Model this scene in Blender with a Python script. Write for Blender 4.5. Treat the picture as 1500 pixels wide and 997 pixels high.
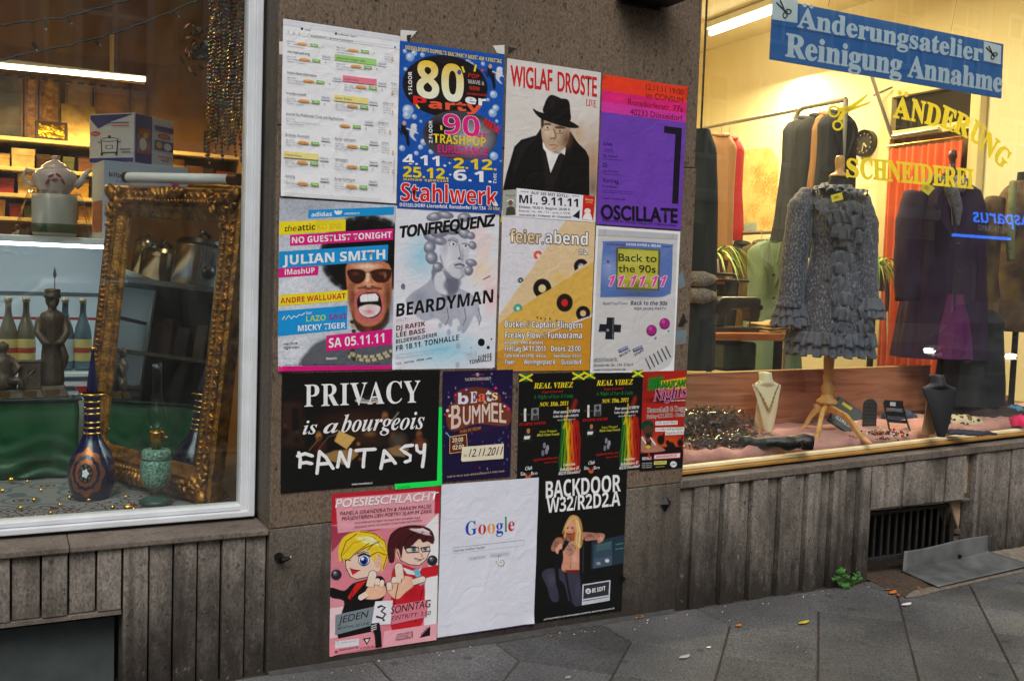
import bpy,bmesh,math,random
import numpy as np
from mathutils import Vector,Matrix,Euler
for _o in list(bpy.data.objects):
 bpy.data.objects.remove(_o)
SC=bpy.context.scene
COL=SC.collection
random.seed(7)
RNG=np.random.default_rng(7)
R=math.radians
# camera
F_PX,PH_W,PH_H=1437.03,1500.0,997.0
YAW,PITCH,ROLL=27.6335,-3.4611,1.9517
CAM=np.array([0.0,-3.36665,1.43980])
def _axes():
 y,p,ro=R(YAW),R(PITCH),R(ROLL)
 f=np.array([math.sin(y)*math.cos(p),math.cos(y)*math.cos(p),math.sin(p)])
 r=np.array([math.cos(y),-math.sin(y),0.0])
 u=np.cross(r,f)
 return math.cos(ro)*r+math.sin(ro)*u,-math.sin(ro)*r+math.cos(ro)*u,f
AX_R,AX_U,AX_F=_axes()
cam=bpy.data.objects.new('camera',bpy.data.cameras.new('camera'))
COL.objects.link(cam)
cam.data.sensor_width=36.0
cam.data.sensor_fit='HORIZONTAL'
cam.data.lens=36.0*F_PX/PH_W
cam.data.clip_start=0.05
cam.data.clip_end=500
_m=Matrix.Identity(4)
for _i in range(3):
 _m[_i][0],_m[_i][1],_m[_i][2],_m[_i][3]=AX_R[_i],AX_U[_i],-AX_F[_i],CAM[_i]
cam.matrix_world=_m
SC.camera=cam
def ray(px,py):
 return(px-PH_W/2)/F_PX*AX_R-(py-PH_H/2)/F_PX*AX_U+AX_F
def at(px,py,y=0.0):
 v=ray(px,py)
 return CAM+v*((y-CAM[1])/v[1])
def atx(px,py,x):
 v=ray(px,py)
 return CAM+v*((x-CAM[0])/v[0])
def atz(px,py,z):
 v=ray(px,py)
 return CAM+v*((z-CAM[2])/v[2])
 # sky and light
SUN_EL,SUN_AZ=50.0,205.0
w=bpy.data.worlds.new('World')
SC.world=w
w.use_nodes=True
_nt=w.node_tree
_sky=_nt.nodes.new('ShaderNodeTexSky')
_sky.sky_type='NISHITA'
_sky.sun_disc=False
_sky.sun_elevation=R(SUN_EL)
_sky.sun_rotation=R(SUN_AZ)
_sky.air_density=1.0
_sky.dust_density=3.0
_hs=_nt.nodes.new('ShaderNodeHueSaturation')
_hs.inputs['Saturation'].default_value=0.30
_nt.links.new(_sky.outputs[0],_hs.inputs['Color'])
_nt.links.new(_hs.outputs[0],_nt.nodes['Background'].inputs[0])
_nt.nodes['Background'].inputs[1].default_value=0.15
sun=bpy.data.objects.new('sun',bpy.data.lights.new('sun','SUN'))
COL.objects.link(sun)
sun.data.energy=1.3
sun.data.angle=R(40)
sun.data.color=(1.0,0.97,0.93)
_d=Vector((math.sin(R(SUN_AZ))*math.cos(R(SUN_EL)),math.cos(R(SUN_AZ))*math.cos(R(SUN_EL)),math.sin(R(SUN_EL))))
sun.rotation_euler=_d.to_track_quat('Z','Y').to_euler()
SC.view_settings.view_transform='Standard'
SC.view_settings.look='None'
SC.view_settings.exposure=0.15
SC.view_settings.gamma=1.0
SC.cycles.transparent_max_bounces=24
SC.cycles.max_bounces=10
SC.cycles.sample_clamp_indirect=4.0
SC.cycles.use_denoising=True
# helpers: colour, materials
def lin(c,k=1.0):
 a=np.asarray(c,float)/255.0
 return np.where(a<=0.04045,a/12.92,((a+0.055)/1.055)**2.4)*k
def mat(name,col=(128,128,128),rough=0.6,metal=0.0,spec=0.5,k=1.0,emit=None,emit_s=0.0,sheen=0.0,trans=0.0,alpha=1.0,noise=None,bump=None,coat=0.0):
 """plain principled with procedural variation: noise=(scale, amount, second colour), bump=(scale, strength)"""
 m=bpy.data.materials.new(name)
 m.use_nodes=True
 nt=m.node_tree
 b=nt.nodes['Principled BSDF']
 c=tuple(lin(col,k))+(1.0,)
 b.inputs['Base Color'].default_value=c
 b.inputs['Roughness'].default_value=rough
 b.inputs['Metallic'].default_value=metal
 b.inputs['Specular IOR Level'].default_value=spec
 b.inputs['Sheen Weight'].default_value=sheen
 b.inputs['Transmission Weight'].default_value=trans
 b.inputs['Alpha'].default_value=alpha
 b.inputs['Coat Weight'].default_value=coat
 if emit is not None:
  b.inputs['Emission Color'].default_value=tuple(lin(emit))+(1.0,)
  b.inputs['Emission Strength'].default_value=emit_s
 tc=None
 if noise or bump:
  tc=nt.nodes.new('ShaderNodeTexCoord')
 if noise:
  n=nt.nodes.new('ShaderNodeTexNoise')
  n.inputs['Scale'].default_value=noise[0]
  n.inputs['Detail'].default_value=5.0
  nt.links.new(tc.outputs['Object'],n.inputs['Vector'])
  mx=nt.nodes.new('ShaderNodeMix')
  mx.data_type='RGBA'
  mx.inputs['A'].default_value=c
  mx.inputs['B'].default_value=tuple(lin(noise[2],k))+(1.0,)
  rp=nt.nodes.new('ShaderNodeMapRange')
  rp.inputs['From Min'].default_value=0.35
  rp.inputs['From Max'].default_value=0.65
  rp.inputs['To Max'].default_value=noise[1]
  nt.links.new(n.outputs['Fac'],rp.inputs['Value'])
  nt.links.new(rp.outputs['Result'],mx.inputs['Factor'])
  nt.links.new(mx.outputs['Result'],b.inputs['Base Color'])
 if bump:
  n=nt.nodes.new('ShaderNodeTexNoise')
  n.inputs['Scale'].default_value=bump[0]
  n.inputs['Detail'].default_value=4.0
  nt.links.new(tc.outputs['Object'],n.inputs['Vector'])
  bp=nt.nodes.new('ShaderNodeBump')
  bp.inputs['Strength'].default_value=bump[1]
  bp.inputs['Distance'].default_value=0.01
  nt.links.new(n.outputs['Fac'],bp.inputs['Height'])
  nt.links.new(bp.outputs['Normal'],b.inputs['Normal'])
 return m
def emission(name,col,s):
 m=bpy.data.materials.new(name)
 m.use_nodes=True
 nt=m.node_tree
 nt.nodes.remove(nt.nodes['Principled BSDF'])
 e=nt.nodes.new('ShaderNodeEmission')
 e.inputs[0].default_value=tuple(lin(col))+(1.0,)
 e.inputs[1].default_value=s
 nt.links.new(e.outputs[0],nt.nodes['Material Output'].inputs[0])
 return m
def glass_mat(name,tint=(245,250,248),ior=1.62,rough=0.0,dust=0.0):
 """clear pane: transparent, with a Fresnel reflection"""
 m=bpy.data.materials.new(name)
 m.use_nodes=True
 nt=m.node_tree
 nt.nodes.remove(nt.nodes['Principled BSDF'])
 t=nt.nodes.new('ShaderNodeBsdfTransparent')
 t.inputs[0].default_value=tuple(lin(tint))+(1.0,)
 g=nt.nodes.new('ShaderNodeBsdfGlossy')
 g.inputs['Roughness'].default_value=rough
 fr=nt.nodes.new('ShaderNodeFresnel')
 fr.inputs[0].default_value=ior
 mx=nt.nodes.new('ShaderNodeMixShader')
 ge=nt.nodes.new('ShaderNodeNewGeometry')
 inv=nt.nodes.new('ShaderNodeMath')
 inv.operation='SUBTRACT'
 inv.inputs[0].default_value=1.0
 nt.links.new(ge.outputs['Backfacing'],inv.inputs[1])
 ml=nt.nodes.new('ShaderNodeMath')
 ml.operation='MULTIPLY'
 nt.links.new(fr.outputs[0],ml.inputs[0])
 nt.links.new(inv.outputs[0],ml.inputs[1])
 nt.links.new(ml.outputs[0],mx.inputs[0])
 nt.links.new(t.outputs[0],mx.inputs[1])
 nt.links.new(g.outputs[0],mx.inputs[2])
 out=mx.outputs[0]
 if dust:
  tc=nt.nodes.new('ShaderNodeTexCoord')
  mp=nt.nodes.new('ShaderNodeMapping')
  mp.inputs['Scale'].default_value=(3.0,1.0,1.1)
  mp.inputs['Rotation'].default_value=(0,.5,0)
  nt.links.new(tc.outputs['Object'],mp.inputs['Vector'])
  n=nt.nodes.new('ShaderNodeTexNoise')
  n.inputs['Scale'].default_value=2.6
  n.inputs['Detail'].default_value=8.0
  n.inputs['Roughness'].default_value=.7
  n.inputs['Distortion'].default_value=.8
  nt.links.new(mp.outputs[0],n.inputs['Vector'])
  r_=nt.nodes.new('ShaderNodeMapRange')
  r_.inputs['From Min'].default_value=.38
  r_.inputs['From Max'].default_value=.75
  r_.inputs['To Min'].default_value=dust*.25
  r_.inputs['To Max'].default_value=dust*2.2
  nt.links.new(n.outputs['Fac'],r_.inputs['Value'])
  df=nt.nodes.new('ShaderNodeBsdfDiffuse')
  df.inputs[0].default_value=(.55,.54,.52,1)
  m2=nt.nodes.new('ShaderNodeMixShader')
  nt.links.new(r_.outputs['Result'],m2 .inputs[0])
  nt.links.new(out,m2 .inputs[1])
  nt.links.new(df.outputs[0],m2 .inputs[2])
  out=m2 .outputs[0]
 nt.links.new(out,nt.nodes['Material Output'].inputs[0])
 return m
 # helpers: meshes
class MB:
 """collects shapes (world coordinates) for ONE mesh object"""
 def __init__(self):
  self.v,self.f,self.mi=[],[],[]
  self.m=0
 def add(self,vs,fs):
  o=len(self.v)
  self.v+=[tuple(map(float,p))for p in vs]
  self.f+=[tuple(int(i)+o for i in q)for q in fs]
  self.mi+=[self.m]*len(fs)
  return self
 def box(self,lo,hi,rz=0.0,c=None):
  x0,y0,z0=lo
  x1,y1,z1=hi
  vs=[(x0,y0,z0),(x1,y0,z0),(x1,y1,z0),(x0,y1,z0),(x0,y0,z1),(x1,y0,z1),(x1,y1,z1),(x0,y1,z1)]
  if rz:
   cx,cy=c if c is not None else((x0+x1)/2,(y0+y1)/2)
   s,k=math.sin(rz),math.cos(rz)
   vs=[(cx+(a-cx)*k-(b-cy)*s,cy+(a-cx)*s+(b-cy)*k,z)for a,b,z in vs]
  return self.add(vs,[(0,3,2,1),(4,5,6,7),(0,1,5,4),(1,2,6,5),(2,3,7,6),(3,0,4,7)])
 def hexa(self,p):
  return self.add(p,[(0,3,2,1),(4,5,6,7),(0,1,5,4),(1,2,6,5),(2,3,7,6),(3,0,4,7)])
 def quad(self,a,b,c,d):
  return self.add([a,b,c,d],[(0,1,2,3)])
 def prism(self,poly,ax,depth):
  """poly: 3-D points of a planar outline, pushed by the vector depth"""
  n=len(poly)
  d=np.asarray(depth,float)
  p=[np.asarray(q,float)for q in poly]
  vs=p+[q+d for q in p]
  fs=[tuple(range(n))[::-1],tuple(range(n,2*n))]
  fs+=[(i,(i+1)%n,n+(i+1)%n,n+i)for i in range(n)]
  return self.add(vs,fs)
 def tube(self,pts,r,n=8,closed=False,caps=True):
  pts=[np.asarray(p,float)for p in pts]
  k=len(pts)
  rs=r if hasattr(r,'__len__')else[r]*k
  vs,fs=[],[]
  up=np.array([0.0,0.0,1.0])
  prev=None
  for i in range(k):
   if closed:
    t=pts[(i+1)%k]-pts[i-1]
   else:
    t=pts[min(i+1,k-1)]-pts[max(i-1,0)]
   t=t/(np.linalg.norm(t)+1e-12)
   if prev is None:
    a=np.cross(t,up)
    if np.linalg.norm(a)<1e-3:
     a=np.cross(t,np.array([1.0,0,0]))
   else:
    a=prev-t*(prev@t)
   a=a/(np.linalg.norm(a)+1e-12)
   prev=a
   b=np.cross(t,a)
   for j in range(n):
    th=2*math.pi*j/n
    vs.append(pts[i]+rs[i]*(math.cos(th)*a+math.sin(th)*b))
  for i in range(k if closed else k-1):
   i2=(i+1)%k
   for j in range(n):
    j2=(j+1)%n
    fs.append((i*n+j,i*n+j2,i2*n+j2,i2*n+j))
  if not closed and caps:
   fs.append(tuple(range(n))[::-1])
   fs.append(tuple(range((k-1)*n,k*n)))
  return self.add(vs,fs)
 def lathe(self,prof,c=(0,0,0),n=20,sx=1.0,sy=1.0,fn=None):
  """prof: (radius, z) pairs turned about the vertical axis through c"""
  vs,fs=[],[]
  for i,(r_,z)in enumerate(prof):
   for j in range(n):
    th=2*math.pi*j/n
    q=fn(th,i)if fn else 1.0
    vs.append((c[0]+sx*r_*q*math.cos(th),c[1]+sy*r_*q*math.sin(th),c[2]+z))
  for i in range(len(prof)-1):
   for j in range(n):
    j2=(j+1)%n
    fs.append((i*n+j,i*n+j2,(i+1)*n+j2,(i+1)*n+j))
  fs.append(tuple(range(n))[::-1])
  fs.append(tuple(range((len(prof)-1)*n,len(prof)*n)))
  return self.add(vs,fs)
 def ball(self,c,r,n=10,sz=1.0):
  return self.lathe([(max(r*math.sin(math.pi*i/n),1e-4),-r*sz*math.cos(math.pi*i/n))for i in range(n+1)],c,max(8,n))
 def grid(self,fn,nu,nv,closed_u=False):
  """fn(u, v) with u, v in 0..1"""
  vs,fs=[],[]
  for j in range(nv+1):
   for i in range(nu+(0 if closed_u else 1)):
    vs.append(fn(i/nu,j/nv))
  wd=nu if closed_u else nu+1
  for j in range(nv):
   for i in range(nu):
    i2=(i+1)%wd
    fs.append((j*wd+i,j*wd+i2,(j+1)*wd+i2,(j+1)*wd+i))
  return self.add(vs,fs)
 def move(self,off):
  self.v=[(a+off[0],b+off[1],c+off[2])for a,b,c in self.v]
  return self
 def xf(self,M,start=0):
  M=Matrix(M)
  self.v=self.v[:start]+[tuple(M@Vector(p))for p in self.v[start:]]
  return self
 def build(self,name,mats,parent=None,smooth=False,bevel=0.0,label=None,loc=None,solid=0.0,sub=0,recalc=True):
  if not isinstance(mats,(list,tuple)):
   mats=[mats]
  o0=Vector((0,0,0))
  if parent is not None:
   pp=parent
   while pp is not None:
    o0=o0+Vector(pp.location)
    pp=pp.parent
  elif loc is not None:
   o0=Vector(loc)
  me=bpy.data.meshes.new(name)
  me.from_pydata([(a-o0 .x,b-o0 .y,c-o0 .z)for a,b,c in self.v],[],self.f)
  for m in mats:
   me.materials.append(m)
  if len(mats)>1:
   me.polygons.foreach_set('material_index',self.mi)
  if recalc:
   bm=bmesh.new()
   bm.from_mesh(me)
   bmesh.ops.recalc_face_normals(bm,faces=bm.faces)
   bm.to_mesh(me)
   bm.free()
  if smooth:
   me.shade_smooth()
   if smooth=='auto':
    me.set_sharp_from_angle(angle=R(40))
  me.update()
  o=bpy.data.objects.new(name,me)
  COL.objects.link(o)
  if parent is not None:
   o.parent=parent
  elif loc is not None:
   o.location=loc
  if bevel:
   b=o.modifiers.new('bevel','BEVEL')
   b.width=bevel
   b.segments=2
   b.limit_method='ANGLE'
  if solid:
   s=o.modifiers.new('solid','SOLIDIFY')
   s.thickness=solid
   s.offset=0
  if sub:
   s=o.modifiers.new('sub','SUBSURF')
   s.levels=sub
   s.render_levels=sub
  if label:
   o['label']=label
  return o
def tag(o,label,cat,group=None,kind=None):
 o['label']=label
 o['category']=cat
 if group:
  o['group']=group
 if kind:
  o['kind']=kind
 return o
def thing(name,label,cat,loc=(0,0,0),group=None):
 o=bpy.data.objects.new(name,None)
 COL.objects.link(o)
 o.empty_display_size=0.05
 o.location=tuple(map(float,loc))
 return tag(o,label,cat,group)
def struct(o,label=None):
 o['kind']='structure'
 if label:
  o['label']=label
 return o
def dup(root,loc,label=None,rz=None):
 r_=root.copy()
 COL.objects.link(r_)
 r_.location=tuple(map(float,loc))
 if rz is not None:
  r_.rotation_euler=(0,0,rz)
 if label:
  r_['label']=label
 for ch in list(root.children):
  c=ch.copy()
  COL.objects.link(c)
  c.parent=r_
  for g in ch.children:
   d=g.copy()
   COL.objects.link(d)
   d.parent=c
 return r_
def V(*a):
 return np.array(a,float)
def vnoise(x,y,seed=0):
 """smooth value noise in -1..1 for arrays"""
 x=np.asarray(x,float)
 y=np.asarray(y,float)
 xi,yi=np.floor(x),np.floor(y)
 fx,fy=x-xi,y-yi
 fx,fy=fx*fx*(3-2*fx),fy*fy*(3-2*fy)
 def h(a,b):
  s=np.sin(a*127.1+b*311.7+seed*74.7)*43758.5453
  return(s-np.floor(s))*2-1
 return(h(xi,yi)*(1-fx)+h(xi+1,yi)*fx)*(1-fy)+(h(xi,yi+1)*(1-fx)+h(xi+1,yi+1)*fx)*fy
 # lettering (the built-in typeface and its mathematical alphabets)
_ST={'reg':None,'bold':(0x1D5D4,0x1D5EE,0x1D7EC),'boldit':(0x1D5D4,0x1D5EE,0x1D7EC),'serif':(0x1D400,0x1D41A,0x1D7CE),'serifit':(0x1D468,0x1D482,None),'script':(0x1D4D0,0x1D4EA,None),'mono':(0x1D670,0x1D68A,0x1D7F6),'it':None}
_UML={'Ä':'A','Ö':'O','Ü':'U','ä':'a','ö':'o','ü':'u'}
_GC={}
def _raw(s,off,sp=1.0):
 c=bpy.data.curves.new('t','FONT')
 c.body=s
 c.size=1.0
 c.resolution_u=4
 c.offset=off
 c.space_line=sp
 c.fill_mode='FRONT'
 o=bpy.data.objects.new('t',c)
 COL.objects.link(o)
 dg=bpy.context.evaluated_depsgraph_get()
 oe=o.evaluated_get(dg)
 me=oe.to_mesh()
 v=np.array([p.co[:2]for p in me.vertices])if len(me.vertices)else np.zeros((0,2))
 f=[tuple(p.vertices)for p in me.polygons]
 oe.to_mesh_clear()
 bpy.data.objects.remove(o)
 bpy.data.curves.remove(c)
 return v,f
def _styled(base,st):
 t=_ST[st]
 if t:
  if 'A'<=base<='Z':
   return chr(t[0]+ord(base)-65)
  if 'a'<=base<='z':
   return chr(t[1]+ord(base)-97)
  if '0'<=base<='9':
   d=t[2]or{'boldit':0x1D7EC,'serifit':0x1D7CE}.get(st)
   if d:
    return chr(d+ord(base)-48)
 return base
_ADV={}
_BAR=[]
def _one(base,st,off):
 c=_styled(base,st)
 if not _BAR:
  _BAR.append(_raw('||',0.0)[0][:,0].max())
 if(base,st)not in _ADV:
  _ADV[(base,st)]=_raw('|'+c+'|',0.0)[0][:,0].max()-_BAR[0]
 v,f=_raw(c,off)
 if st in('it','boldit'):
  v=v+np.array([0.2,0.0])*v[:,1:]
 _GC[(base,st,off)]=(v,f,_ADV[(base,st)])
def glyph(ch,st,off=0.0):
 off=round(off,3)
 k=(ch,st,off)
 if k in _GC:
  return _GC[k]
 if ch==' ':
  _GC[k]=(np.zeros((0,2)),[],0.26)
  return _GC[k]
 base=_UML.get(ch,ch)
 if(base,st,off)not in _GC:
  _one(base,st,off)
 v,f,adv=_GC[(base,st,off)]
 if ch in _UML:
  f=list(f)
  cx=(v[:,0].min()+v[:,0].max())/2
  top=v[:,1].max()+0.11
  rr=0.06+off
  for dx in(-0.12,0.12):
   n=len(v)
   a=np.linspace(0,2*math.pi,10,endpoint=False)
   v=np.vstack([v,np.stack([cx+dx+rr*np.cos(a),top+rr*np.sin(a)],1)])
   f=f+[tuple(range(n,n+10))]
  _GC[k]=(v,f,adv)
 return _GC[k]
def layout(s,st='reg',off=0.0,track=0.0):
 """-> verts with x scaled to 0..1 over the string and y in cap heights, faces"""
 x=0.0
 V_,F_=[],[]
 n=0
 xmin=None
 for ch in s:
  v,f,adv=glyph(ch,st,off)
  if len(v):
   V_.append(v+np.array([x,0]))
   F_+=[tuple(i+n for i in q)for q in f]
   n+=len(v)
  x+=adv+track
 if not V_:
  return np.zeros((0,2)),[]
 v0,f0,a0=glyph('H',st if st!='script' else 'serif',0.0)
 cap=v0[:,1].max()
 v=np.vstack(V_)
 if off:
  vv=layout_extent(s,st,track)
  lo,hi=vv
 else:
  lo,hi=v[:,0].min(),v[:,0].max()
 v[:,0]=(v[:,0]-lo)/max(hi-lo,1e-6)
 v[:,1]/=cap
 return v,F_
def layout_extent(s,st,track):
 x=0.0
 lo,hi=1e9,-1e9
 for ch in s:
  v,f,adv=glyph(ch,st,0.0)
  if len(v):
   lo=min(lo,x+v[:,0].min())
   hi=max(hi,x+v[:,0].max())
  x+=adv+track
 return lo,hi
def homog(src,dst):
 A,B=[],[]
 for(x,y),(u,v)in zip(src,dst):
  A.append([x,y,1,0,0,0,-u*x,-u*y])
  B.append(u)
  A.append([0,0,0,x,y,1,-v*x,-v*y])
  B.append(v)
 h=np.linalg.solve(np.array(A,float),np.array(B,float))
 return np.append(h,1).reshape(3,3)
def hap(Hm,p):
 p=np.asarray(p,float)
 q=np.concatenate([p,np.ones(p.shape[:-1]+(1,))],-1)@Hm.T
 return q[...,:2]/q[...,2:]
 # materials of the setting
def stone(name,c1,c2,pit=(34,28,24),pit_scale=70.0,pit_amt=0.8,dirt=(40,37,34),splash=0.0,stretch=0.6,stain=0.45,rough=0.85,bump=0.5):
 m=bpy.data.materials.new(name)
 m.use_nodes=True
 nt=m.node_tree
 N,L=nt.nodes,nt.links
 b=N['Principled BSDF']
 geo=N.new('ShaderNodeNewGeometry')
 mp=N.new('ShaderNodeMapping')
 mp.inputs['Scale'].default_value=(1,1,stretch)
 L.new(geo.outputs['Position'],mp.inputs['Vector'])
 def noise(sc,det=5.0,vec=None,rg=0.55):
  n=N.new('ShaderNodeTexNoise')
  n.inputs['Scale'].default_value=sc
  n.inputs['Detail'].default_value=det
  n.inputs['Roughness'].default_value=rg
  L.new((vec or mp).outputs[0],n.inputs['Vector'])
  return n
 def ramp(v,a,bb,o0=0.0,o1=1.0):
  r_=N.new('ShaderNodeMapRange')
  r_.inputs['From Min'].default_value=a
  r_.inputs['From Max'].default_value=bb
  r_.inputs['To Min'].default_value=o0
  r_.inputs['To Max'].default_value=o1
  L.new(v,r_.inputs['Value'])
  return r_.outputs['Result']
 def mix(f,a,c):
  x=N.new('ShaderNodeMix')
  x.data_type='RGBA'
  if hasattr(f,'links'):
   L.new(f,x.inputs['Factor'])
  else:
   x.inputs['Factor'].default_value=f
  for s_,q in(('A',a),('B',c)):
   if hasattr(q,'links'):
    L.new(q,x.inputs[s_])
   else:
    x.inputs[s_].default_value=tuple(lin(q))+(1.0,)
  return x.outputs['Result']
 g=noise(130,4)
 col=mix(ramp(g.outputs['Fac'],.32,.68),c1,c2)
 sp=noise(420,2)
 col=mix(ramp(sp.outputs['Fac'],.60,.75,0,.5),col,tuple(min(255,int(c*1.5))for c in c2))
 vor=N.new('ShaderNodeTexVoronoi')
 vor.inputs['Scale'].default_value=pit_scale
 L.new(mp.outputs[0],vor.inputs['Vector'])
 pn=noise(22,3)
 pm=N.new('ShaderNodeMath')
 pm.operation='MULTIPLY'
 L.new(ramp(vor.outputs['Distance'],.12,.34,1,0),pm.inputs[0])
 L.new(ramp(pn.outputs['Fac'],.46,.60),pm.inputs[1])
 pk=N.new('ShaderNodeMath')
 pk.operation='MULTIPLY'
 L.new(pm.outputs[0],pk.inputs[0])
 pk.inputs[1].default_value=pit_amt
 col=mix(pk.outputs[0],col,pit)
 v2=N.new('ShaderNodeTexVoronoi')
 v2 .inputs['Scale'].default_value=pit_scale*.42
 v2 .inputs['Randomness'].default_value=1.0
 wq=noise(30,3)
 wa=N.new('ShaderNodeMixRGB')
 wa.inputs[0].default_value=.035
 L.new(mp.outputs[0],wa.inputs[1])
 L.new(wq.outputs['Color'],wa.inputs[2])
 L.new(wa.outputs[0],v2 .inputs['Vector'])
 p2=N.new('ShaderNodeMath')
 p2 .operation='MULTIPLY'
 L.new(ramp(v2 .outputs['Distance'],.10,.30,pit_amt,0),p2 .inputs[0])
 L.new(ramp(noise(9,3).outputs['Fac'],.50,.62),p2 .inputs[1])
 col=mix(p2 .outputs[0],col,pit)
 col=mix(ramp(noise(60,6,rg=.75).outputs['Fac'],.52,.66,0,pit_amt*.6),col,tuple(int(c*.8)for c in pit))
 st=noise(3.2,6,rg=.62)
 col=mix(ramp(st.outputs['Fac'],.42,.68,0,stain),col,dirt)
 m2=N.new('ShaderNodeMapping')
 m2 .inputs['Scale'].default_value=(22,22,1.1)
 L.new(geo.outputs['Position'],m2 .inputs['Vector'])
 sk=noise(1.0,4,m2)
 col=mix(ramp(sk.outputs['Fac'],.50,.72,0,stain*.8),col,dirt)
 if splash:
  sx=N.new('ShaderNodeSeparateXYZ')
  L.new(geo.outputs['Position'],sx.inputs[0])
  m3=N.new('ShaderNodeMapping')
  m3 .inputs['Scale'].default_value=(26,26,9)
  L.new(geo.outputs['Position'],m3 .inputs['Vector'])
  n3=noise(1.0,8,m3,.72)
  ad=N.new('ShaderNodeMath')
  ad.operation='MULTIPLY_ADD'
  L.new(n3 .outputs['Fac'],ad.inputs[0])
  ad.inputs[1].default_value=-0.60
  L.new(sx.outputs['Z'],ad.inputs[2])
  col=mix(ramp(ad.outputs[0],.20,-.22,0,splash),col,(34,29,25))
 col=mix(ramp(noise(34,8,rg=.8).outputs['Fac'],.60,.70,0,.35),col,tuple(min(255,int(c*1.35))for c in c2))
 L.new(col,b.inputs['Base Color'])
 b.inputs['Roughness'].default_value=rough
 b.inputs['Specular IOR Level'].default_value=0.25
 h=N.new('ShaderNodeMath')
 h.operation='SUBTRACT'
 L.new(g.outputs['Fac'],h.inputs[0])
 L.new(pm.outputs[0],h.inputs[1])
 bp=N.new('ShaderNodeBump')
 bp.inputs['Strength'].default_value=bump
 bp.inputs['Distance'].default_value=0.004
 L.new(h.outputs[0],bp.inputs['Height'])
 L.new(bp.outputs['Normal'],b.inputs['Normal'])
 return m
def paver_mat():
 m=bpy.data.materials.new('pavement_slab')
 m.use_nodes=True
 nt=m.node_tree
 N,L=nt.nodes,nt.links
 b=N['Principled BSDF']
 geo=N.new('ShaderNodeNewGeometry')
 at_=N.new('ShaderNodeAttribute')
 at_.attribute_name='tone'
 def noise(sc,det=4.0):
  n=N.new('ShaderNodeTexNoise')
  n.inputs['Scale'].default_value=sc
  n.inputs['Detail'].default_value=det
  L.new(geo.outputs['Position'],n.inputs['Vector'])
  return n.outputs['Fac']
 def ramp(v,a,c,o0,o1):
  r_=N.new('ShaderNodeMapRange')
  for k,x in zip(('From Min','From Max','To Min','To Max'),(a,c,o0,o1)):
   r_.inputs[k].default_value=x
  L.new(v,r_.inputs['Value'])
  return r_.outputs['Result']
 def mul(a,c):
  x=N.new('ShaderNodeMath')
  x.operation='MULTIPLY'
  L.new(a,x.inputs[0])
  L.new(c,x.inputs[1])
  return x.outputs[0]
 f=mul(mul(ramp(noise(150,5),.34,.66,.5,1.5),ramp(noise(2.2,5),.35,.65,.72,1.2)),at_.outputs['Fac'])
 sp=ramp(noise(900,1),.66,.74,0,1)
 cb=N.new('ShaderNodeMix')
 cb.data_type='RGBA'
 cb.inputs['A'].default_value=tuple(lin((82,82,82)))+(1,)
 cb.inputs['B'].default_value=tuple(lin((150,146,138)))+(1,)
 L.new(sp,cb.inputs['Factor'])
 sc=N.new('ShaderNodeVectorMath')
 sc.operation='SCALE'
 L.new(cb.outputs['Result'],sc.inputs[0])
 L.new(f,sc.inputs['Scale'])
 vo=N.new('ShaderNodeTexVoronoi')
 vo.inputs['Scale'].default_value=5.5
 L.new(geo.outputs['Position'],vo.inputs['Vector'])
 gm=N.new('ShaderNodeMix')
 gm.data_type='RGBA'
 L.new(ramp(vo.outputs['Distance'],.09,.13,.55,0),gm.inputs['Factor'])
 L.new(sc.outputs[0],gm.inputs['A'])
 gm.inputs['B'].default_value=tuple(lin((38,38,40)))+(1,)
 L.new(gm.outputs['Result'],b.inputs['Base Color'])
 b.inputs['Roughness'].default_value=.8
 b.inputs['Specular IOR Level'].default_value=.3
 bp=N.new('ShaderNodeBump')
 bp.inputs['Strength'].default_value=.6
 bp.inputs['Distance'].default_value=.006
 L.new(noise(170,5),bp.inputs['Height'])
 L.new(bp.outputs['Normal'],b.inputs['Normal'])
 return m
PIL=stone('pillar_stone',(90,77,64),(128,111,93),pit=(38,31,27),pit_scale=62,pit_amt=.9,stain=.35,dirt=(70,58,48))
PLI=stone('plinth_stone',(84,78,70),(122,114,103),pit=(38,34,30),pit_scale=95,pit_amt=.55,dirt=(52,47,42),splash=.8,stain=.6)
PAN=stone('panel_stone',(114,107,98),(164,155,144),pit=(50,45,40),pit_scale=85,pit_amt=.75,dirt=(56,50,45),splash=.9,stain=.85)
SIL=stone('sill_stone',(96,88,80),(124,114,104),pit=(60,52,46),pit_scale=90,pit_amt=.5,dirt=(66,56,52),stain=.55)
REV=stone('reveal_stone',(76,70,62),(104,96,86),pit=(36,32,29),pit_scale=80,pit_amt=.6,dirt=(48,43,39),stain=.5)
PLASTER=mat('bare_plaster',(176,152,120),.95,noise=(14,.8,(140,118,92)),bump=(40,.5))
FR_W=mat('white_frame_paint',(214,218,222),.45,noise=(9,.35,(176,178,178)),bump=(60,.08))
FR_C=mat('cream_frame_paint',(240,222,178),.4,noise=(8,.4,(206,180,128)),bump=(60,.06))
GASK=mat('black_gasket',(14,15,20),.5)
DARKM=mat('dark_metal',(34,34,36),.5,.6,noise=(30,.6,(58,50,44)))
GLASS=glass_mat('shop_glass',ior=1.78,dust=.014)
SOIL=mat('joint_soil',(44,38,32),.95,noise=(40,.8,(74,56,40)),bump=(120,.6))
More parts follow.
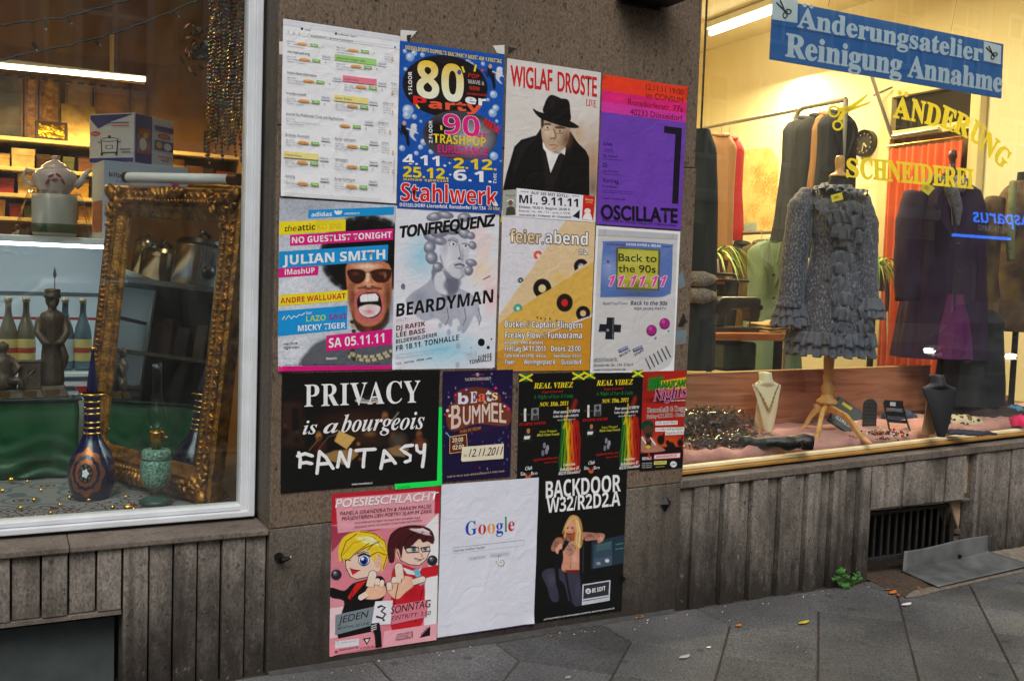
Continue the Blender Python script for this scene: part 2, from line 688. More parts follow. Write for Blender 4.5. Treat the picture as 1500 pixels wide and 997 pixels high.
# ground
GZ=0.031
mb=MB()
tone=[]
_rp=np.random.default_rng(11)
def slab(poly):
 c=np.mean(poly,0)
 ins=[]
 n=len(poly)
 P0=np.array(poly,float)
 for i in range(n):
  a,b_,d=P0[i-1],P0[i],P0[(i+1)%n]
  e0=(b_-a)/np.linalg.norm(b_-a)
  e1=(d-b_)/np.linalg.norm(d-b_)
  n0,n1=np.array([-e0[1],e0[0]]),np.array([-e1[1],e1[0]])
  k=(n0+n1)/(1+n0@n1+1e-9)
  ins.append(b_+k*0.0032)
 dz=_rp.normal(0,.0008)
 tx,ty=_rp.normal(0,.003,2)
 top=[(p[0],p[1],GZ+dz+(p[0]-c[0])*tx+(p[1]-c[1])*ty)for p in ins]
 k0=len(mb.f)
 ch=[(c[0]+(p[0]-c[0])*.985,c[1]+(p[1]-c[1])*.985,p[2])for p in top]
 lo=[(p[0],p[1],p[2]-.004)for p in top]
 bt=[(p[0],p[1],p[2]-.05)for p in top]
 o=ch+lo+bt
 fs=[tuple(range(n))]
 for r_ in range(2):
  fs+=[(r_*n+i,r_*n+(i+1)%n,(r_+1)*n+(i+1)%n,(r_+1)*n+i)[::-1]for i in range(n)]
 mb.add(o,fs)
 t=float(np.clip(_rp.normal(1,.12),.72,1.3))
 tone.extend([t]*len(o))
for k in range(-14,18):
 x=2.22+.5*k
 slab([(x,-.004),(x,-.23),(x+.25,-.48),(x+.5,-.23),(x+.5,-.004)])
 for j in range(0,7):
  y0=-.23-.5*j
  slab([(x,y0),(x-.25,y0-.25),(x,y0-.5),(x+.25,y0-.25)])
  slab([(x+.25,y0-.25),(x,y0-.5),(x+.25,y0-.75),(x+.5,y0-.5)])
pav=mb.build('pavement',paver_mat(),recalc=True)
ta=pav.data.attributes.new('tone','FLOAT','POINT')
ta.data.foreach_set('value',np.array(tone,np.float32))
struct(pav)
struct(MB().box((-5,-4.0,GZ-.12),(12,0.3,GZ-.006)).build('pavement_bed',SOIL))
struct(MB().box((-5,-4.16,GZ-.3),(12,-4.0,GZ+.004)).build('kerb',mat('kerb_stone',(120,118,114),.8,noise=(60,.6,(90,88,86)))))
ASPH=mat('asphalt',(66,66,68),.85,noise=(3,.6,(52,52,54)),bump=(160,.4))
struct(MB().box((-120,-14.0,GZ-.3),(140,-4.16,GZ-.10)).build('road',ASPH))
struct(MB().box((-120,-17.0,GZ-.3),(140,-14.0,GZ)).build('far_pavement',mat('far_paving',(120,118,114),.85,noise=(2,.6,(100,98,95)))))
struct(MB().box((-120,-160,GZ-.5),(140,100,GZ-.31)).build('ground',mat('bare_ground',(70,66,60),.95,noise=(.5,.6,(90,84,70)))))
# the building
X0,X1=.835,2.617
XR=7.2
XL=-2.6
bld=thing('shop_building','brown stone shop building with two lit windows either side of a pillar','building',(1.7,0.3,0))
zj=lambda x:.548+.027*(x-.835)
mb=MB()
mb.hexa([(X0,0,zj(X0)+.002),(X1+.0,0,zj(X1)+.002),(X1,.5,zj(X1)+.002),(X0,.5,zj(X0)+.002),(X0,0,1.940),(X1,0,1.940),(X1,.5,1.940),(X0,.5,1.940)])
mb.box((X0,0,1.942),(X1-.008,.5,3.9))
mb.build('pillar_slab',[PIL],bld,bevel=.004)
mb=MB()
mb.hexa([(X0,.0005,-.1),(X1-.006,.0005,-.1),(X1-.006,.5,-.1),(X0,.5,-.1),(X0,.0005,zj(X0)),(X1-.006,.0005,zj(X1)),(X1-.006,.5,zj(X1)),(X0,.5,zj(X0))])
mb.build('plinth_slab',PLI,bld,bevel=.005)
MB().box((X0-.004,.006,.57),(X0+.002,.19,3.9)).build('reveal_slab',REV,bld,bevel=.002)
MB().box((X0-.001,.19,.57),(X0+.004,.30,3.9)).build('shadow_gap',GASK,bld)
mb=MB()
pts=[(.84,-.022),(1.1,-.034),(1.45,-.028),(1.8,-.035),(2.1,-.03),(2.35,-.022),(2.6,-.026)]
for(a,ya),(b_,yb)in zip(pts[:-1],pts[1:]):
 mb.hexa([(a,ya,0),(b_,yb,0),(b_,.01,0),(a,.01,0),(a,ya,GZ+.003),(b_,yb,GZ+.003),(b_,.01,GZ+.016),(a,.01,GZ+.016)])
mb.build('foot_fillet',mat('cement',(70,68,66),.9,noise=(30,.7,(48,46,44)),bump=(60,.5)),bld)
# left window: sill, panels, frame, glass
zsl=.549
mb=MB()
xs=[XL,-1.2,-.02,.20,X0-.002]
for a,b_ in zip(xs[:-1],xs[1:]):
 mb.box((a+.001,-.004,zsl-.02),(b_-.001,.24,zsl))
mb.build('window_sill',SIL,bld,bevel=.004)
mb=MB()
pxb=[16,60,100,141,178.5]
xb=[-.22,-.13]+[float(at(p,860,.02)[0])for p in pxb]
xb=[-.22-.09*k for k in range(24,0,-1)]+xb
for i,(a,b_)in enumerate(zip(xb[:-1],xb[1:])):
 d=.012 if i%2 else .024
 mb.box((a+.003,d,.322),(b_-.003,.2,zsl-.022))
xb2=[float(at(p,900,.02)[0])for p in(178.5,217,253,288,323,358)]+[X0-.003]
for i,(a,b_)in enumerate(zip(xb2[:-1],xb2[1:])):
 d=(.008,.022,.014,.026,.012,.024)[i]
 mb.box((a+.003,d,-.1),(b_-.003,.2,zsl-.022))
mb.build('panel_cladding',PAN,bld,bevel=.003)
xo=xb2[0]
MB().box((XL,.016,.304),(xo-.002,.2,.320)).build('lintel_strip',SIL,bld,bevel=.002)
bw=MB().box((XL,.13,-.1),(xo-.012,.15,.262)).build('basement_shutter',mat('grey_board',(70,78,78),.7,noise=(12,.6,(50,58,58)),bump=(50,.1)),bld)
MB().box((XL,.20,-.1),(xo+.02,.22,.34)).build('basement_back',GASK,bld)
MB().box((XL,.105,.275),(xo-.03,.12,.283)).build('basement_rail',DARKM,bld)
lw=thing('shop_window','left shop window with a white painted frame','window',(.0,.2,.6))
fx0,fx1=-1.9,.768
fo=.818
zi,zo=.603,.562
mb=MB()
for(a,b_,yy)in((fo,fx1+.026,.150),(fx1+.028,fx1,.164)):
 mb.box((min(a,b_),yy,zo+.0),(max(a,b_),.235,3.9))
mb.build('frame',FR_W,lw,bevel=.004)
mb=MB()
for(z0,z1,yy)in((zo,zi-.020,.1495),(zi-.019,zi,.1635)):
 mb.box((fx0-.05,yy,z0),(fx1-.0005+(.05 if z0==zo else .026),.2345,z1))
mb.build('frame',FR_W,lw,bevel=.004)
MB().box((fx0-.05,.15,zo),(fx0,.235,3.9)).build('frame',FR_W,lw,bevel=.004)
MB().box((fx0,.196,zi+.001),(fx1-.001,.204,3.88)).build('glass_pane',GLASS,lw)
MB().box((fo+.001,.175,zo),(X0-.004,.24,3.9)).build('gasket',GASK,lw)
MB().box((fx0-.05,.170,zsl+.0005),(fo,.24,zo-.001)).build('gasket',GASK,lw)
# right window
zsr=lambda x:.606+.0296*(x-2.6)
mb=MB()
xs=[2.604,3.33,4.18,5.05,6.1,XR]
for a,b_ in zip(xs[:-1],xs[1:]):
 a,b_=a+.001,b_-.001
 mb.hexa([(a,-.006,zsr(a)-.036),(b_,-.006,zsr(b_)-.036),(b_,.22,zsr(b_)-.036),(a,.22,zsr(a)-.036),(a,-.006,zsr(a)),(b_,-.006,zsr(b_)),(b_,.22,zsr(b_)+.004),(a,.22,zsr(a)+.004)])
mb.build('window_sill',SIL,bld,bevel=.005)
pxs=[1016,1037,1060,1081,1102,1123,1143,1163,1182,1200,1219,1237,1258]
xr=[float(at(p,760,0)[0])for p in pxs]
mb=MB()
mb.box((2.612,.016,-.1),(xr[0]-.001,.2,zsr(2.61)-.038))
for i,(a,b_)in enumerate(zip(xr[:-1],xr[1:])):
 d=.0 if i%2==0 else .024
 zt=zsr(a)-.038
 mb.box((a+.002,d,-.1),(b_-(.001 if i%2==0 else .006),.2,zt))
xop=float(at(1274,770,0)[0])
mb.box((xr[-1]+.004,.0,-.1),(xop,.2,zsr(xop)-.038))
ups=[1274,1290,1324,1356,1386,1415]
xu=[float(at(p,720,0)[0])for p in ups]
for i,(a,b_)in enumerate(zip(xu[:-1],xu[1:])):
 mb.box((a+.003,(.0,.008,.002,.010,.004)[i],.386),(b_-.003,.2,zsr(a)-.038))
xc=[float(at(p,740,0)[0])for p in(1428,1448,1480,1503)]
xc+=[xc[-1]+.14*k for k in range(1,17)]
for i,(a,b_)in enumerate(zip(xc[:-1],xc[1:])):
 mb.box((a+.001,.004 if i%2==0 else .014,-.1),(b_-.003,.2,zsr(a)-.038))
mb.build('panel_cladding',PAN,bld,bevel=.003)
mb=MB()
mb.prism([(xu[-1],.05,.40),(xc[0],.05,.40),(xc[0],.05,zsr(xc[0])-.04),(xu[-1]+.02,.05,zsr(xc[0])-.04),(xu[-1]+.01,.05,.5)],None,(0,.14,0))
mb.prism([(xu[-1]-.03,.07,.375),(xc[0]-.02,.07,.375),(xc[0]-.015,.07,.27),(xu[-1]+.055,.07,.21),(xu[-1]+.02,.07,.27)],None,(0,.1,0))
mb.build('bare_plaster',PLASTER,bld,bevel=.006)
MB().box((xop+.004,.02,.374),(xc[0]-.012,.16,.385)).build('lintel_strip',SIL,bld,bevel=.002)
mb=MB()
mb.box((2.62,.30,-.1),(6.2,.32,.49))
mb.box((2.62,.2,.49),(6.2,.32,.50))
mb.build('basement_back',GASK,bld)  # black back and cover, shaped to block shop light leaking into the opening
gr=MB()
gx1=float(at(1396,770,.09)[0])
for k in range(14):
 x=xop+.03+(gx1-xop-.05)*k/13
 gr.box((x-.006,.084,.10),(x+.006,.096,.345))
gr.box((xop+.004,.082,.33),(gx1,.098,.350))
gr.box((xop+.004,.082,.092),(gx1,.098,.115))
gr.box((gx1-.02,.08,.09),(gx1,.10,.37))
gr.build('ventilation_grille',mat('grille_iron',(48,47,46),.6,.5,noise=(40,.6,(70,62,54))),bld,bevel=.002)
rb=MB()
for i in range(16):
 a=_rp.uniform(0,1,3)
 c=(gx1+.02+a[0]*.12,.07+a[1]*.09,GZ+.03+a[2]*.14)
 rb.lathe([(.001,-.02),(.03*(1-.3*a[1]),-.008),(.026,.012),(.001,.026)],c,6,1.0,.8)
rb.build('rubble',mat('rubble_stone',(86,76,64),.95,noise=(30,.7,(60,52,44))),bld)
rw=thing('shop_window','right shop window with a thin cream frame and yellow lettering','window',(4.4,.06,.65))
zf=lambda x:.655+.0325*(x-2.66)
XG=6.6
for z0,z1,yy in((-.036,-.019,.045),(-.0175,0.0,.056)):
 MB().hexa([(2.614,yy,zf(2.614)+z0),(XG,yy,zf(XG)+z0),(XG,.088,zf(XG)+z0),(2.614,.088,zf(2.614)+z0),(2.614,yy,zf(2.614)+z1),(XG,yy,zf(XG)+z1),(XG,.088,zf(XG)+z1),(2.614,.088,zf(2.614)+z1)]).build('frame',FR_C if z1==0 else mat('gold_brown_bead',(178,134,66),.4,noise=(8,.5,(140,100,48))),rw,bevel=.004)
MB().hexa([(2.614,.064,zsr(2.614)+.004),(XG,.064,zsr(XG)+.004),(XG,.086,zsr(XG)+.004),(2.614,.086,zsr(2.614)+.004),(2.614,.064,zf(2.614)-.037),(XG,.064,zf(XG)-.037),(XG,.086,zf(XG)-.037),(2.614,.086,zf(2.614)-.037)]).build('gasket',GASK,rw)
GY=.074
MB().hexa([(2.62,GY,zf(2.62)+.001),(XG,GY,zf(XG)+.001),(XG,GY+.008,zf(XG)+.001),(2.62,GY+.008,zf(2.62)+.001),(2.62,GY,3.88),(XG,GY,3.88),(XG,GY+.008,3.88),(2.62,GY+.008,3.88)]).build('glass_pane',GLASS,rw)
MB().box((XG,.04,.70),(XG+.05,.12,3.9)).build('frame',FR_C,rw,bevel=.004)
MB().box((XG+.05,.0,-.1),(XR,.5,3.9)).build('pillar_slab',PIL,bld,bevel=.004)
mb=MB()
mb.box((XL-4,-.0,3.9),(XR+4,.6,9.5))
mb.box((XL-4,.0,-.1),(XL,.5,3.9))
mb.box((XR,.0,-.1),(XR+4,.5,3.9))
mb.build('upper_wall',stone('upper_stone',(150,138,120),(176,164,146),pit_amt=.3,stain=.3),bld)
# rooms behind the windows
WALL_L=mat('brown_wall',(150,114,66),.85,noise=(2,.5,(120,88,50)))
CEIL=mat('cream_ceiling',(238,226,190),.9)
WALL_R=mat('cream_wall',(240,226,186),.85,noise=(1.3,.4,(228,210,166)))
FLOOR=mat('shop_floor',(96,78,60),.6,noise=(6,.6,(70,56,44)))
RX,RY,RH=6.0,5.0,3.70
MB().box((RX,.5,-.05),(RX+.15,RY,RH)).build('interior_wall',WALL_R,bld)
MB().box((2.62,RY,-.05),(RX+.15,RY+.15,RH)).build('interior_wall',WALL_R,bld)
MB().box((2.50,.5,-.05),(2.62,RY,RH)).build('interior_wall',WALL_R,bld)
MB().box((2.3,.13,RH),(XR,RY+.15,RH+.1)).build('ceiling',CEIL,bld)
MB().box((2.3,.13,-.1),(XR,RY+.15,-.05)).build('floor',FLOOR,bld)
MB().box((RX+.16,.12,.55),(RX+.3,.5,3.7)).build('interior_wall',WALL_R,bld)
LY=3.4
MB().box((XL,LY,-.05),(1.5,LY+.15,3.5)).build('interior_wall',WALL_L,bld)
MB().box((XL-.1,.25,-.05),(XL,LY,3.5)).build('interior_wall',WALL_L,bld)
MB().box((1.35,.5,-.05),(1.5,LY,3.5)).build('interior_wall',WALL_L,bld)
MB().box((XL,.25,3.5),(1.5,LY+.15,3.6)).build('ceiling',mat('tan_ceiling',(176,150,104),.9),bld)  # one even tan colour, darker than the cream ceiling
MB().box((XL,.25,-.1),(1.5,LY+.15,-.05)).build('floor',FLOOR,bld)
# dark box fixed above the posters
wl=thing('wall_bracket','dark metal bracket on the stone above the posters, at the top edge','bracket',(2.3,-.02,2.6))
MB().box((2.17,-.16,2.575),(2.42,-.012,2.66)).build('bracket_box',DARKM,wl,bevel=.006)
MB().box((2.2,-.012,2.56),(2.39,-.002,2.70)).build('wall_plate',DARKM,wl,bevel=.003)
# posters
from mathutils.geometry import tessellate_polygon
def printed():
 m=bpy.data.materials.new('printed_paper')
 m.use_nodes=True
 nt=m.node_tree
 b=nt.nodes['Principled BSDF']
 a=nt.nodes.new('ShaderNodeAttribute')
 a.attribute_name='Col'
 tc=nt.nodes.new('ShaderNodeTexCoord')
 n=nt.nodes.new('ShaderNodeTexNoise')
 n.inputs['Scale'].default_value=6.0
 n.inputs['Detail'].default_value=6.0
 nt.links.new(tc.outputs['Object'],n.inputs['Vector'])
 rp=nt.nodes.new('ShaderNodeMapRange')
 rp.inputs['To Min'].default_value=0.86
 rp.inputs['To Max'].default_value=1.06
 nt.links.new(n.outputs['Fac'],rp.inputs['Value'])
 mx=nt.nodes.new('ShaderNodeVectorMath')
 mx.operation='SCALE'
 nt.links.new(a.outputs['Color'],mx.inputs[0])
 nt.links.new(rp.outputs['Result'],mx.inputs['Scale'])
 nt.links.new(mx.outputs[0],b.inputs['Base Color'])
 b.inputs['Roughness'].default_value=0.38
 b.inputs['Specular IOR Level'].default_value=0.4
 n2=nt.nodes.new('ShaderNodeTexNoise')
 n2 .inputs['Scale'].default_value=14.0
 n2 .inputs['Detail'].default_value=3.0
 n2 .inputs['Distortion'].default_value=1.5
 nt.links.new(tc.outputs['Object'],n2 .inputs['Vector'])
 bp=nt.nodes.new('ShaderNodeBump')
 bp.inputs['Strength'].default_value=0.45
 bp.inputs['Distance'].default_value=0.008
 nt.links.new(n2 .outputs['Fac'],bp.inputs['Height'])
 nt.links.new(bp.outputs['Normal'],b.inputs['Normal'])
 return m
PRINT=printed()
INK_K=0.95
class Poster:
 """a sheet whose print is laid out in the units of the four given corners"""
 def __init__(s,corners,w,h,base,res=0.0026):
  s.w,s.h=w,h
  s.H=homog(corners,[(0,0),(1,0),(1,1),(0,1)])
  Hi=np.linalg.inv(s.H)
  s.nx,s.ny=int(w/res)+1,int(h/res)+1
  u,v=np.meshgrid(np.linspace(0,1,s.nx),np.linspace(0,1,s.ny))
  s.u,s.v=u,v
  xy=hap(Hi,np.stack([u,v],-1))
  s.X,s.Y=xy[...,0],xy[...,1]
  s.px=(np.hypot(*(np.array(corners[1])-np.array(corners[0]))))/s.nx
  s.C=np.ones((s.ny,s.nx,3))*lin(base)
  s.ov,s.of,s.oc=[],[],[]
  s.n=0
  s.k=0
  # painting on the grid
 def mix(s,m,col,a=1.0):
  m=(np.clip(m,0,1)*a)[...,None]
  c=col if isinstance(col,np.ndarray)and col.ndim==3 else lin(col)
  s.C=s.C*(1-m)+c*m
 def ell(s,cx,cy,rx,ry,col,soft=0.0,rot=0.0,a=1.0):
  c,n=math.cos(R(rot)),math.sin(R(rot))
  dx,dy=s.X-cx,s.Y-cy
  d=np.hypot((dx*c+dy*n)/rx,(-dx*n+dy*c)/ry)
  aa=max(soft,s.px/max(min(rx,ry),1e-6))
  s.mix((1-d)/aa+0.5 if not soft else np.clip((1-d)/soft,0,1),col,a)
 def sd(s,pts):
  x,y=s.X,s.Y
  ins=np.zeros(x.shape,bool)
  dist=np.full(x.shape,1e9)
  n=len(pts)
  for i in range(n):
   x0,y0=pts[i]
   x1,y1=pts[(i+1)%n]
   ex,ey=x1-x0,y1-y0
   t=np.clip(((x-x0)*ex+(y-y0)*ey)/(ex*ex+ey*ey+1e-9),0,1)
   dist=np.minimum(dist,np.hypot(x-x0-t*ex,y-y0-t*ey))
   if y0!=y1:
    c=((y0>y)!=(y1>y))&(x<(x1-x0)*(y-y0)/(y1-y0)+x0)
    ins^=c
  return np.where(ins,dist,-dist)
 def poly(s,pts,col,soft=0.0,a=1.0):
  d=s.sd(pts)
  s.mix(d/max(soft,s.px)+0.5,col,a)
 def line(s,pts,wd,col,soft=0.0,a=1.0):
  x,y=s.X,s.Y
  dist=np.full(x.shape,1e9)
  for(x0,y0),(x1,y1)in zip(pts[:-1],pts[1:]):
   ex,ey=x1-x0,y1-y0
   t=np.clip(((x-x0)*ex+(y-y0)*ey)/(ex*ex+ey*ey+1e-9),0,1)
   dist=np.minimum(dist,np.hypot(x-x0-t*ex,y-y0-t*ey))
  s.mix((wd/2-dist)/max(soft,s.px)+0.5,col,a)
 def curve(s,pts,n=24):
  """smooth closed outline through pts (Catmull-Rom)"""
  out=[]
  k=len(pts)
  for i in range(k):
   p0,p1,p2,p3=[np.array(pts[(i+j)%k],float)for j in(-1,0,1,2)]
   for t in np.linspace(0,1,5)[:-1]:
    out.append(tuple(0.5*(2*p1+(p2-p0)*t+(2*p0-5*p1+4*p2-p3)*t*t+(3*p1-p0-3*p2+p3)*t**3)))
  return out
 def blob(s,pts,col,soft=0.0,a=1.0):
  s.poly(s.curve(pts),col,soft,a)
 def grain(s,scale,amp,seed=1,mask=None):
  n=vnoise(s.X/scale,s.Y/scale,seed)
  f=1+amp*n
  if mask is not None:
   f=1+(f-1)*mask
  s.C=np.clip(s.C*f[...,None],0,1)
  # vector overlay
 def ovl(s,xy,faces,col,bump=True,cols=None):
  uv=hap(s.H,np.asarray(xy,float))
  if bump:
   s.k+=1
  lay=0.0004+0.00002*s.k
  pts=[np.array([a*s.w,b*s.h])for a,b in uv]
  c=lin(col)
  base=s.n
  vs=list(pts)
  fs=[]
  for q in faces:
   if len(q)==3:
    fs.append(q)
   else:
    fs+=[(q[0],q[i],q[i+1])for i in range(1,len(q)-1)]
  st=list(fs)
  out=[]
  LIM=0.035
  while st:
   t=st.pop()
   L=[np.hypot(*(vs[t[i]]-vs[t[(i+1)%3]]))for i in range(3)]
   j=int(np.argmax(L))
   if L[j]>LIM and len(vs)<60000:
    a,b,d=t[j],t[(j+1)%3],t[(j+2)%3]
    vs.append((vs[a]+vs[b])/2)
    m=len(vs)-1
    st+=[(a,m,d),(m,b,d)]
   else:
    out.append(t)
  s.ov+=[(p[0],p[1],lay)for p in vs]
  if cols is None:
   s.oc+=[c]*len(vs)
  else:
   cc=list(cols)
   k_=hap(np.linalg.inv(s.H),[(p[0]/s.w,p[1]/s.h)for p in vs[len(cc):]])if len(vs)>len(cc)else[]
   y0=np.asarray(xy,float)[:,1]
   lo_,hi_=int(np.argmin(y0)),int(np.argmax(y0))
   for q in k_:
    f_=(q[1]-y0[lo_])/max(y0[hi_]-y0[lo_],1e-6)
    cc.append(cols[lo_]*(1-f_)+cols[hi_]*f_)
   s.oc+=cc
  s.of+=[(a+base,b+base,d+base)for a,b,d in out]
  s.n+=len(vs)
 def T(s,txt,p0,p1,h,col,st='reg',off=0.0,out=None,slant=0.0,up=None,track=0.0,grad=None):
  """lettering on the baseline p0-p1, cap height h; out=(colour, growth)"""
  p0,p1=np.array(p0,float),np.array(p1,float)
  upv=np.array(up if up is not None else(0,-1),float)*h
  ex=p1-p0
  ww=np.hypot(*ex)
  def go(o,c):
   v,f=layout(txt,st,0.0,track)
   if len(v)==0:
    return
   xy=p0+v[:,:1]*ex+v[:,1:]*upv+(v[:,1:]*slant*h)*(ex/ww)
   cs_=None
   if grad is not None and c is col:
    f_=np.clip(v[:,1:],0,1)
    cs_=list(lin(grad)*(1-f_)+lin(col)*f_)
   if o<=0.004:
    s.ovl(xy,f,c,cols=cs_)
    return
   n_=4 if o<.025 else 8
   for k in range(n_):
    a_=2*math.pi*(k+.5)/n_
    s.ovl(xy+np.array([math.cos(a_),math.sin(a_)])*o*h*1.35,f,c,bump=k==0,cols=cs_)
    s.k+=.2
  if out:
   go(off+out[1],out[0])
  go(off,col)
 def P(s,pts,col):
  t=tessellate_polygon([[Vector((p[0],p[1],0))for p in pts]])
  s.ovl(pts,[tuple(q)for q in t],col)
 def E(s,cx,cy,rx,ry,col,n=24,rot=0.0):
  c,d=math.cos(R(rot)),math.sin(R(rot))
  pts=[]
  for i in range(n):
   a=2*math.pi*i/n
   x,y=rx*math.cos(a),ry*math.sin(a)
   pts.append((cx+x*c-y*d,cy+x*d+y*c))
  s.ovl(pts,[tuple(range(n))],col)
 def L(s,pts,wd,col):
  """polyline stroke as quads"""
  pts=[np.array(p,float)for p in pts]
  vs,fs=[],[]
  for i,p in enumerate(pts):
   t=pts[min(i+1,len(pts)-1)]-pts[max(i-1,0)]
   t=t/(np.hypot(*t)+1e-9)
   nrm=np.array([-t[1],t[0]])*wd/2
   vs+=[p+nrm,p-nrm]
  fs=[(2*i,2*i+1,2*i+3,2*i+2)for i in range(len(pts)-1)]
  s.ovl(vs,fs,col)
  # the sheet
 def build(s,name,cx,cz,rot,depth,label,cat='poster',group=None,seed=0,amp=0.0012,curl=()):
  n0=s.nx*s.ny
  x=np.concatenate([s.u.ravel()*s.w,[p[0]for p in s.ov]])
  y=np.concatenate([s.v.ravel()*s.h,[p[1]for p in s.ov]])
  d=np.concatenate([np.zeros(n0),[p[2]for p in s.ov]])
  wv=amp*(vnoise(x*3.4,y*3.0,seed)+.8)
  for(cu,cv,rad,lift)in curl:
   rr=np.hypot(x-cu*s.w,y-cv*s.h)/rad
   wv=wv+lift*np.clip(1-rr,0,1)**2
  X=x-s.w/2+0.0008*vnoise(y*9,x*0+1,seed)*(np.abs(x/s.w-0.5)*2)**4
  Z=s.h/2-y
  ca,sa=math.cos(rot),math.sin(rot)
  co=np.stack([X*ca-Z*sa,-(wv+d),X*sa+Z*ca],1)
  i,j=np.meshgrid(np.arange(s.nx-1),np.arange(s.ny-1))
  a=(j*s.nx+i).ravel()
  q=np.stack([a,a+s.nx,a+s.nx+1,a+1],1)
  tri=np.array(s.of,int).reshape(-1,3)+n0
  me=bpy.data.meshes.new(name)
  nl=q.size+tri.size
  me.vertices.add(len(co))
  me.vertices.foreach_set('co',co.astype(np.float32).ravel())
  me.loops.add(nl)
  me.loops.foreach_set('vertex_index',np.concatenate([q.ravel(),tri.ravel()]).astype(np.int32))
  me.polygons.add(len(q)+len(tri))
  me.polygons.foreach_set('loop_start',np.concatenate([np.arange(len(q))*4,q.size+np.arange(len(tri))*3]).astype(np.int32))
  me.update(calc_edges=True)
  me.shade_smooth()
  at_=me.attributes.new('Col','FLOAT_COLOR','POINT')
  cols=np.concatenate([s.C.reshape(-1,3),np.array(s.oc).reshape(-1,3)])*INK_K
  cols=np.clip(cols,0.006,0.84)
  at_.data.foreach_set('color',np.concatenate([cols,np.ones((len(cols),1))],1).astype(np.float32).ravel())
  me.materials.append(PRINT)
  o=bpy.data.objects.new(name,me)
  COL.objects.link(o)
  o.location=(cx,-depth,cz)
  return tag(o,label,cat,group)
WHITE,BLACK=(246,246,250),(14,13,15)
ROWG='posters pasted on the stone pillar'
_r=np.random.default_rng(3)
# page of search results
P_=Poster([(55,30),(658,115),(636,990),(38,955)],.42,.594,(238,239,246))
def sl(y):
 return 0.141-0.083*y/950.0
def brow(txt,x,y,wd,h,col=(70,70,80),st='reg',off=0.006):
 P_.T(txt,(x,y),(x+wd,y+wd*sl(y)),h,col,st,off)
def tilt(x,y,wd,h,col):
 k=sl(y)
 P_.P([(x,y),(x+wd,y+wd*k),(x+wd,y+wd*k+h),(x,y+h)],col)
tilt(55,34,603,28,(222,224,232))
tilt(62,106,596,2.5,(200,203,212))
tilt(150,92,470,14,(246,247,250))
P_.E(152,82,7,7,(60,60,70))
P_.E(327,106,7,7,(60,130,60))
brow('Google',165,88,30,8)
brow('surfSharekit - Search',338,112,95,9)
for i in range(3):
 P_.E(82+i*28,100+i*4,5,6,(190,195,205))
brow('google.gdatasrv - go on/surf.com/search',196,120,220,8,(60,120,80))
P_.E(632,174,5,5,(60,110,200))
ENT=[(75,125,'',0,None,150),(330,155,'',0,None,170),(75,205,'vhs logitype.org',115,None,180),(328,236,'corporate polygon style',150,(160,214,120),215),(75,315,'khyse client alternative',150,None,235),(368,346,'zuche safka',75,(240,130,150),175),(70,422,'brendan howell',100,None,180),(322,447,'fusker firefox',85,(240,226,140),175),(68,530,'Journal for Multimedia Tools and Applications',295,None,405),(64,640,'Krystian Woznicki',122,None,185),(318,658,'florian kuhlmann',105,None,180),(60,745,'transprivacy',85,(240,226,140),180),(316,765,'newspaper',70,None,180),(62,855,'futzing',48,None,180),(314,868,'florian kuhlmann',105,None,178)]
for x,y,t,wd,hl,bx in ENT:
 if hl:
  tilt(x-8,y-24,bx,32,hl)
 if t:
  brow(t,x,y+wd*0.0,wd,12,(80,80,90))
  tilt(x+bx-2,y-12+bx*sl(y),46,22,(222,223,232))
  brow('Search',x+bx+3,y+3+bx*sl(y),36,9,(70,70,80))
 k=sl(y)
 for j in range(3):
  brow(['00:00 on  jul 29, 2011','2011 - 0 00 pm Word. Search auto nu','results Connect'][j],x,y+24+j*13+(4 if hl else 0),[45,170,90][j],6,(120,120,135))
 xo=x+(0.37*bx if t!=ENT[8][2]else 280)
 P_.E(xo+22,y+30+(xo-x)*k,30,8,(244,176,96),rot=5)
 brow('Donate',xo+2,y+34+(xo-x)*k,38,7,(120,60,20))
 tilt(xo+62,y+25+(xo-x)*k,42,15,(140,196,90))
 brow('Flattr',xo+74,y+37+(xo-x)*k,24,7,WHITE)
 P_.E(xo+130,y+42+(xo-x)*k,3,4,(180,180,190))
for x,y,t in[(575,190,''),(610,368,'free'),(566,470,'python on'),(540,572,'margparty'),(558,678,'adium'),(556,778,'office line')]:
 if t:
  brow(t,x,y,min(len(t)*7,55),11,(80,80,90))
 for j in range(3):
  brow(['00:00 on','jul 29 all','2011 - Se'][j],x,y+24+j*13,40,6,(120,120,135))
 P_.E(min(x+62,616),y+42,5,7,(244,176,96))
tilt(52,938,500,3,(205,207,216))
P_.P([(621,750),(625,750),(621,915),(617,915)],(200,202,212))
P_.build('poster',1.0579,2.0006,.0056,.0045,'white poster printed with a web page of search results, top left of the wall',group=ROWG,seed=1,curl=[(0,1,.08,.004)])
# eighties party
P_=Poster([(52,100),(560,163),(537,945),(38,915)],.42,.594,(20,84,176))
P_.mix((P_.Y-600)/300,(18,60,150),0.5)
for x,y,r_ in[(100,180,20),(120,160,14),(75,152,10),(78,240,9),(160,168,11),(265,186,10),(380,205,18),(400,212,12),(455,207,10),(90,440,26),(85,465,20),(120,472,12),(152,494,7),(505,358,18),(478,385,8),(515,425,16),(500,450,20),(520,490,8),(165,595,16),(150,620,12),(62,626,14),(130,650,11),(200,642,12),(505,662,20),(538,686,4)]:
 P_.ell(x,y,r_,r_,(150,180,220))
 P_.ell(x-r_*.25,y-r_*.3,r_*.75,r_*.75,(226,236,248),soft=0.8)
P_.ell(270,320,207,152,(24,10,16),rot=6)
P_.ell(342,562,182,122,(70,66,74),rot=4)
P_.ell(400,575,120,105,(190,188,196),soft=1.0)
P_.ell(235,540,80,75,(22,16,24),soft=0.6)
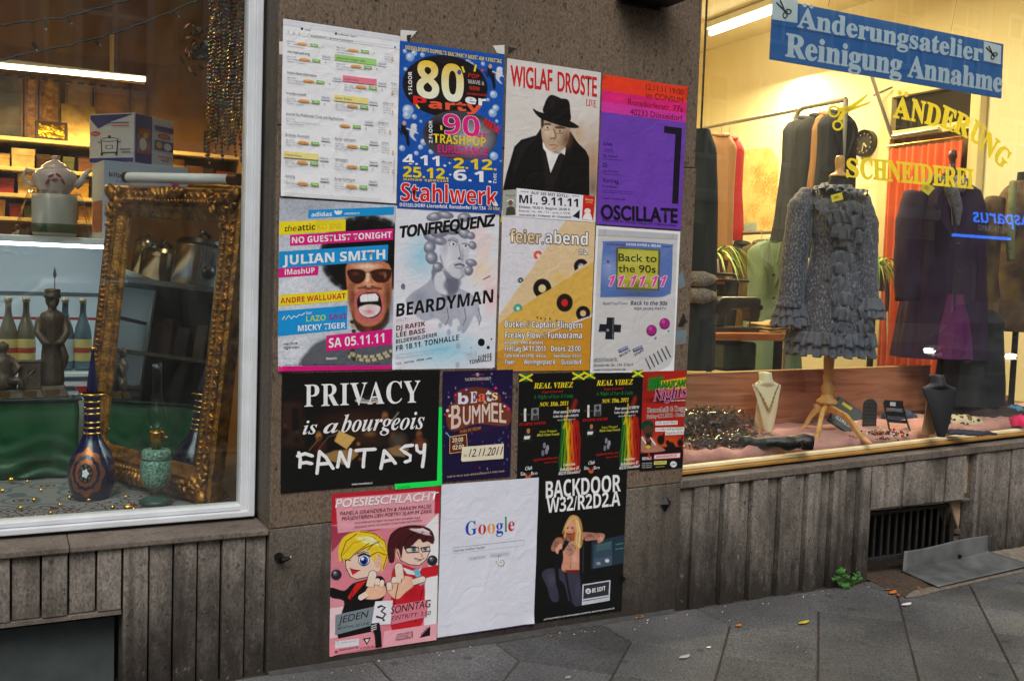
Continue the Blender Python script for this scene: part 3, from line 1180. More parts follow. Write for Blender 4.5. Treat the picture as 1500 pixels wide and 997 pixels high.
P_.T('DÜSSELDORFS DOPPELTE KULTPARTY MEIST AM 1.FREITAG',(78,142),(545,203),19,(245,214,40),'bold',0.0)
v=[(133,380),(352,400)]
P_.T('80',(133,372),(358,398),178,(250,200,40),'bold',0.012,grad=(255,250,225))
P_.T('P',(116,413),(178,424),44,(232,40,36),'bold',0.02)
P_.T('arty',(190,428),(445,446),42,(240,90,60),'bold',0.03)
P_.T('er',(368,402),(468,414),40,WHITE,'bold',0.03)
P_.T('1.FLOOR',(110,366),(108,252),18,WHITE,'bold',up=(-1,0))
P_.T('2.FLOOR',(207,600),(206,490),17,WHITE,'bold',up=(-1,0))
P_.T('POP',(380,275),(436,283),22,(190,30,30),'boldit')
P_.T('WAVE &',(380,305),(460,314),20,(190,190,190),'bold')
P_.T('NDW',(388,336),(438,342),20,(200,60,30),'bold')
P_.T('AUF DEM FLOOR',(374,360),(470,368),10,(200,40,30),'bold')
P_.T('90',(258,553),(436,568),98,(226,30,130),'bold',0.0,out=(WHITE,0.018))
P_.T('er',(415,566),(474,572),30,(226,30,130),'bold',0.0)
P_.T('NEU!',(458,512),(536,556),38,(230,30,36),'boldit',0.01,out=((90,10,20),0.02))
P_.T('TRASHPOP',(212,598),(465,615),44,(248,210,30),'bold')
P_.T('EURODANCE',(232,645),(474,660),38,(226,30,130),'bold')
P_.T('SONDERBEREICH: AUGE TROCKEN',(234,664),(470,676),12,(170,60,130),'bold')
P_.T('4.11.',(64,702),(272,714),48,WHITE,'bold',0.015)
P_.T('2.12.',(308,722),(516,732),50,(248,210,30),'bold',0.015)
P_.T('25.12.',(66,764),(282,776),50,(248,210,30),'bold',0.015)
P_.T('6.1.',(308,780),(492,792),52,WHITE,'bold',0.015)
P_.T('2012',(502,746),(500,796),15,WHITE,'bold',up=(1,0))
P_.T('+',(280,706),(298,707),18,WHITE,'bold')
P_.T('+',(284,762),(300,763),18,WHITE,'bold')
P_.T('Xmas special',(64,782),(282,790),12,(248,210,30),'bold')
P_.T('Stahlwerk',(56,878),(520,904),84,(226,26,34),'bold',0.0,out=(WHITE,0.03))
P_.T('DÜSSELDORF-Lierenfeld, Ronsdorfer Str.134',(50,908),(462,926),17,WHITE,'bold')
P_.T('22 Uhr',(474,924),(530,928),15,(248,210,30),'bold')
for ox,oy,k in[(90,560,1.0),(508,275,0.95)]:
 P_.blob([(ox-28,oy-60),(ox-16,oy-64),(ox-8,oy-40),(ox+2,oy-10),(ox+8,oy+50),(ox-4,oy+52),(ox-14,oy+8),(ox-34,oy-18)],(16,18,26))
 P_.blob([(ox+18,oy-50),(ox+34,oy-50),(ox+42,oy-20),(ox+26,oy+4),(ox+40,oy+30),(ox+22,oy+20),(ox+8,oy-4)],(210,216,226))
 P_.ell(ox-18,oy-56,9,11,(196,170,160))
 P_.ell(ox+28,oy-44,14,10,(230,228,230))
 P_.line([(ox-6,oy-30),(ox+16,oy-22),(ox+46,oy-8)],6,(220,220,230))
 P_.line([(ox-30,oy+0),(ox-44,oy-30)],6,(18,20,26))
P_.E(338,250,10,12,(60,80,160))
P_.E(450,240,7,7,(226,60,60))
for a,b in[((352,222),(362,252)),((412,246),(420,212)),((128,414),(144,432)),((248,514),(250,536))]:
 P_.L([a,b],9,(246,220,60))
P_.build('poster',1.4802,1.9886,.011,.003,'blue party poster with white bubbles and 80er 90er lettering over a red Stahlwerk',group=ROWG,seed=2,curl=[(1,1,.04,.006)])
# man in a black hat
P_=Poster([(72,40),(603,125),(573,982),(40,945)],.42,.594,(222,216,210),.0019)
P_.ell(560,640,130,300,(176,128,84),soft=1.0,a=0.9)
P_.ell(470,470,60,110,(196,158,110),soft=1.0,a=0.8)
P_.ell(560,780,60,120,(96,60,40),soft=1.0,a=0.8)
coat=[(46,788),(66,700),(110,545),(150,505),(235,480),(262,440),(300,470),(330,560),(370,590),(410,480),(430,458),(470,520),(520,570),(538,610),(540,830),(46,800)]
P_.poly(coat,(16,14,15),3)
P_.blob([(120,560),(200,505),(240,500),(180,560),(110,700)],(38,34,34),14,0.6)
P_.poly([(272,540),(300,560),(318,700),(372,600),(402,560),(398,600),(330,800),(290,800),(275,620)],(34,28,26),4)
P_.poly([(276,530),(298,556),(345,580),(404,556),(398,590),(368,580),(318,696),(290,570)],(236,232,230),3)
P_.poly([(272,520),(284,525),(292,575),(276,556)],(250,250,250),2)
P_.poly([(395,545),(404,552),(398,595),(384,575)],(250,250,250),2)
P_.blob([(266,380),(330,396),(420,430),(426,470),(410,530),(384,566),(340,576),(304,562),(276,520),(266,470)],(196,166,138),4)
P_.ell(408,505,46,84,(104,72,50),soft=1.0,a=0.95,rot=12)
P_.ell(300,452,34,62,(232,208,180),soft=1.0,a=0.9)
P_.ell(332,470,16,40,(226,198,168),soft=1.0,a=0.9)
P_.ell(318,545,34,22,(214,184,156),soft=1.0,a=0.7)
P_.poly([(262,378),(282,384),(277,432),(264,444)],(70,48,34),5)
P_.ell(300,416,30,14,(120,84,62),soft=1.0,a=0.9)
P_.ell(372,436,34,18,(84,56,40),soft=1.0,a=0.95)
P_.line([(276,420),(294,415),(316,419)],8,(60,40,28),5)
P_.line([(346,436),(372,434),(398,440)],8,(54,36,26),5)
P_.ell(298,437,15,8,(222,208,196),soft=.4)
P_.ell(300,438,7,7,(22,16,14),soft=.3)
P_.ell(370,455,16,9,(206,190,176),soft=.4)
P_.ell(371,456,7,7,(20,14,12),soft=.3)
P_.line([(282,448),(300,452),(314,446)],4,(140,104,80),4)
P_.line([(354,468),(374,472),(390,464)],4,(96,66,48),4)
P_.line([(336,446),(348,484),(344,498)],8,(120,84,62),8,.9)
P_.ell(330,498,20,8,(128,90,68),soft=0.9)
P_.ell(318,500,5,3,(60,36,28),soft=0.5)
P_.ell(340,503,5,3,(50,30,24),soft=0.5)
P_.line([(314,508),(300,522)],4,(170,130,104),5,.6)
P_.line([(354,512),(368,526)],4,(120,84,62),5,.6)
P_.line([(312,535),(336,535),(360,541)],5,(126,78,62),4)
P_.line([(314,541),(336,544),(356,551)],6,(186,134,112),5,.8)
P_.ell(336,556,22,6,(160,124,98),soft=1.0)
P_.ell(360,580,40,12,(84,58,44),soft=1.0,a=.8)
P_.blob([(218,326),(250,345),(330,365),(420,395),(476,428),(470,440),(420,438),(330,412),(262,385),(226,350)],(18,15,15),3)
P_.blob([(276,350),(284,300),(300,265),(322,250),(352,258),(378,270),(408,274),(424,292),(430,340),(428,400),(350,380)],(22,19,18),3)
P_.ell(330,300,22,44,(44,38,36),soft=1.0,a=0.7)
P_.P([(122,783),(574,832),(556,980),(122,946)],(236,236,244))
P_.P([(46,796),(124,790),(118,938),(42,940)],(170,172,160))
P_.E(88,856,20,8,(230,226,214))
P_.E(88,868,13,16,(120,90,70))
P_.P([(60,940),(66,896),(90,888),(112,896),(116,938)],(70,70,60))
P_.T('Wiglaf',(56,832),(116,832),12,(90,90,80))
P_.P([(504,822),(572,832),(560,972),(496,964)],(206,40,34))
P_.E(528,916,18,16,(236,228,220))
P_.P([(498,962),(512,930),(546,930),(558,970)],(240,236,232))
P_.T('Droste',(516,852),(560,858),10,(240,220,200),'bold')
P_.T('LIVE',(520,868),(556,872),9,(240,180,60),'bold')
P_.T('WIGLAF',(92,198),(326,226),116,(206,34,38),'reg',0.016)
P_.T('DROSTE',(358,228),(578,262),108,(206,34,38),'reg',0.016)
P_.T('LIVE',(518,312),(576,322),38,(206,60,56),'serif')
P_.T('***',(146,812),(192,816),14,(60,60,70),'bold')
P_.T('AUF SIE MIT IDYLL!',(206,818),(424,838),17,(60,64,84),'bold')
P_.T('***',(440,838),(484,842),14,(60,60,70),'bold')
P_.T('Mi., 9.11.11',(138,868),(474,892),46,(24,24,34),'bold',0.008)
P_.T('Einlass: 19:30 h  Beginn: 20:00 h',(138,898),(428,914),14,(50,50,60),'bold')
P_.T('Eintritt: 14,- AK / 11,- erm. + VVK',(136,920),(430,936),13,(60,60,70))
P_.T('www.zakk.de // Fichtenstr. 40 // Düsseldorf',(136,942),(434,958),12,(50,50,60),'bold')
P_.P([(442,946),(484,908),(482,960)],(24,26,50))
P_.build('poster',1.9104,1.9824,-.0008,.0022,'beige poster of a man in a black hat and dark coat, red lettering above',group=ROWG,seed=3)
# purple oscillate
P_=Poster([(72,38),(572,108),(540,965),(28,930)],.42,.594,(112,66,178))
P_.poly([(60,20),(600,80),(600,205),(60,130)],(246,62,36),2)
P_.poly([(60,20),(600,80),(600,130),(60,70)],(250,74,30),60,0.5)
P_.poly([(40,128),(600,203),(600,320),(40,252)],(226,36,120),4)
P_.poly([(40,190),(600,268),(600,320),(40,252)],(214,56,160),4)
P_.grain(60,0.06,4)
IN=(58,20,30)
P_.T('12.11.11 19:00',(326,124),(548,156),33,(110,30,24))
P_.T('im CONSUM',(328,174),(548,204),34,(110,28,30))
P_.T('Ronsdorferstr. 77a',(222,214),(546,256),34,(96,20,44),'reg',.003)
P_.T('40233 Düsseldorf',(232,272),(544,308),34,(80,16,60),'reg',.003)
P_.P([(436,338),(541,350),(521,806),(484,803),(502,386),(434,378)],(26,18,34))
P_.T('Live',(76,454),(124,459),24,(34,20,60),'reg',.008)
P_.T('Dj',(70,582),(94,584),24,(34,20,60),'reg',.008)
P_.T('Vortrag',(66,674),(162,682),26,(34,20,60),'reg',.008)
for t,x,y,wd in[('toktok',76,484,55),('DJ Rafael',72,522,85),('Jan Schulte',70,612,92),('Frank Bauer',64,704,90),('www.oscillate.de',62,776,138)]:
 P_.T(t,(x,y),(x+wd,y+wd*.06),13,(52,30,96))
for x,y,wd in[(76,492,60),(72,536,112),(70,624,115),(64,722,190),(64,734,185)]:
 P_.L([(x,y),(x+wd,y+wd*.07)],2,(60,36,110))
P_.T('OSCILLATE',(56,896),(516,922),84,(24,16,34),'reg',.032)
P_.T('Eventreihe für analoge Klang und Videosynthese',(62,912),(510,944),15,(50,28,90))
P_.build('poster',2.3368,1.9763,.0004,.003,'purple poster with a red and pink top, a tall black numeral 1 and OSCILLATE',group=ROWG,seed=4,curl=[(1,0,.06,.012),(0,0,.03,.006)])
# shouting man with sunglasses
P_=Poster([(40,10),(678,48),(655,965),(18,980)],.42,.594,(196,202,212),.0020)
P_.ell(200,60,330,120,(150,158,168),soft=1.0,a=0.7)
P_.ell(120,480,190,260,(222,226,234),soft=1.0)
P_.ell(100,860,140,140,(218,222,230),soft=1.0)
P_.blob([(170,960),(190,860),(270,800),(400,770),(560,800),(655,820),(660,965)],(92,96,104),20)
P_.ell(520,330,262,230,(18,13,13),soft=0.12)
for i in range(60):
 a=i*0.31
 P_.ell(520+245*math.cos(a),330+215*math.sin(a),26,24,(20,14,14),soft=0.7,a=0.9)
P_.ell(640,620,60,120,(170,174,182),soft=0.8)
P_.blob([(412,372),(520,356),(640,376),(656,500),(644,620),(604,726),(524,764),(468,744),(426,640),(408,500)],(196,122,84),8)
P_.ell(522,440,84,70,(238,182,146),soft=1.0,a=0.9)
P_.ell(520,388,100,22,(250,214,186),soft=1.0)
P_.ell(440,560,40,150,(104,54,36),soft=1.0,a=0.85)
P_.ell(634,560,34,170,(70,36,26),soft=1.0,a=0.9)
P_.ell(470,520,30,34,(226,160,122),soft=1.0,a=.9)
P_.ell(592,520,34,34,(210,140,104),soft=1.0,a=.9)
P_.line([(412,418),(520,424),(654,412)],8,(30,16,14),4)
P_.blob([(412,412),(462,404),(506,416),(512,452),(484,484),(444,482),(418,452)],(58,28,22),5)
P_.blob([(540,416),(592,402),(650,408),(650,450),(622,478),(572,478),(544,450)],(64,30,22),5)
P_.ell(456,430,26,14,(120,66,48),soft=1.0,a=.8)
P_.ell(606,428,28,14,(136,76,54),soft=1.0,a=.8)
P_.ell(620,440,10,22,(190,130,100),soft=1.0,a=.6)
P_.line([(524,430),(520,476)],14,(248,204,172),10)
P_.line([(540,436),(546,480)],10,(150,88,60),8,.8)
P_.ell(528,492,38,18,(226,160,126),soft=0.8)
P_.ell(510,500,10,6,(70,30,24),soft=0.5)
P_.ell(548,500,10,6,(64,28,22),soft=0.5)
P_.line([(468,512),(500,508),(530,514),(560,508),(596,514)],12,(60,34,28),8,.85)
P_.blob([(452,560),(480,522),(525,526),(570,520),(604,560),(612,630),(584,696),(525,706),(474,688),(452,630)],(204,104,100),6)
P_.blob([(464,572),(500,540),(572,536),(596,576),(598,634),(564,674),(508,676),(472,640)],(26,10,12),4)
P_.poly([(480,560),(494,546),(566,540),(582,560),(578,582),(482,588)],(246,246,244),4)
for x_ in(500,522,546,566):
 P_.line([(x_,546),(x_,584)],2,(190,186,184),2,.7)
P_.blob([(474,620),(530,602),(590,614),(576,656),(525,674),(486,656)],(232,214,214),6)
P_.ell(532,642,40,22,(214,120,124),soft=.9)
P_.blob([(440,640),(456,690),(520,726),(596,696),(636,620),(636,706),(566,772),(490,764),(444,714)],(40,24,20),12,0.9)
P_.ell(524,742,30,14,(130,78,56),soft=1.0,a=.7)
for i in range(40):
 x=420+(i%20)*12
 y=868+28*math.sin((x-400)/75)+(i//20)*20
 P_.ell(x,y,9,9,(196,186,150)if i%3 else(90,84,70))
for i in range(9):
 P_.ell(436+(i%3)*4,700+i*26,13,12,(170,162,130)if i%2 else(60,56,48))
P_.grain(10,0.14,6)
CY,MG,YL=(20,150,218),(222,24,128),(246,220,30)
P_.P([(198,76),(672,56),(668,100),(196,122)],CY)
P_.P([(38,142),(404,127),(402,192),(36,216)],YL)
P_.P([(96,216),(668,177),(666,240),(94,276)],MG)
P_.P([(34,308),(638,268),(634,356),(32,402)],CY)
P_.P([(30,402),(252,387),(248,438),(28,454)],MG)
P_.P([(36,550),(412,522),(408,582),(26,614)],YL)
P_.P([(26,640),(410,608),(406,742),(22,782)],CY)
P_.P([(292,778),(658,738),(654,826),(288,868)],MG)
P_.P([(20,950),(656,944),(655,966),(18,980)],MG)
P_.T('adidas',(214,114),(328,109),24,WHITE,'bold')
for dx,rr in[(-12,-35),(0,0),(12,35)]:
 P_.E(363+dx,90,7,14,WHITE,rot=rr)
P_.P([(348,102),(380,100),(380,103),(348,105)],CY)
P_.T('PRESENTS',(398,102),(480,99),11,WHITE,'bold')
P_.T('the',(66,196),(132,192),34,(30,24,20),'it')
P_.T('attic',(138,192),(234,186),34,(24,20,18),'bold')
P_.T('KO BNS',(248,184),(378,178),30,(214,190,60))
P_.T('NO GUESTLIST TONIGHT',(106,262),(658,228),34,WHITE,'bold',.006)
P_.T('JULIAN SMITH',(54,382),(620,346),52,WHITE,'bold',.012)
P_.T('iMashUP',(64,438),(230,426),30,WHITE,'bold')
P_.T('ANDRE WALLUKAT',(38,598),(400,568),30,(190,20,60),'bold')
P_.L([(48,690),(60,668),(66,690),(84,664),(96,684),(112,668),(126,676),(142,660),(156,664),(172,650)],5,WHITE)
P_.T('bar',(182,660),(214,656),18,WHITE)
P_.T('LAZO',(180,700),(288,692),32,(190,220,60),'bold')
P_.T('SAVI',(306,690),(400,682),32,(150,40,140),'bold')
P_.T('MICKY TIGER',(134,754),(398,734),32,WHITE,'bold')
P_.T('SA 05.11.11',(304,846),(612,814),52,WHITE,'bold',-0.004)
P_.T('nacht',(54,832),(116,829),17,(40,44,52))
P_.T('agenten',(54,852),(140,849),17,(40,44,52))
P_.E(124,820,7,6,(120,124,130))
P_.T('theattic',(288,914),(350,911),14,WHITE,'bold')
P_.T('theattic - KO Bonsaistr. 16 - 40213 Düsseldorf - Einlass 23 Uhr',(56,946),(400,941),8,(60,60,66))
P_.T('fb.com/theattic',(520,938),(600,935),8,(60,60,66))
P_.build('poster',1.0588,1.3998,.007,.0025,'poster of a shouting man with big curly hair and sunglasses behind cyan and magenta bars',group=ROWG,seed=5,curl=[(0,1,.07,.010)])
# grey marble head
P_=Poster([(42,10),(642,55),(615,945),(15,960)],.42,.594,(226,228,236),.0020)
P_.ell(190,300,130,170,(150,210,232),soft=1.0,a=0.9)
P_.ell(300,840,330,130,(130,206,230),soft=1.0,a=0.9)
P_.ell(540,380,110,130,(246,214,176),soft=1.0,a=0.8)
P_.ell(600,530,70,150,(244,190,190),soft=1.0,a=0.8)
P_.ell(150,720,150,90,(236,200,206),soft=1.0,a=0.8)
P_.poly([(480,100),(620,200),(560,320),(470,240)],(240,206,196),30,0.5)
G1,G2,G3=(188,190,202),(120,122,140),(226,227,234)
P_.blob([(100,570),(130,520),(230,450),(262,400),(330,430),(400,480),(480,520),(524,580),(526,690),(500,640),(470,700),(430,750),(400,660),(330,700),(280,660),(190,670)],(176,180,194),5)
P_.ell(180,540,70,60,(140,146,164),soft=1.0,a=0.8)
P_.ell(470,600,60,90,(200,204,216),soft=1.0,a=0.8)
P_.blob([(262,370),(390,420),(400,500),(340,560),(290,500),(255,440)],(132,134,150),6)
P_.blob([(300,380),(330,420),(340,520),(280,500),(265,430)],(214,216,226),10)
P_.blob([(318,190),(400,170),(462,220),(468,290),(446,350),(436,410),(405,438),(365,418),(318,370),(296,300)],(206,208,218),4)
P_.ell(345,320,40,90,(232,233,240),soft=1.0,a=0.9)
P_.ell(432,390,26,50,(150,152,168),soft=1.0,a=0.7)
for x,y,a,b,r_ in[(260,190,60,36,20),(300,160,60,34,-10),(240,250,34,40,30),(250,310,36,40,-20),(285,365,30,30,10),(300,215,40,24,10),(380,150,60,30,0),(440,170,40,30,30),(478,185,26,22,20),(488,240,22,26,-30),(480,340,34,22,10),(466,385,26,30,20),(270,75,50,26,-10),(330,66,50,22,10),(440,80,40,26,0)]:
 P_.ell(x,y,a,b,G2,rot=r_)
 P_.ell(x-6,y-6,a*.8,b*.75,G1,soft=0.9,rot=r_)
 P_.ell(x-10,y-9,a*.4,b*.3,G3,soft=1.0,rot=r_)
P_.ell(374,232,24,16,(150,152,166))
P_.ell(374,232,17,14,(232,232,238))
P_.ell(377,233,7,8,(60,62,76))
P_.ell(445,243,14,13,(226,226,234))
P_.ell(447,243,6,7,(60,62,76))
P_.line([(346,206),(376,196),(404,212)],5,(120,122,138),4)
P_.line([(408,232),(420,300),(404,318),(430,322)],5,(120,122,140),4)
P_.line([(386,352),(416,344),(440,356)],8,(96,98,116),3)
P_.line([(388,366),(418,372),(438,362)],9,(150,152,168),4)
P_.line([(384,356),(414,352),(440,358)],4,(54,56,72),3)
P_.line([(346,214),(372,208),(402,222)],6,(86,88,104),4)
P_.line([(428,232),(446,228),(462,240)],6,(86,88,104),4)
P_.ell(412,314,14,8,(70,72,88),soft=.8)
P_.ell(430,300,12,60,(132,134,150),soft=1.0,a=.7)
P_.line([(300,300),(318,370),(366,420),(406,440),(438,412)],7,(110,112,130),7,.8)
P_.ell(330,250,20,70,(168,170,184),soft=1.0,a=.7)
P_.blob([(340,430),(420,440),(400,500),(360,520),(320,480)],(104,106,124),16,.8)
for x0,x1 in[(340,330),(440,432),(520,524)]:
 P_.line([(x0,600),((x0+x1)/2+14,660),(x1,700)],5,(110,116,134),3)
for x,y in[(250,640),(300,700),(360,690),(410,720),(350,740),(404,820),(400,930)]:
 P_.ell(x,y,16,24,(150,160,184),soft=0.5,a=0.7)
P_.T('TONFREQUENZ',(60,196),(612,130),66,(14,13,16),'bold',.02,slant=.1,track=-.1)
P_.T('BEARDYMAN',(42,652),(604,566),74,(18,16,20),'bold',.008,slant=.05)
P_.T('(PAST)',(42,688),(112,676),22,(190,180,196))
P_.T('DJ RAFIK',(42,732),(212,704),27,(18,16,22),'bold')
P_.T('LEE BASS',(42,772),(210,744),27,(18,16,22),'bold')
P_.T('BILDERWILDERER',(40,808),(282,764),22,(18,16,22),'bold',-.006)
P_.T('FR 18.11. TONHALLE',(40,852),(408,784),31,(18,16,22),'bold')
P_.T('TONFREQUENZ IST EINE VERANSTALTUNG DER JUNGEN TONHALLE',(40,880),(340,836),10,(190,196,210))
P_.T('BEGINN 20 UHR EINTRITT FREI',(40,900),(260,866),10,(190,196,210))
P_.E(538,797,20,22,BLACK)
P_.E(578,826,9,10,BLACK)
P_.E(596,778,5,5,BLACK)
P_.E(478,828,3,3,BLACK)
P_.P([(84,456),(96,470),(92,494),(72,490),(70,470)],(110,116,134))
P_.P([(545,434),(588,412),(590,418),(548,438)],(120,110,120))
P_.T('NEUE',(452,880),(512,868),20,(190,190,202))
P_.T('TONE',(450,906),(512,896),20,(190,190,202))
P_.T('JUNGE',(516,896),(598,880),22,BLACK,'bold')
P_.T('TONHALLE',(468,924),(598,902),22,BLACK,'bold')
P_.T('WDR',(38,934),(74,929),14,(150,150,160))
P_.T('UNICUM',(86,924),(146,914),10,(90,90,100),'bold')
P_.T('PRINZ',(160,910),(206,902),10,(50,50,60),'boldit')
P_.T('coolibri',(216,900),(252,894),9,(50,50,60),'bold')
P_.build('poster',1.4796,1.4001,.0017,.0012,'pale poster of a grey marble head lettered Tonfrequenz and Beardyman',group=ROWG,seed=6,curl=[(0,1,.05,.008)])
# ochre records
P_=Poster([(65,25),(628,68),(603,965),(20,975)],.42,.594,(224,222,228))
P_.poly([(450,50),(640,50),(640,300),(100,640),(30,700),(40,620),(250,330)],(226,198,154),2)
P_.poly([(640,285),(640,600),(560,640),(20,860),(20,690),(130,600)],(222,178,84),2)
P_.poly([(640,620),(640,990),(0,990),(0,860)],(206,146,46),3)
P_.ell(410,390,60,40,(224,186,90),soft=1.0)
def disc(cx,cy,rx,ry,col,cut,lab):
 """a record sinking behind an edge: cut = (point, direction of the edge)"""
 (px,py),(dx,dy)=cut
 side=(P_.X-px)*dy-(P_.Y-py)*dx
 m0=np.clip((1-np.hypot((P_.X-cx)/rx,(P_.Y-cy)/ry))*rx/P_.px,0,1)*np.clip(side/P_.px+.5,0,1)
 P_.mix(m0,col)
 m1=np.clip((1-np.hypot((P_.X-cx)/(rx*.42),(P_.Y-cy)/(ry*.42)))*rx*.42/P_.px,0,1)*np.clip(side/P_.px+.5,0,1)
 P_.mix(m1,lab)
disc(308,458,58,62,(30,26,26),((252,520),(120,-66)),(226,210,150))
disc(545,326,46,48,(30,26,26),((500,356),(90,-55)),(236,234,236))
disc(283,258,30,30,(222,92,50),((255,300),(60,-60)),(236,220,210))
disc(175,408,19,19,(48,60,66),((150,440),(60,-40)),(200,206,210))
disc(158,580,30,30,(70,166,136),((120,610),(90,-30)),(226,236,230))
disc(446,545,52,58,(34,28,26),((380,640),(60,0)),(206,40,36))
disc(560,610,46,48,(30,26,26),((510,655),(100,-30)),(226,190,140))
P_.T('HITS',(528,326),(562,318),16,(40,40,50),'bold')
P_.grain(14,0.05,9)
P_.T('feier.',(112,180),(315,190),74,(232,206,160),'bold',.0,out=((60,44,30),.045))
P_.T('abend',(326,186),(584,200),74,WHITE,'bold',.0,out=((50,40,34),.045))
P_.T('#2',(530,250),(586,256),34,WHITE,'bold',0,out=((50,40,34),.045))
BR=(56,36,26)
for t,x0,y0,x1,y1,h in[('Buckel // Captain Flingern',74,696,556,702,40),('Freaky Flow // Funkorama',76,764,554,766,40),('visuals: Olli Konert',70,800,312,802,20),('Freitag 04.11.2011',72,846,326,846,34),('Doors: 23:00',362,846,546,845,34),('Early bird vor 24:00 / 4 Euro',70,884,328,884,20),('Abendkasse: 6 Euro',378,884,550,883,20),('Foyer',72,928,132,928,28),('Worringerplatz 4',190,928,386,927,28),('Düsseldorf',428,928,552,926,28)]:
 P_.T(t,(x0,y0),(x1,y1),h,WHITE,'bold',0,out=(BR,.05))
for x,y in[(300,640),(326,645),(355,642),(395,655),(276,634)]:
 P_.E(x,y,5,6,(120,78,30))
P_.build('poster',1.9097,1.3874,-.0021,.0019,'ochre and white poster of vinyl records lettered feier.abend',group=ROWG,seed=7)
# toy console
P_=Poster([(75,28),(622,65),(578,975),(45,970)],.42,.594,(240,240,244))
P_.poly([(90,52),(604,84),(576,880),(545,940),(480,968),(60,960)],(206,205,204),4)
P_.poly([(90,50),(606,82),(604,118),(88,92)],(190,190,192),3)
P_.line([(88,92),(604,118)],4,(150,150,156))
P_.line([(130,54),(128,92)],4,(160,160,166))
P_.line([(574,82),(572,116)],4,(160,160,166))
P_.blob([(130,130),(340,132),(560,150),(572,168),(562,440),(540,478),(480,494),(300,490),(118,492),(106,470),(110,300),(120,150)],(92,120,184),3)
P_.ell(160,310,90,120,(150,170,214),soft=1.0,a=0.8)
P_.ell(520,210,60,60,(110,130,186),soft=1.0,a=0.8)
P_.ell(350,470,200,50,(70,84,120),soft=1.0,a=0.8)
P_.poly([(212,168),(484,184),(492,200),(482,450),(208,440),(204,180)],(84,84,60),3)
P_.poly([(218,178),(478,192),(472,440),(214,428)],(190,186,66),5)
P_.ell(330,240,110,70,(206,204,96),soft=1.0)
P_.ell(345,420,130,50,(110,116,40),soft=1.0)
P_.L([(142,147),(262,152)],3,(54,64,130))
P_.L([(142,154),(262,159)],3,(150,50,110))
P_.L([(498,164),(556,167)],3,(54,64,130))
P_.T('HYPER HYPER & HELAU',(270,158),(494,168),16,WHITE,'bold')
P_.E(152,262,8,8,(120,50,60))
P_.T('BATTERY',(130,292),(174,294),8,(200,206,226))
P_.T('Back to',(220,258),(466,266),48,(44,52,30),'reg',.012)
P_.T('the 90s',(220,330),(460,336),48,(44,52,30),'reg',.012)
P_.T('11.11.11',(150,420),(522,426),70,(232,70,160),'boldit',.01,out=(WHITE,.03),slant=.18)
P_.T('RockYourTown',(122,540),(278,540),18,(60,60,90),'it')
P_.T('Back to the 90s',(298,542),(536,546),26,(44,44,90),'boldit',-.008)
P_.T('90ER JAHRE-PARTY',(320,575),(532,578),18,(80,80,120),'it')
P_.P([(148,620),(196,622),(194,760),(138,758)],(34,34,42))
P_.P([(102,662),(240,668),(236,716),(96,712)],(34,34,42))
P_.L([(188,630),(186,752)],4,(120,122,136))
P_.E(154,702,9,9,(140,142,156))
P_.L([(106,708),(140,710)],4,(110,112,126))
for x,y in[(434,704),(518,662)]:
 P_.E(x,y+3,34,36,(90,20,70))
 P_.E(x,y,31,32,(170,40,130))
 P_.E(x-8,y-10,12,12,(196,80,160))
P_.T('B',(454,766),(466,760),12,(60,60,90),'bold')
P_.T('A',(536,722),(550,716),12,(60,60,90),'bold')
for x,y in[(254,826),(346,824)]:
 P_.L([(x-30,y+12),(x+30,y-14)],22,(70,76,110))
 P_.L([(x-26,y+8),(x+28,y-16)],12,(146,156,190))
P_.T('SELECT',(232,874),(302,838),13,(50,50,80),'bold',up=(-.45,-.9))
P_.T('START',(328,868),(388,836),13,(50,50,80),'bold',up=(-.45,-.9))
for i in range(6):
 x,y=396+i*25.5,884-i*15
 P_.L([(x,y),(x+34,y+70)],9,(70,70,78))
 P_.L([(x+3,y+2),(x+35,y+66)],4,(150,150,156))
P_.T('stahlwerk',(70,898),(216,898),24,(170,170,170),'bold',0,out=((60,70,60),.02))
P_.T('Ronsdorfer Str. 134  D\'dorf',(68,930),(318,930),17,(60,60,90),'it')
P_.T('www.rockyourtown.de',(66,958),(268,958),17,(60,60,90),'it')
P_.build('poster',2.3331,1.3757,-.0033,.0026,'light grey poster drawn like a handheld game console lettered Back to the 90s',group=ROWG,seed=8)
# privacy
P_=Poster([(60,65),(1280,38),(1262,885),(52,970)],.594,.42,(10,8,9))
P_.poly([(60,280),(215,275),(230,620),(60,620)],(52,34,26),60,0.9)
P_.poly([(140,330),(190,330),(196,500),(140,500)],(20,13,12),20)
P_.ell(640,430,420,130,(62,38,26),soft=1.0,a=0.9)
P_.ell(720,560,380,100,(58,38,24),soft=1.0,a=0.9)
for x,y,r_ in[(85,460,18),(180,510,16)]:
 P_.ell(x,y,r_,r_*1.3,(70,46,34),soft=0.8)
 P_.ell(x,y+60,r_*2,50,(26,18,16),soft=0.8)
for x,y,c in[(345,540,(170,120,60)),(855,390,(150,104,60)),(920,540,(90,62,44)),(1120,530,(130,80,54))]:
 P_.ell(x,y+110,90,110,(34,22,18),soft=0.6)
 P_.ell(x,y,32,44,c,soft=0.7)
 P_.ell(x+6,y+14,24,22,(70,42,28),soft=0.9)
P_.ell(960,580,90,90,(84,74,62),soft=0.8,a=0.8)
P_.ell(1130,600,70,60,(130,70,40),soft=0.8,a=0.8)
P_.ell(360,620,60,80,(66,24,22),soft=0.8)
P_.poly([(466,578),(500,498),(626,555),(560,640)],(206,168,92),5)
P_.poly([(390,680),(470,650),(640,640),(650,680),(560,760),(410,720)],(150,118,70),12)
P_.poly([(870,640),(960,610),(1040,640),(1010,700),(920,690)],(140,108,72),12)
P_.ell(650,600,20,20,(150,100,60),soft=0.8)
P_.ell(665,715,22,20,(120,60,60),soft=0.8)
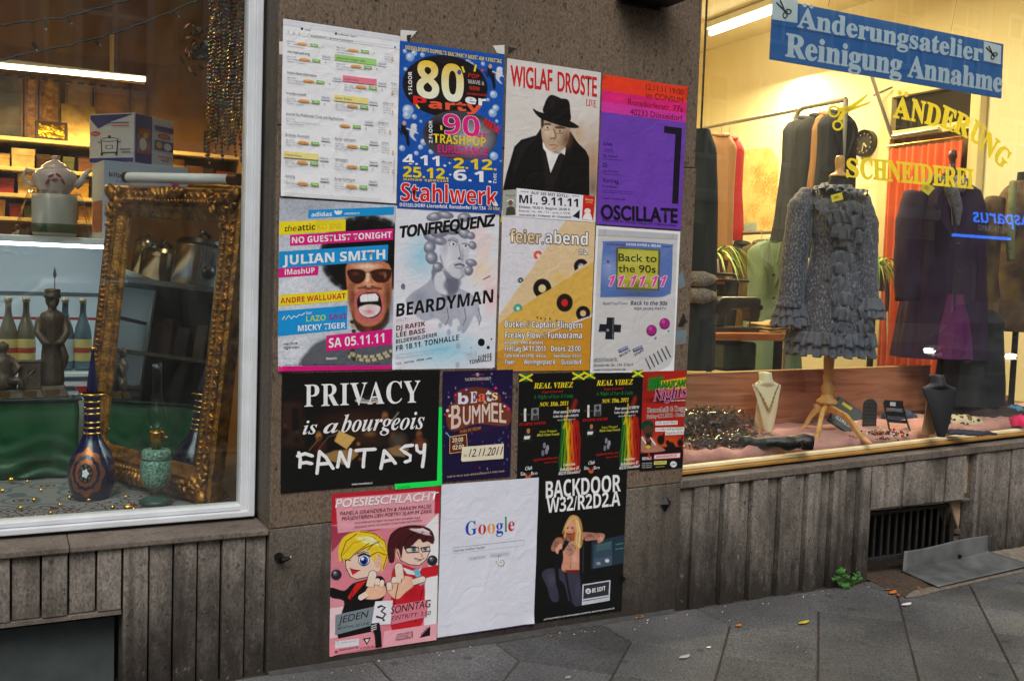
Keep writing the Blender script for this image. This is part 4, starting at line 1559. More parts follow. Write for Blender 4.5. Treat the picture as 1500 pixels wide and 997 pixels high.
P_.ell(740,525,60,30,(120,84,50),soft=1.0)
P_.line([(270,650),(340,570)],6,(120,96,60))
P_.line([(345,640),(420,545),(490,525)],5,(110,90,60))
P_.line([(905,430),(960,362)],8,(150,140,120),6)
P_.E(718,272,96,20,(206,200,190))
P_.E(718,268,84,13,(150,146,136))
P_.E(720,250,30,16,(40,34,30))
P_.T('PRIVACY',(234,318),(1128,284),166,WHITE,'serif',-.008,track=.05)
P_.T('is',(220,528),(326,520),100,WHITE,'serifit',.0,slant=.1)
P_.T('a',(378,520),(490,512),106,WHITE,'serifit',.0,slant=.1)
P_.T('bourgeois',(516,510),(1154,484),128,WHITE,'serifit',.0,slant=.1)
def brush(strokes,wd=26):
 for s_ in strokes:
  pts=np.array(s_,float)
  P_.L([tuple(p)for p in pts],wd,WHITE)
  P_.E(pts[0][0],pts[0][1],wd*.5,wd*.42,WHITE,10)
  P_.E(pts[-1][0],pts[-1][1],wd*.5,wd*.4,WHITE,10)
brush([[(192,664),(204,715),(200,775)],[(182,690),(240,672),(296,690)],[(204,745),(250,738),(292,748)],[(352,655),(342,730),(332,822)],[(352,660),(400,700),(456,785)],[(340,752),(390,748),(430,745)],[(510,660),(500,720),(490,775)],[(512,662),(540,720),(570,770)],[(590,642),(582,700),(572,772)],[(632,650),(700,644),(780,640)],[(700,650),(692,710),(688,775)],[(850,650),(838,720),(824,788)],[(852,652),(890,690),(936,748)],[(838,735),(880,725),(905,722)],[(1068,610),(1010,618),(976,640),(1010,665),(1052,690),(1050,725),(1012,738)],[(1100,612),(1104,650),(1130,668),(1158,655)],[(1162,604),(1158,690),(1146,775)]])
P_.T('www.merzakom.at',(600,912),(760,902),14,(230,230,236),'bold')
P_.build('poster',1.1646,.8868,.0067,.002,'black landscape poster lettered PRIVACY is a bourgeois FANTASY in white',group=ROWG,seed=9,curl=[(0,1,.09,.003)])
# night flea market
P_=Poster([(42,45),(628,35),(605,925),(32,970)],.297,.42,(28,20,58),.0024)
P_.ell(340,360,360,330,(44,28,80),soft=1.0,a=0.7)
for i in range(70):
 x,y=_r.uniform(45,610),_r.uniform(60,920)
 P_.ell(x,y,_r.uniform(3,6),_r.uniform(4,10),[(200,190,220),(190,40,120),(90,140,200),(120,80,160)][i%4],a=0.75)
P_.blob([(160,220),(330,180),(500,230),(520,310),(330,330),(160,320)],(110,50,34),6)
P_.blob([(95,335),(330,310),(580,330),(590,500),(330,490),(110,545)],(118,56,36),6)
for x,y,r_,c in[(85,377,13,(240,226,190)),(104,420,13,(240,226,190)),(485,190,12,(220,30,110)),(150,245,11,(220,30,110)),(588,366,15,(220,30,110)),(240,202,10,(150,150,230)),(558,344,9,(240,226,190)),(540,386,9,(240,226,190)),(62,408,8,(220,30,110))]:
 P_.E(x,y,r_,r_,c)
P_.E(334,75,14,13,(220,200,180))
P_.L([(284,78),(388,74)],8,(150,40,90))
P_.T('NACHTFLOHMARKT',(228,128),(444,120),24,(214,200,190),'serif')
P_.T('b',(174,322),(256,320),88,(226,224,240),'bold',.02)
P_.T('E',(274,314),(330,310),92,(226,224,240),'serif',.01)
P_.T('a',(340,304),(398,300),92,(236,110,80),'serif',.01)
P_.T('t',(404,300),(448,297),92,(226,224,240),'bold',.02)
P_.T('s',(454,290),(500,287),84,(236,214,170),'serif',.01)
P_.T('&',(384,320),(410,319),24,(236,214,170),'bold')
P_.T('B',(118,530),(196,515),190,(226,204,190),'reg',.012)
P_.T('UMM',(214,496),(438,470),150,(226,204,190),'reg',.012)
P_.T('EL',(450,470),(570,482),158,(226,204,190),'reg',.012)
P_.P([(184,540),(372,508),(370,545),(180,580)],(70,36,30))
P_.T('GARE DU NEUSS',(190,564),(362,534),24,(200,130,70),'serif')
P_.L([(372,550),(430,545),(480,505)],6,(70,34,30))
P_.P([(104,594),(246,572),(254,716),(104,736)],(236,190,130))
P_.P([(108,600),(242,578),(250,712),(108,731)],(92,42,26))
P_.T('20:00',(126,642),(216,634),36,(240,220,190),'bold',-.01)
P_.T('02:00',(130,704),(222,694),36,(240,220,190),'bold',-.01)
P_.T('UHR BIS',(146,658),(204,652),10,(226,190,150))
P_.P([(208,680),(552,654),(548,778),(210,802),(200,790)],(232,222,196))
P_.T('Sa.',(220,764),(250,760),22,BLACK,'it')
P_.T('12.11.2011',(262,764),(536,744),64,BLACK,'it',.008,slant=.15)
P_.L([(78,560),(100,590),(118,600)],8,(90,190,220))
P_.T('GARE DU NEUSS  KARL-ARNOLD-STRASSE 3-5  41462 NEUSS',(86,934),(556,886),14,(206,176,140),'serif')
P_.build('poster',1.6223,.8858,.0102,.0025,'small dark purple poster of beats and Bummel lettering with a cream date strip',group=ROWG,seed=10)
# real vibez, twice
def vibez(corners,cx_,cz_,rot,w_,label,seed):
 global P_
 P_=Poster([(50,92),(592,52),(570,897),(45,930)],w_,.42,(12,11,12),.0024)
 for cx,cy in[(104,122),(545,90)]:
  P_.P([(cx-52,cy-28),(cx+52,cy-34),(cx+50,cy+24),(cx-52,cy+32)],(20,120,60))
  P_.P([(cx-52,cy-24),(cx-40,cy-2),(cx-52,cy+26)],BLACK)
  P_.P([(cx+52,cy-28),(cx+38,cy-2),(cx+50,cy+18)],BLACK)
  P_.L([(cx-54,cy-28),(cx+52,cy+24)],14,(246,214,30))
  P_.L([(cx-54,cy+30),(cx+54,cy-32)],14,(246,214,30))
 rs=np.random.default_rng(5)
 for i in range(26):
  x=400+i*6
  c=[(20,130,50),(120,170,30),(226,200,30),(236,150,30),(222,60,20),(190,30,20)][min(i//4,5)]
  x0,x1=x+rs.uniform(-20,20),x+rs.uniform(-22,22)
  P_.line([(x0,470+rs.uniform(-40,40)),((x0+x1)/2+rs.uniform(-26,26),620),(x1,760),(x1+rs.uniform(-14,14),860)],rs.uniform(5,12),c,8,0.7)
 P_.line([(455,350),(452,420),(420,520)],10,(226,190,30),6,0.9)
 P_.line([(520,300),(500,360)],34,(150,40,24),26,0.8)
 P_.T('REAL VIBEZ',(168,206),(492,184),44,(246,220,30),'serif',slant=.2)
 P_.T('Reggae & Dancehall',(234,240),(410,228),18,(180,30,26),'serif',slant=.2)
 P_.T('A Night of Luv & Unity',(166,288),(500,268),30,(20,120,56),'serif',slant=.2)
 P_.T('NOV. 18th, 2011',(218,350),(456,332),32,(246,220,30),'serif',slant=.2)
 P_.T('Door opens 11:00PM',(332,404),(554,388),24,(236,236,236),'serif',slant=.2)
 P_.T('Ladies free before 0:00 PM',(330,436),(544,422),18,(236,236,236),'serif',slant=.2)
 P_.T('thereafter small fee',(368,462),(516,450),12,(200,200,200),'serif',slant=.2)
 P_.T('ECLIPSE SOUND',(54,506),(268,490),22,(200,30,26),'serif',slant=.2)
 P_.T('Guess Wrapped',(220,560),(360,550),18,(190,190,40),'serif',slant=.2)
 P_.T('Black Gunn Sounds',(200,588),(384,576),20,(206,206,50),'serif',slant=.2)
 P_.T('rggsbrozambia.com',(176,782),(370,764),18,(190,30,26),'serif',slant=.2)
 P_.T('more infos',(262,802),(370,792),12,(190,30,26),'serif',slant=.2)
 P_.T('Location:',(418,824),(520,818),22,WHITE,'serif',slant=.2)
 P_.T('Bolkerstrasse 43',(392,864),(550,852),24,WHITE,'serif',slant=.2)
 P_.T('40210 Düsseldorf',(378,896),(562,882),24,WHITE,'serif',slant=.2)
 P_.T('Club',(108,854),(162,848),28,WHITE,'serif',slant=.2)
 P_.T('Sis',(74,894),(112,892),26,WHITE,'reg')
 P_.T('Bro',(158,892),(208,888),26,WHITE,'reg')
 P_.E(134,900,24,24,(190,90,60))
 P_.E(134,884,12,14,(60,30,24))
 P_.L([(100,374),(102,470)],18,(220,220,220))
 P_.E(102,380,10,14,(226,226,226))
 P_.L([(64,415),(140,415)],3,(120,140,60))
 P_.P([(150,364),(212,358),(212,456),(150,460)],(130,130,132))
 P_.E(182,390,16,20,(50,50,52))
 P_.P([(160,458),(166,420),(204,418),(210,455)],(60,60,62))
 P_.E(130,545,14,20,(190,120,80))
 P_.E(124,588,32,24,(54,54,60))
 P_.P([(96,588),(146,584),(140,610),(96,612)],(226,222,214))
 P_.T('DJ Shoi',(84,630),(160,622),16,(30,90,40),'serif',slant=.2)
 for x,y,c in[(262,660,(130,130,140)),(288,680,(150,155,170)),(250,720,(110,115,130)),(280,706,(140,140,150))]:
  P_.E(x,y,12,24,c)
 P_.build('poster',cx_,cz_,rot,.0022,label,group=ROWG,seed=seed)
_a=[at(*p)for p in[(758.8,551.3),(854.2,544.7),(850.7,694),(758,699.3)]]
_c=sum(_a)/4
vibez(None,_c[0],_c[2],.012,.2950,'black reggae flyer lettered REAL VIBEZ, left of two alike, beside bare stone',11)
_a=[at(*p)for p in[(854.2,544.5),(941.7,542.1),(935.5,686),(850.7,693)]]
_c=sum(_a)/4
vibez(None,_c[0],_c[2],.014,.2930,'black reggae flyer lettered REAL VIBEZ, right of two alike, beside the red Jamaican flyer',12)
# jamaican nights, ends at the pillar edge
_a=[at(*p)for p in[(939,543.8),(1007,542),(1000.9,683.4),(934.6,690.5)]]
_c=sum(_a)/4
P_=Poster([(1070,50),(1455,40),(1420,840),(1045,880)],.2235,.42,(176,34,26),.0022)
P_.ell(1260,290,230,40,(20,8,8),soft=0.8)
P_.ell(1120,180,120,120,(130,30,16),soft=1.0)
P_.ell(1280,650,200,110,(210,90,30),soft=1.0)
P_.poly([(1120,110),(1250,90),(1240,200),(1110,210)],(30,120,40),20)
P_.poly([(1230,130),(1455,95),(1450,190),(1180,205)],(220,190,30),10)
P_.T('Reinhardt pres.',(1118,98),(1256,88),16,(30,100,30),'bold')
P_.T('JAMAICAN',(1170,200),(1446,172),56,(50,150,40),'boldit',0,out=((16,30,10),.05))
P_.T('Nights',(1160,300),(1446,258),96,(60,14,40),'serif',0,slant=.2,out=((236,150,190),.03))
P_.T('EVERY 1ST FRIDAY MONTH',(1318,300),(1446,294),10,WHITE,'bold')
P_.T('Dancehall & Regg',(1106,396),(1444,374),40,(30,20,18),'serif',0,out=((236,226,214),.04))
P_.T('Friday 4.11.2011 - Doors',(1102,446),(1442,420),30,(30,20,18),'serif',0,out=((236,226,214),.04))
for x0,x1,y,t in[(1180,1376,482,'LIVE: BAM VIBES'),(1180,1436,534,'LEYNTAB & CREW feat. SELEKTA'),(1268,1430,562,'Eintritt bis 23 Uhr')]:
 P_.P([(x0,y-14),(x1,y-24),(x1,y+8),(x0,y+18)],(236,232,226))
 P_.T(t,(x0+8,y+10),(x1-8,y+0),18,(60,20,20),'serif')
for x,y,r_ in[(1230,620,40),(1320,680,46),(1400,640,30),(1290,640,20)]:
 P_.ell(x,y,r_,r_*1.2,(30,10,8),soft=0.3)
P_.poly([(1180,720),(1200,680),(1420,670),(1420,720)],(24,8,8),8)
P_.line([(1250,640),(1256,570)],14,(26,8,8),4)
P_.line([(1400,640),(1420,590)],12,(26,8,8),4)
P_.ell(1110,510,60,50,(24,60,40))
P_.ell(1118,560,46,58,(84,56,44))
P_.ell(1118,585,36,30,(30,20,18),soft=0.8)
P_.blob([(1052,720),(1056,610),(1080,590),(1120,640),(1150,600),(1200,660),(1256,690),(1250,712)],(176,120,100),4)
P_.poly([(1095,600),(1118,640),(1150,600),(1140,690),(1100,690)],(50,40,30),4)
P_.line([(1062,604),(1096,650)],9,WHITE)
P_.line([(1138,606),(1180,660)],9,WHITE)
P_.ell(1118,680,22,14,(216,190,40))
P_.poly([(1040,735),(1430,700),(1430,850),(1040,890)],(14,10,10),4)
P_.P([(1168,740),(1404,718),(1400,764),(1166,784)],(200,40,44))
P_.P([(1174,746),(1398,725),(1395,757),(1172,776)],(236,226,226))
P_.T('JAMDOWNRADIO.DE',(1182,770),(1370,752),20,(160,30,60),'bold')
P_.T('ROYALS',(1066,790),(1146,782),24,WHITE,'bold')
P_.E(1124,750,10,22,(200,30,30))
for j,t in enumerate(['Adersstrasse','Köln Club 13','40215 Düsseldorf']):
 P_.T(t,(1062,822+j*17),(1150,813+j*17),11,(220,214,210))
P_.P([(1170,796),(1280,788),(1278,816),(1168,824)],(220,220,120))
P_.T('STADTLICHTER',(1178,816),(1270,808),14,(60,50,30),'bold')
P_.T('powered by',(1184,846),(1262,838),12,(220,200,60))
P_.E(1340,815,30,26,(226,226,226),9)
P_.T('crew',(1322,824),(1360,818),16,BLACK,'bold')
P_.build('poster',_c[0],_c[2],.008,.0030,'red Jamaican Nights flyer with a capped man, at the right edge of the pillar',group=ROWG,seed=13)
# poetry slam, two drawn faces
P_=Poster([(40,50),(660,0),(642,895),(30,970)],.42,.594,(224,132,146),.0020)
P_.poly([(30,40),(670,-10),(670,160),(340,180),(30,230)],(190,34,52),3)
P_.poly([(30,230),(330,250),(120,290),(40,380)],(170,60,84),5)
P_.poly([(60,75),(630,28),(626,220),(74,272)],(240,172,184),3,0.85)
P_.poly([(560,250),(650,160),(655,460),(600,500)],(246,240,244),3)
P_.poly([(570,540),(655,520),(645,860),(570,860)],(238,238,244),3)
P_.poly([(30,560),(120,620),(100,860),(30,880)],(226,150,162),3)
P_.poly([(30,700),(110,690),(100,860),(34,870)],(244,208,214),3)
P_.blob([(36,580),(110,600),(160,560),(230,540),(320,520),(350,580),(330,660),(280,690),(270,820),(250,920),(84,880),(96,740),(110,660),(36,636)],(20,16,20),4)
P_.poly([(132,640),(180,560),(240,545),(190,600),(146,652)],(216,36,30),3)
P_.blob([(390,480),(440,455),(520,480),(600,470),(650,462),(650,520),(580,540),(575,640),(560,800),(470,830),(384,830),(380,690),(378,560)],(206,30,44),4)
P_.ell(500,620,60,90,(170,20,36),soft=1.0,a=0.7)
P_.poly([(440,470),(520,500),(560,470),(530,520),(470,510)],(226,232,244),3)
P_.poly([(505,490),(535,480),(570,570),(545,580)],(110,190,220),3)
SK,OL=(246,208,190),(60,30,24)
P_.blob([(116,420),(150,380),(250,360),(300,400),(320,440),(310,490),(270,520),(180,536),(146,520),(120,470)],SK,3)
P_.blob([(282,420),(320,410),(326,450),(300,475),(280,450)],(236,186,160),3)
P_.blob([(80,420),(82,340),(120,285),(200,262),(280,275),(340,320),(358,390),(348,450),(320,500),(326,430),(300,395),(280,440),(262,400),(240,372),(180,380),(140,420),(104,440),(118,410),(92,432)],(240,206,40),3)
P_.blob([(180,300),(260,300),(330,350),(280,340),(220,330)],(252,240,160),8)
P_.line([(100,400),(160,330),(230,310)],4,(180,130,20))
P_.line([(280,300),(340,380)],4,(180,130,20))
P_.E(222,428,34,34,BLACK)
P_.E(222,428,31,28,WHITE)
P_.E(222,430,24,26,(30,90,190))
P_.E(222,434,14,16,(10,20,60))
P_.E(214,420,9,9,WHITE)
P_.L([(186,404),(220,388),(262,408)],8,BLACK)
P_.L([(118,430),(130,422),(146,430)],6,BLACK)
P_.L([(184,392),(222,378),(250,388)],4,OL)
P_.P([(142,474),(200,486),(158,512)],(206,30,50))
P_.L([(140,472),(170,484),(202,486)],4,OL)
P_.blob([(412,380),(440,320),(520,300),(600,320),(602,380),(580,430),(540,462),(480,456),(430,430)],SK,3)
P_.blob([(396,380),(420,360),(440,400),(436,430),(412,420)],(236,180,160),3)
P_.blob([(362,420),(356,340),(376,280),(430,240),(520,228),(600,250),(628,300),(620,340),(590,325),(560,330),(540,310),(500,345),(460,370),(448,350),(436,420),(420,370),(400,370),(392,440),(370,445)],(74,26,30),3)
P_.blob([(480,250),(560,255),(610,290),(540,275)],(220,200,200),5)
P_.L([(452,356),(500,360),(536,358),(538,384),(470,388),(452,356)],7,(40,44,54))
P_.L([(548,362),(600,354),(604,378),(560,384),(548,362)],7,(40,44,54))
P_.E(508,372,14,9,(60,110,120))
P_.E(574,368,12,8,(60,110,120))
P_.L([(470,352),(520,354)],5,BLACK)
P_.L([(510,420),(550,430),(570,418)],4,OL)
P_.L([(528,436),(550,434)],3,OL)
P_.L([(548,390),(560,408),(548,412)],3,OL)
P_.L([(116,420),(120,470),(146,520),(180,536),(270,520),(300,494)],4,OL)
P_.L([(412,380),(430,430),(480,456),(540,462),(580,430),(602,380)],4,OL)
for hair in([(104,440),(92,400),(120,320),(180,276)],[(140,420),(180,380),(250,330)],[(170,396),(230,356),(290,330)],[(262,400),(300,380),(350,400)],[(200,264),(280,275),(340,320),(358,390),(330,480)],[(240,372),(270,340),(310,320)]):
 P_.L(hair,4,(120,84,14))
for hair in([(362,420),(356,340),(376,280),(430,240)],[(448,350),(470,300),(520,270)],[(500,345),(520,300),(570,262)],[(560,330),(580,300),(610,280)],[(392,440),(400,380),(430,330)]):
 P_.L(hair,4,(26,8,12))
P_.P([(520,250),(560,246),(604,268),(590,276),(556,262),(530,266)],(232,214,216))
P_.P([(210,292),(262,296),(300,322),(286,326),(250,312)],(255,248,200))
for fold in([(420,560),(400,660),(396,780)],[(560,600),(540,700),(520,790)],[(160,600),(140,700),(130,820)]):
 P_.L(fold,4,(60,12,20))
for hand in([(220,640),(240,590),(270,560),(300,560),(340,570),(352,620),(310,650),(250,654)],[(380,640),(350,590),(380,540),(440,520),(500,530),(520,570),(460,620),(420,656)]):
 P_.blob(hand,OL,2)
 P_.blob([(x*.97+.03*np.mean([q[0]for q in hand]),y*.97+.03*np.mean([q[1]for q in hand]))for x,y in hand],(244,190,160),2)
FING=[[(256,580),(272,510),44],[(240,620),(206,640),32],[(296,570),(300,545),26],[(322,580),(326,555),26],[(430,540),(420,470),46],[(500,560),(560,542),34],[(370,600),(366,570),30],[(392,560),(396,540),30],[(420,560),(424,540),26]]
for a,b,wd in FING:
 P_.L([a,b],wd+6,OL)
 P_.E(b[0],b[1],wd/2+3,wd/2+3,OL,14)
for a,b,wd in FING:
 P_.L([a,b],wd,(250,216,196))
 P_.E(b[0],b[1],wd/2,wd/2,(250,222,206),14)
for x,y in[(66,508),(616,434)]:
 P_.E(x,y,30,30,(40,42,48))
 P_.E(x-6,y-8,14,14,(90,94,104))
 P_.E(x-8,y-12,5,5,(190,194,204))
P_.T('POESIESCHLACHT',(58,128),(648,80),46,WHITE,'it',.02)
P_.T('PAMELA GRANDERATH & MARKIM PAUSE',(84,172),(610,128),20,(70,20,30),'it',.004)
P_.T('PRÄSENTIEREN DEN POETRY SLAM IM ZAKK',(94,200),(612,156),20,(70,20,30),'it',.004)
P_.T('DICHTERWETTSTREIT: MITMACHEN KÖNNEN ALLE',(166,220),(542,188),10,(90,40,50),'it')
P_.T('DIE EIGENE TEXTE VORTRAGEN OHNE MUSIK UND KOSTÜM',(166,244),(552,206),10,(90,40,50),'it')
P_.P([(62,736),(276,694),(270,800),(62,850)],(126,140,146))
P_.P([(384,690),(590,660),(586,760),(380,800)],(222,130,146))
P_.P([(288,664),(388,660),(376,796),(266,800)],(236,234,240))
P_.P([(30,880),(270,836),(300,920),(34,970)],(232,150,162))
P_.P([(340,836),(646,800),(642,895),(330,930)],(240,172,184))
P_.T('JEDEN',(78,786),(250,752),38,(30,30,36),'it',.008)
P_.T('BEGINN: 20 UHR',(76,820),(254,796),16,(40,44,50),'it')
P_.T('SONNTAG',(376,738),(608,702),42,(40,14,20),'it',.008)
P_.T('EINTRITT: 3.50',(382,776),(608,748),24,(50,20,26),'it')
P_.L([(300,700),(320,690),(344,700),(322,722),(346,738),(330,762),(292,750)],12,(40,44,56))
P_.E(336,772,7,7,(40,44,56))
P_.P([(262,790),(312,786),(322,850),(326,925),(290,930),(286,860)],(20,16,20))
for j in range(3):
 P_.L([(264,806+j*12),(296,796+j*12)],5,(220,214,220))
P_.P([(62,886),(196,872),(196,912),(62,926)],(226,226,232))
P_.P([(64,912),(76,884),(88,910)],(80,130,140))
P_.T('Landeshauptstadt',(98,898),(186,888),9,(140,160,170))
P_.T('booklooker.de',(84,942),(194,928),14,(110,26,40),'bold')
P_.E(68,944,10,8,(190,40,60))
P_.P([(218,874),(264,868),(242,912)],(30,22,30))
P_.P([(230,880),(254,876),(242,900)],(232,226,232))
P_.T('artwalk.de',(204,932),(280,922),11,(60,20,30))
P_.T('www.zakk.de',(414,862),(506,850),12,(90,20,30),'bold')
P_.T('Fichtenstr. 40',(410,876),(506,864),12,(90,20,30),'bold')
P_.T('Düsseldorf',(406,894),(506,880),16,(90,20,30),'bold')
P_.P([(540,880),(606,812),(604,868)],(30,20,26))
P_.T('zakk',(556,870),(600,830),18,(40,20,26),'bold',up=(-.6,-.75))
P_.build('poster',1.2674,.3628,.0041,.002,'red and pink poster of two drawn cartoon faces lettered Poesieschlacht',group=ROWG,seed=14,curl=[(1,0,.07,.010),(0,1,.05,.006)])
# search page
P_=Poster([(45,60),(627,15),(593,885),(22,972)],.42,.594,(226,228,240))
GX=[('G',188,364,256,354,80,(36,70,180),0),('o',264,356,310,351,80,(206,36,60),0),('o',318,350,364,346,80,(236,160,50),0),('g',370,346,412,342,80,(36,70,180),0),('l',420,340,436,338,88,(40,140,90),0),('e',442,336,480,332,80,(206,36,60),0)]
for ch,x0,y0,x1,y1,h,c,o in GX:
 P_.T(ch,(x0,y0),(x1,y1),h,c,'serif',-.012)
P_.L([(114,436),(540,388)],2.5,(150,152,165))
P_.L([(112,470),(538,420)],2,(190,192,204))
P_.L([(114,436),(112,470)],2,(180,182,194))
P_.L([(540,388),(538,420)],2,(190,192,204))
P_.T('bad ass mother fucker',(120,460),(306,438),15,(70,72,84))
P_.P([(202,488),(314,474),(314,498),(202,514)],(214,216,228))
P_.P([(332,468),(454,454),(454,482),(332,496)],(214,216,228))
P_.T('Google Search',(214,506),(302,492),10,(90,92,104))
P_.T("I'm Feeling Lucky",(342,488),(442,473),10,(90,92,104))
hp=[(382,484),(390,484),(394,508),(404,506),(412,510),(420,522),(414,542),(388,544),(374,526),(366,516),(374,512),(384,520)]
P_.P(hp,(60,62,74))
P_.P([(x*.86+395*.14,y*.86+522*.14)for x,y in hp],(240,241,248))
for i in range(3):
 P_.L([(392+i*6,516),(392+i*6,530)],2,(60,62,74))
P_.P([(22,966),(593,879),(593,885),(22,972)],(70,40,90))
P_.build('poster',1.6922,.368,.0025,.0026,'white poster of a bare search page with a small hand pointer',group=ROWG,seed=15,curl=[(1,1,.06,.008)])
# long haired man
P_=Poster([(45,40),(610,0),(575,890),(5,972)],.42,.594,(12,11,13),.0018)
P_.poly([(380,450),(590,408),(588,590),(376,628)],(36,52,66),3)
P_.poly([(392,470),(514,444),(512,600),(388,622)],(54,76,94),3)
P_.poly([(412,470),(508,450),(506,496),(410,512)],(70,100,104),4)
P_.poly([(526,440),(590,426),(588,580),(522,594)],(38,58,72),3)
P_.poly([(394,560),(512,540),(510,600),(390,620)],(74,90,108),4)
P_.ell(480,572,14,12,(210,216,224))
P_.ell(424,590,14,10,(150,160,170))
P_.line([(536,470),(584,462)],6,(80,130,110))
P_.line([(536,500),(584,492)],6,(80,130,110))
P_.blob([(56,660),(100,622),(200,626),(300,640),(318,720),(316,850),(240,850),(200,720),(150,700),(168,820),(120,830),(90,740)],(58,58,74),6)
P_.ell(120,690,40,60,(86,86,104),soft=1.0,a=0.6)
P_.ell(290,760,22,90,(80,80,98),soft=1.0,a=0.6)
P_.line([(210,640),(230,760),(250,850)],14,(24,22,30),8)
SKN=(214,150,124)
P_.blob([(200,470),(290,450),(302,560),(300,640),(190,636),(196,560)],SKN,5)
P_.ell(270,560,26,70,(236,184,158),soft=1.0,a=0.7)
P_.ell(240,500,40,50,(130,96,90),soft=0.9,a=0.6)
P_.poly([(200,632),(302,630),(300,650),(220,648)],(120,24,26),3)
P_.blob([(120,480),(150,430),(190,430),(200,480),(170,510),(124,510)],(176,120,96),5)
P_.ell(145,470,22,26,(110,90,84),soft=1.0,a=0.7)
P_.blob([(310,420),(320,392),(400,396),(456,400),(464,420),(446,450),(420,462),(410,440),(340,446)],(186,128,104),4)
P_.ell(370,415,40,16,(110,90,86),soft=1.0,a=0.7)
P_.ell(440,432,20,22,(220,156,130),soft=0.6)
P_.poly([(300,470),(336,430),(344,560),(316,780),(300,640)],(20,19,22),5)
P_.line([(326,450),(322,640)],5,(60,60,66),5)
P_.blob([(214,330),(250,284),(300,300),(320,370),(318,470),(290,500),(262,470),(270,400),(240,330),(212,372),(190,400)],(206,160,96),4)
P_.line([(290,320),(306,400),(296,480)],12,(240,210,150),8)
P_.blob([(214,350),(240,320),(272,340),(276,390),(250,420),(216,410),(208,380)],(226,160,132),4)
P_.blob([(196,420),(206,392),(240,398),(272,390),(266,430),(240,452),(206,448)],(176,84,48),5)
P_.line([(214,364),(232,360)],4,(90,50,40),3)
P_.line([(246,362),(266,362)],4,(90,50,40),3)
P_.ell(234,386,8,7,(196,120,96),soft=0.7)
P_.line([(222,402),(246,405)],5,(90,36,28),3)
P_.ell(224,366,8,5,(70,40,34),soft=.5)
P_.ell(256,368,8,5,(70,40,34),soft=.5)
P_.line([(238,362),(234,384)],5,(244,190,160),4)
P_.ell(266,384,14,26,(170,100,76),soft=1.0,a=.7)
P_.line([(262,300),(236,320),(216,356),(206,420)],8,(226,190,120),7)
P_.line([(300,310),(316,380),(310,470)],9,(170,120,60),7)
P_.line([(276,300),(288,380),(280,470)],7,(236,204,140),6)
for a_,b_ in(((206,470),(232,486)),((250,470),(276,500)),((220,500),(262,520)),((232,540),(258,530)),((130,450),(170,470)),((140,480),(166,500)),((350,404),(392,424)),((330,430),(376,416)),((400,402),(430,420))):
 P_.line([a_,((a_[0]+b_[0])/2+6,(a_[1]+b_[1])/2-8),b_],5,(92,70,72),5,.8)
P_.line([(244,540),(242,626)],4,(170,110,86),5,.8)
P_.ell(241,612,4,4,(110,60,46))
P_.line([(200,590),(292,588)],4,(190,126,100),6,.7)
P_.line([(232,434),(190,500)],26,(26,26,30))
P_.ell(230,436,12,13,(120,120,124))
P_.blob([(146,500),(176,462),(190,480),(176,526),(154,526)],(226,166,140),4)
P_.line([(180,510),(150,600),(160,720),(200,820),(260,866)],24,(20,20,24),3)
P_.P([(320,724),(502,696),(497,828),(316,858)],(206,210,218))
P_.P([(328,731),(494,705),(490,792),(324,818)],(48,52,60))
P_.P([(322,828),(492,802),(491,806),(321,834)],(90,96,110))
P_.E(357,767,18,18,(226,228,234))
P_.L([(350,760),(350,774),(364,774)],4,(50,54,60))
P_.L([(360,758),(360,776)],4,(50,54,60))
P_.T('BE SOFT',(382,778),(468,762),28,WHITE,'bold',-.006)
P_.T('BACKDOOR',(84,178),(568,132),106,WHITE,'bold',0.0,track=-.03)
P_.T('W32/R2D2.A',(90,270),(565,222),92,WHITE,'bold',0.0,track=-.03)
P_.T('KUNSTRAUM MIT WERKEN 12.11.2011 IM WELTKUNSTZIMMER, RONSDORFERSTR., ABEND MIT MUSIK UND AUSSTELLUNG',(70,954),(528,882),9,(226,226,232),'bold')
P_.build('poster',2.1141,.3723,-.001,.0032,'black poster of a long haired bare chested man holding a microphone',group=ROWG,seed=16)
# left shop
GOLD=mat('gilt',(190,130,54),.34,.8,noise=(26,.9,(84,50,20)),bump=(90,.5))
GOLDB=mat('bright_gold',(236,186,90),.18,1.0)
BRASS=mat('brass',(190,140,70),.25,1.0)
BRONZE=mat('bronze_figure',(88,72,56),.45,.35,noise=(30,.7,(50,42,36)),bump=(80,.3))
WHITEP=mat('white_enamel',(226,232,236),.3)
REDP=mat('red_stripe',(170,20,34),.35)
STEEL=mat('polished_steel',(190,190,192),.16,1.0)
BLKP=mat('black_plastic',(16,16,18),.3)
CARD=mat('cardboard_white',(206,210,222),.5)
CARDB=mat('card_blue',(28,44,130),.45)
CARDR=mat('card_red',(196,34,44),.45)
CARDO=mat('card_food',(176,92,48),.5,noise=(30,.9,(90,30,20)))
INK=mat('ink',(30,26,34),.5)
CLEAR=glass_mat('lamp_glass',(236,246,242),1.5)
MIRR=mat('mirror_glass',(232,236,236),.015,1.0)
LZ=.553
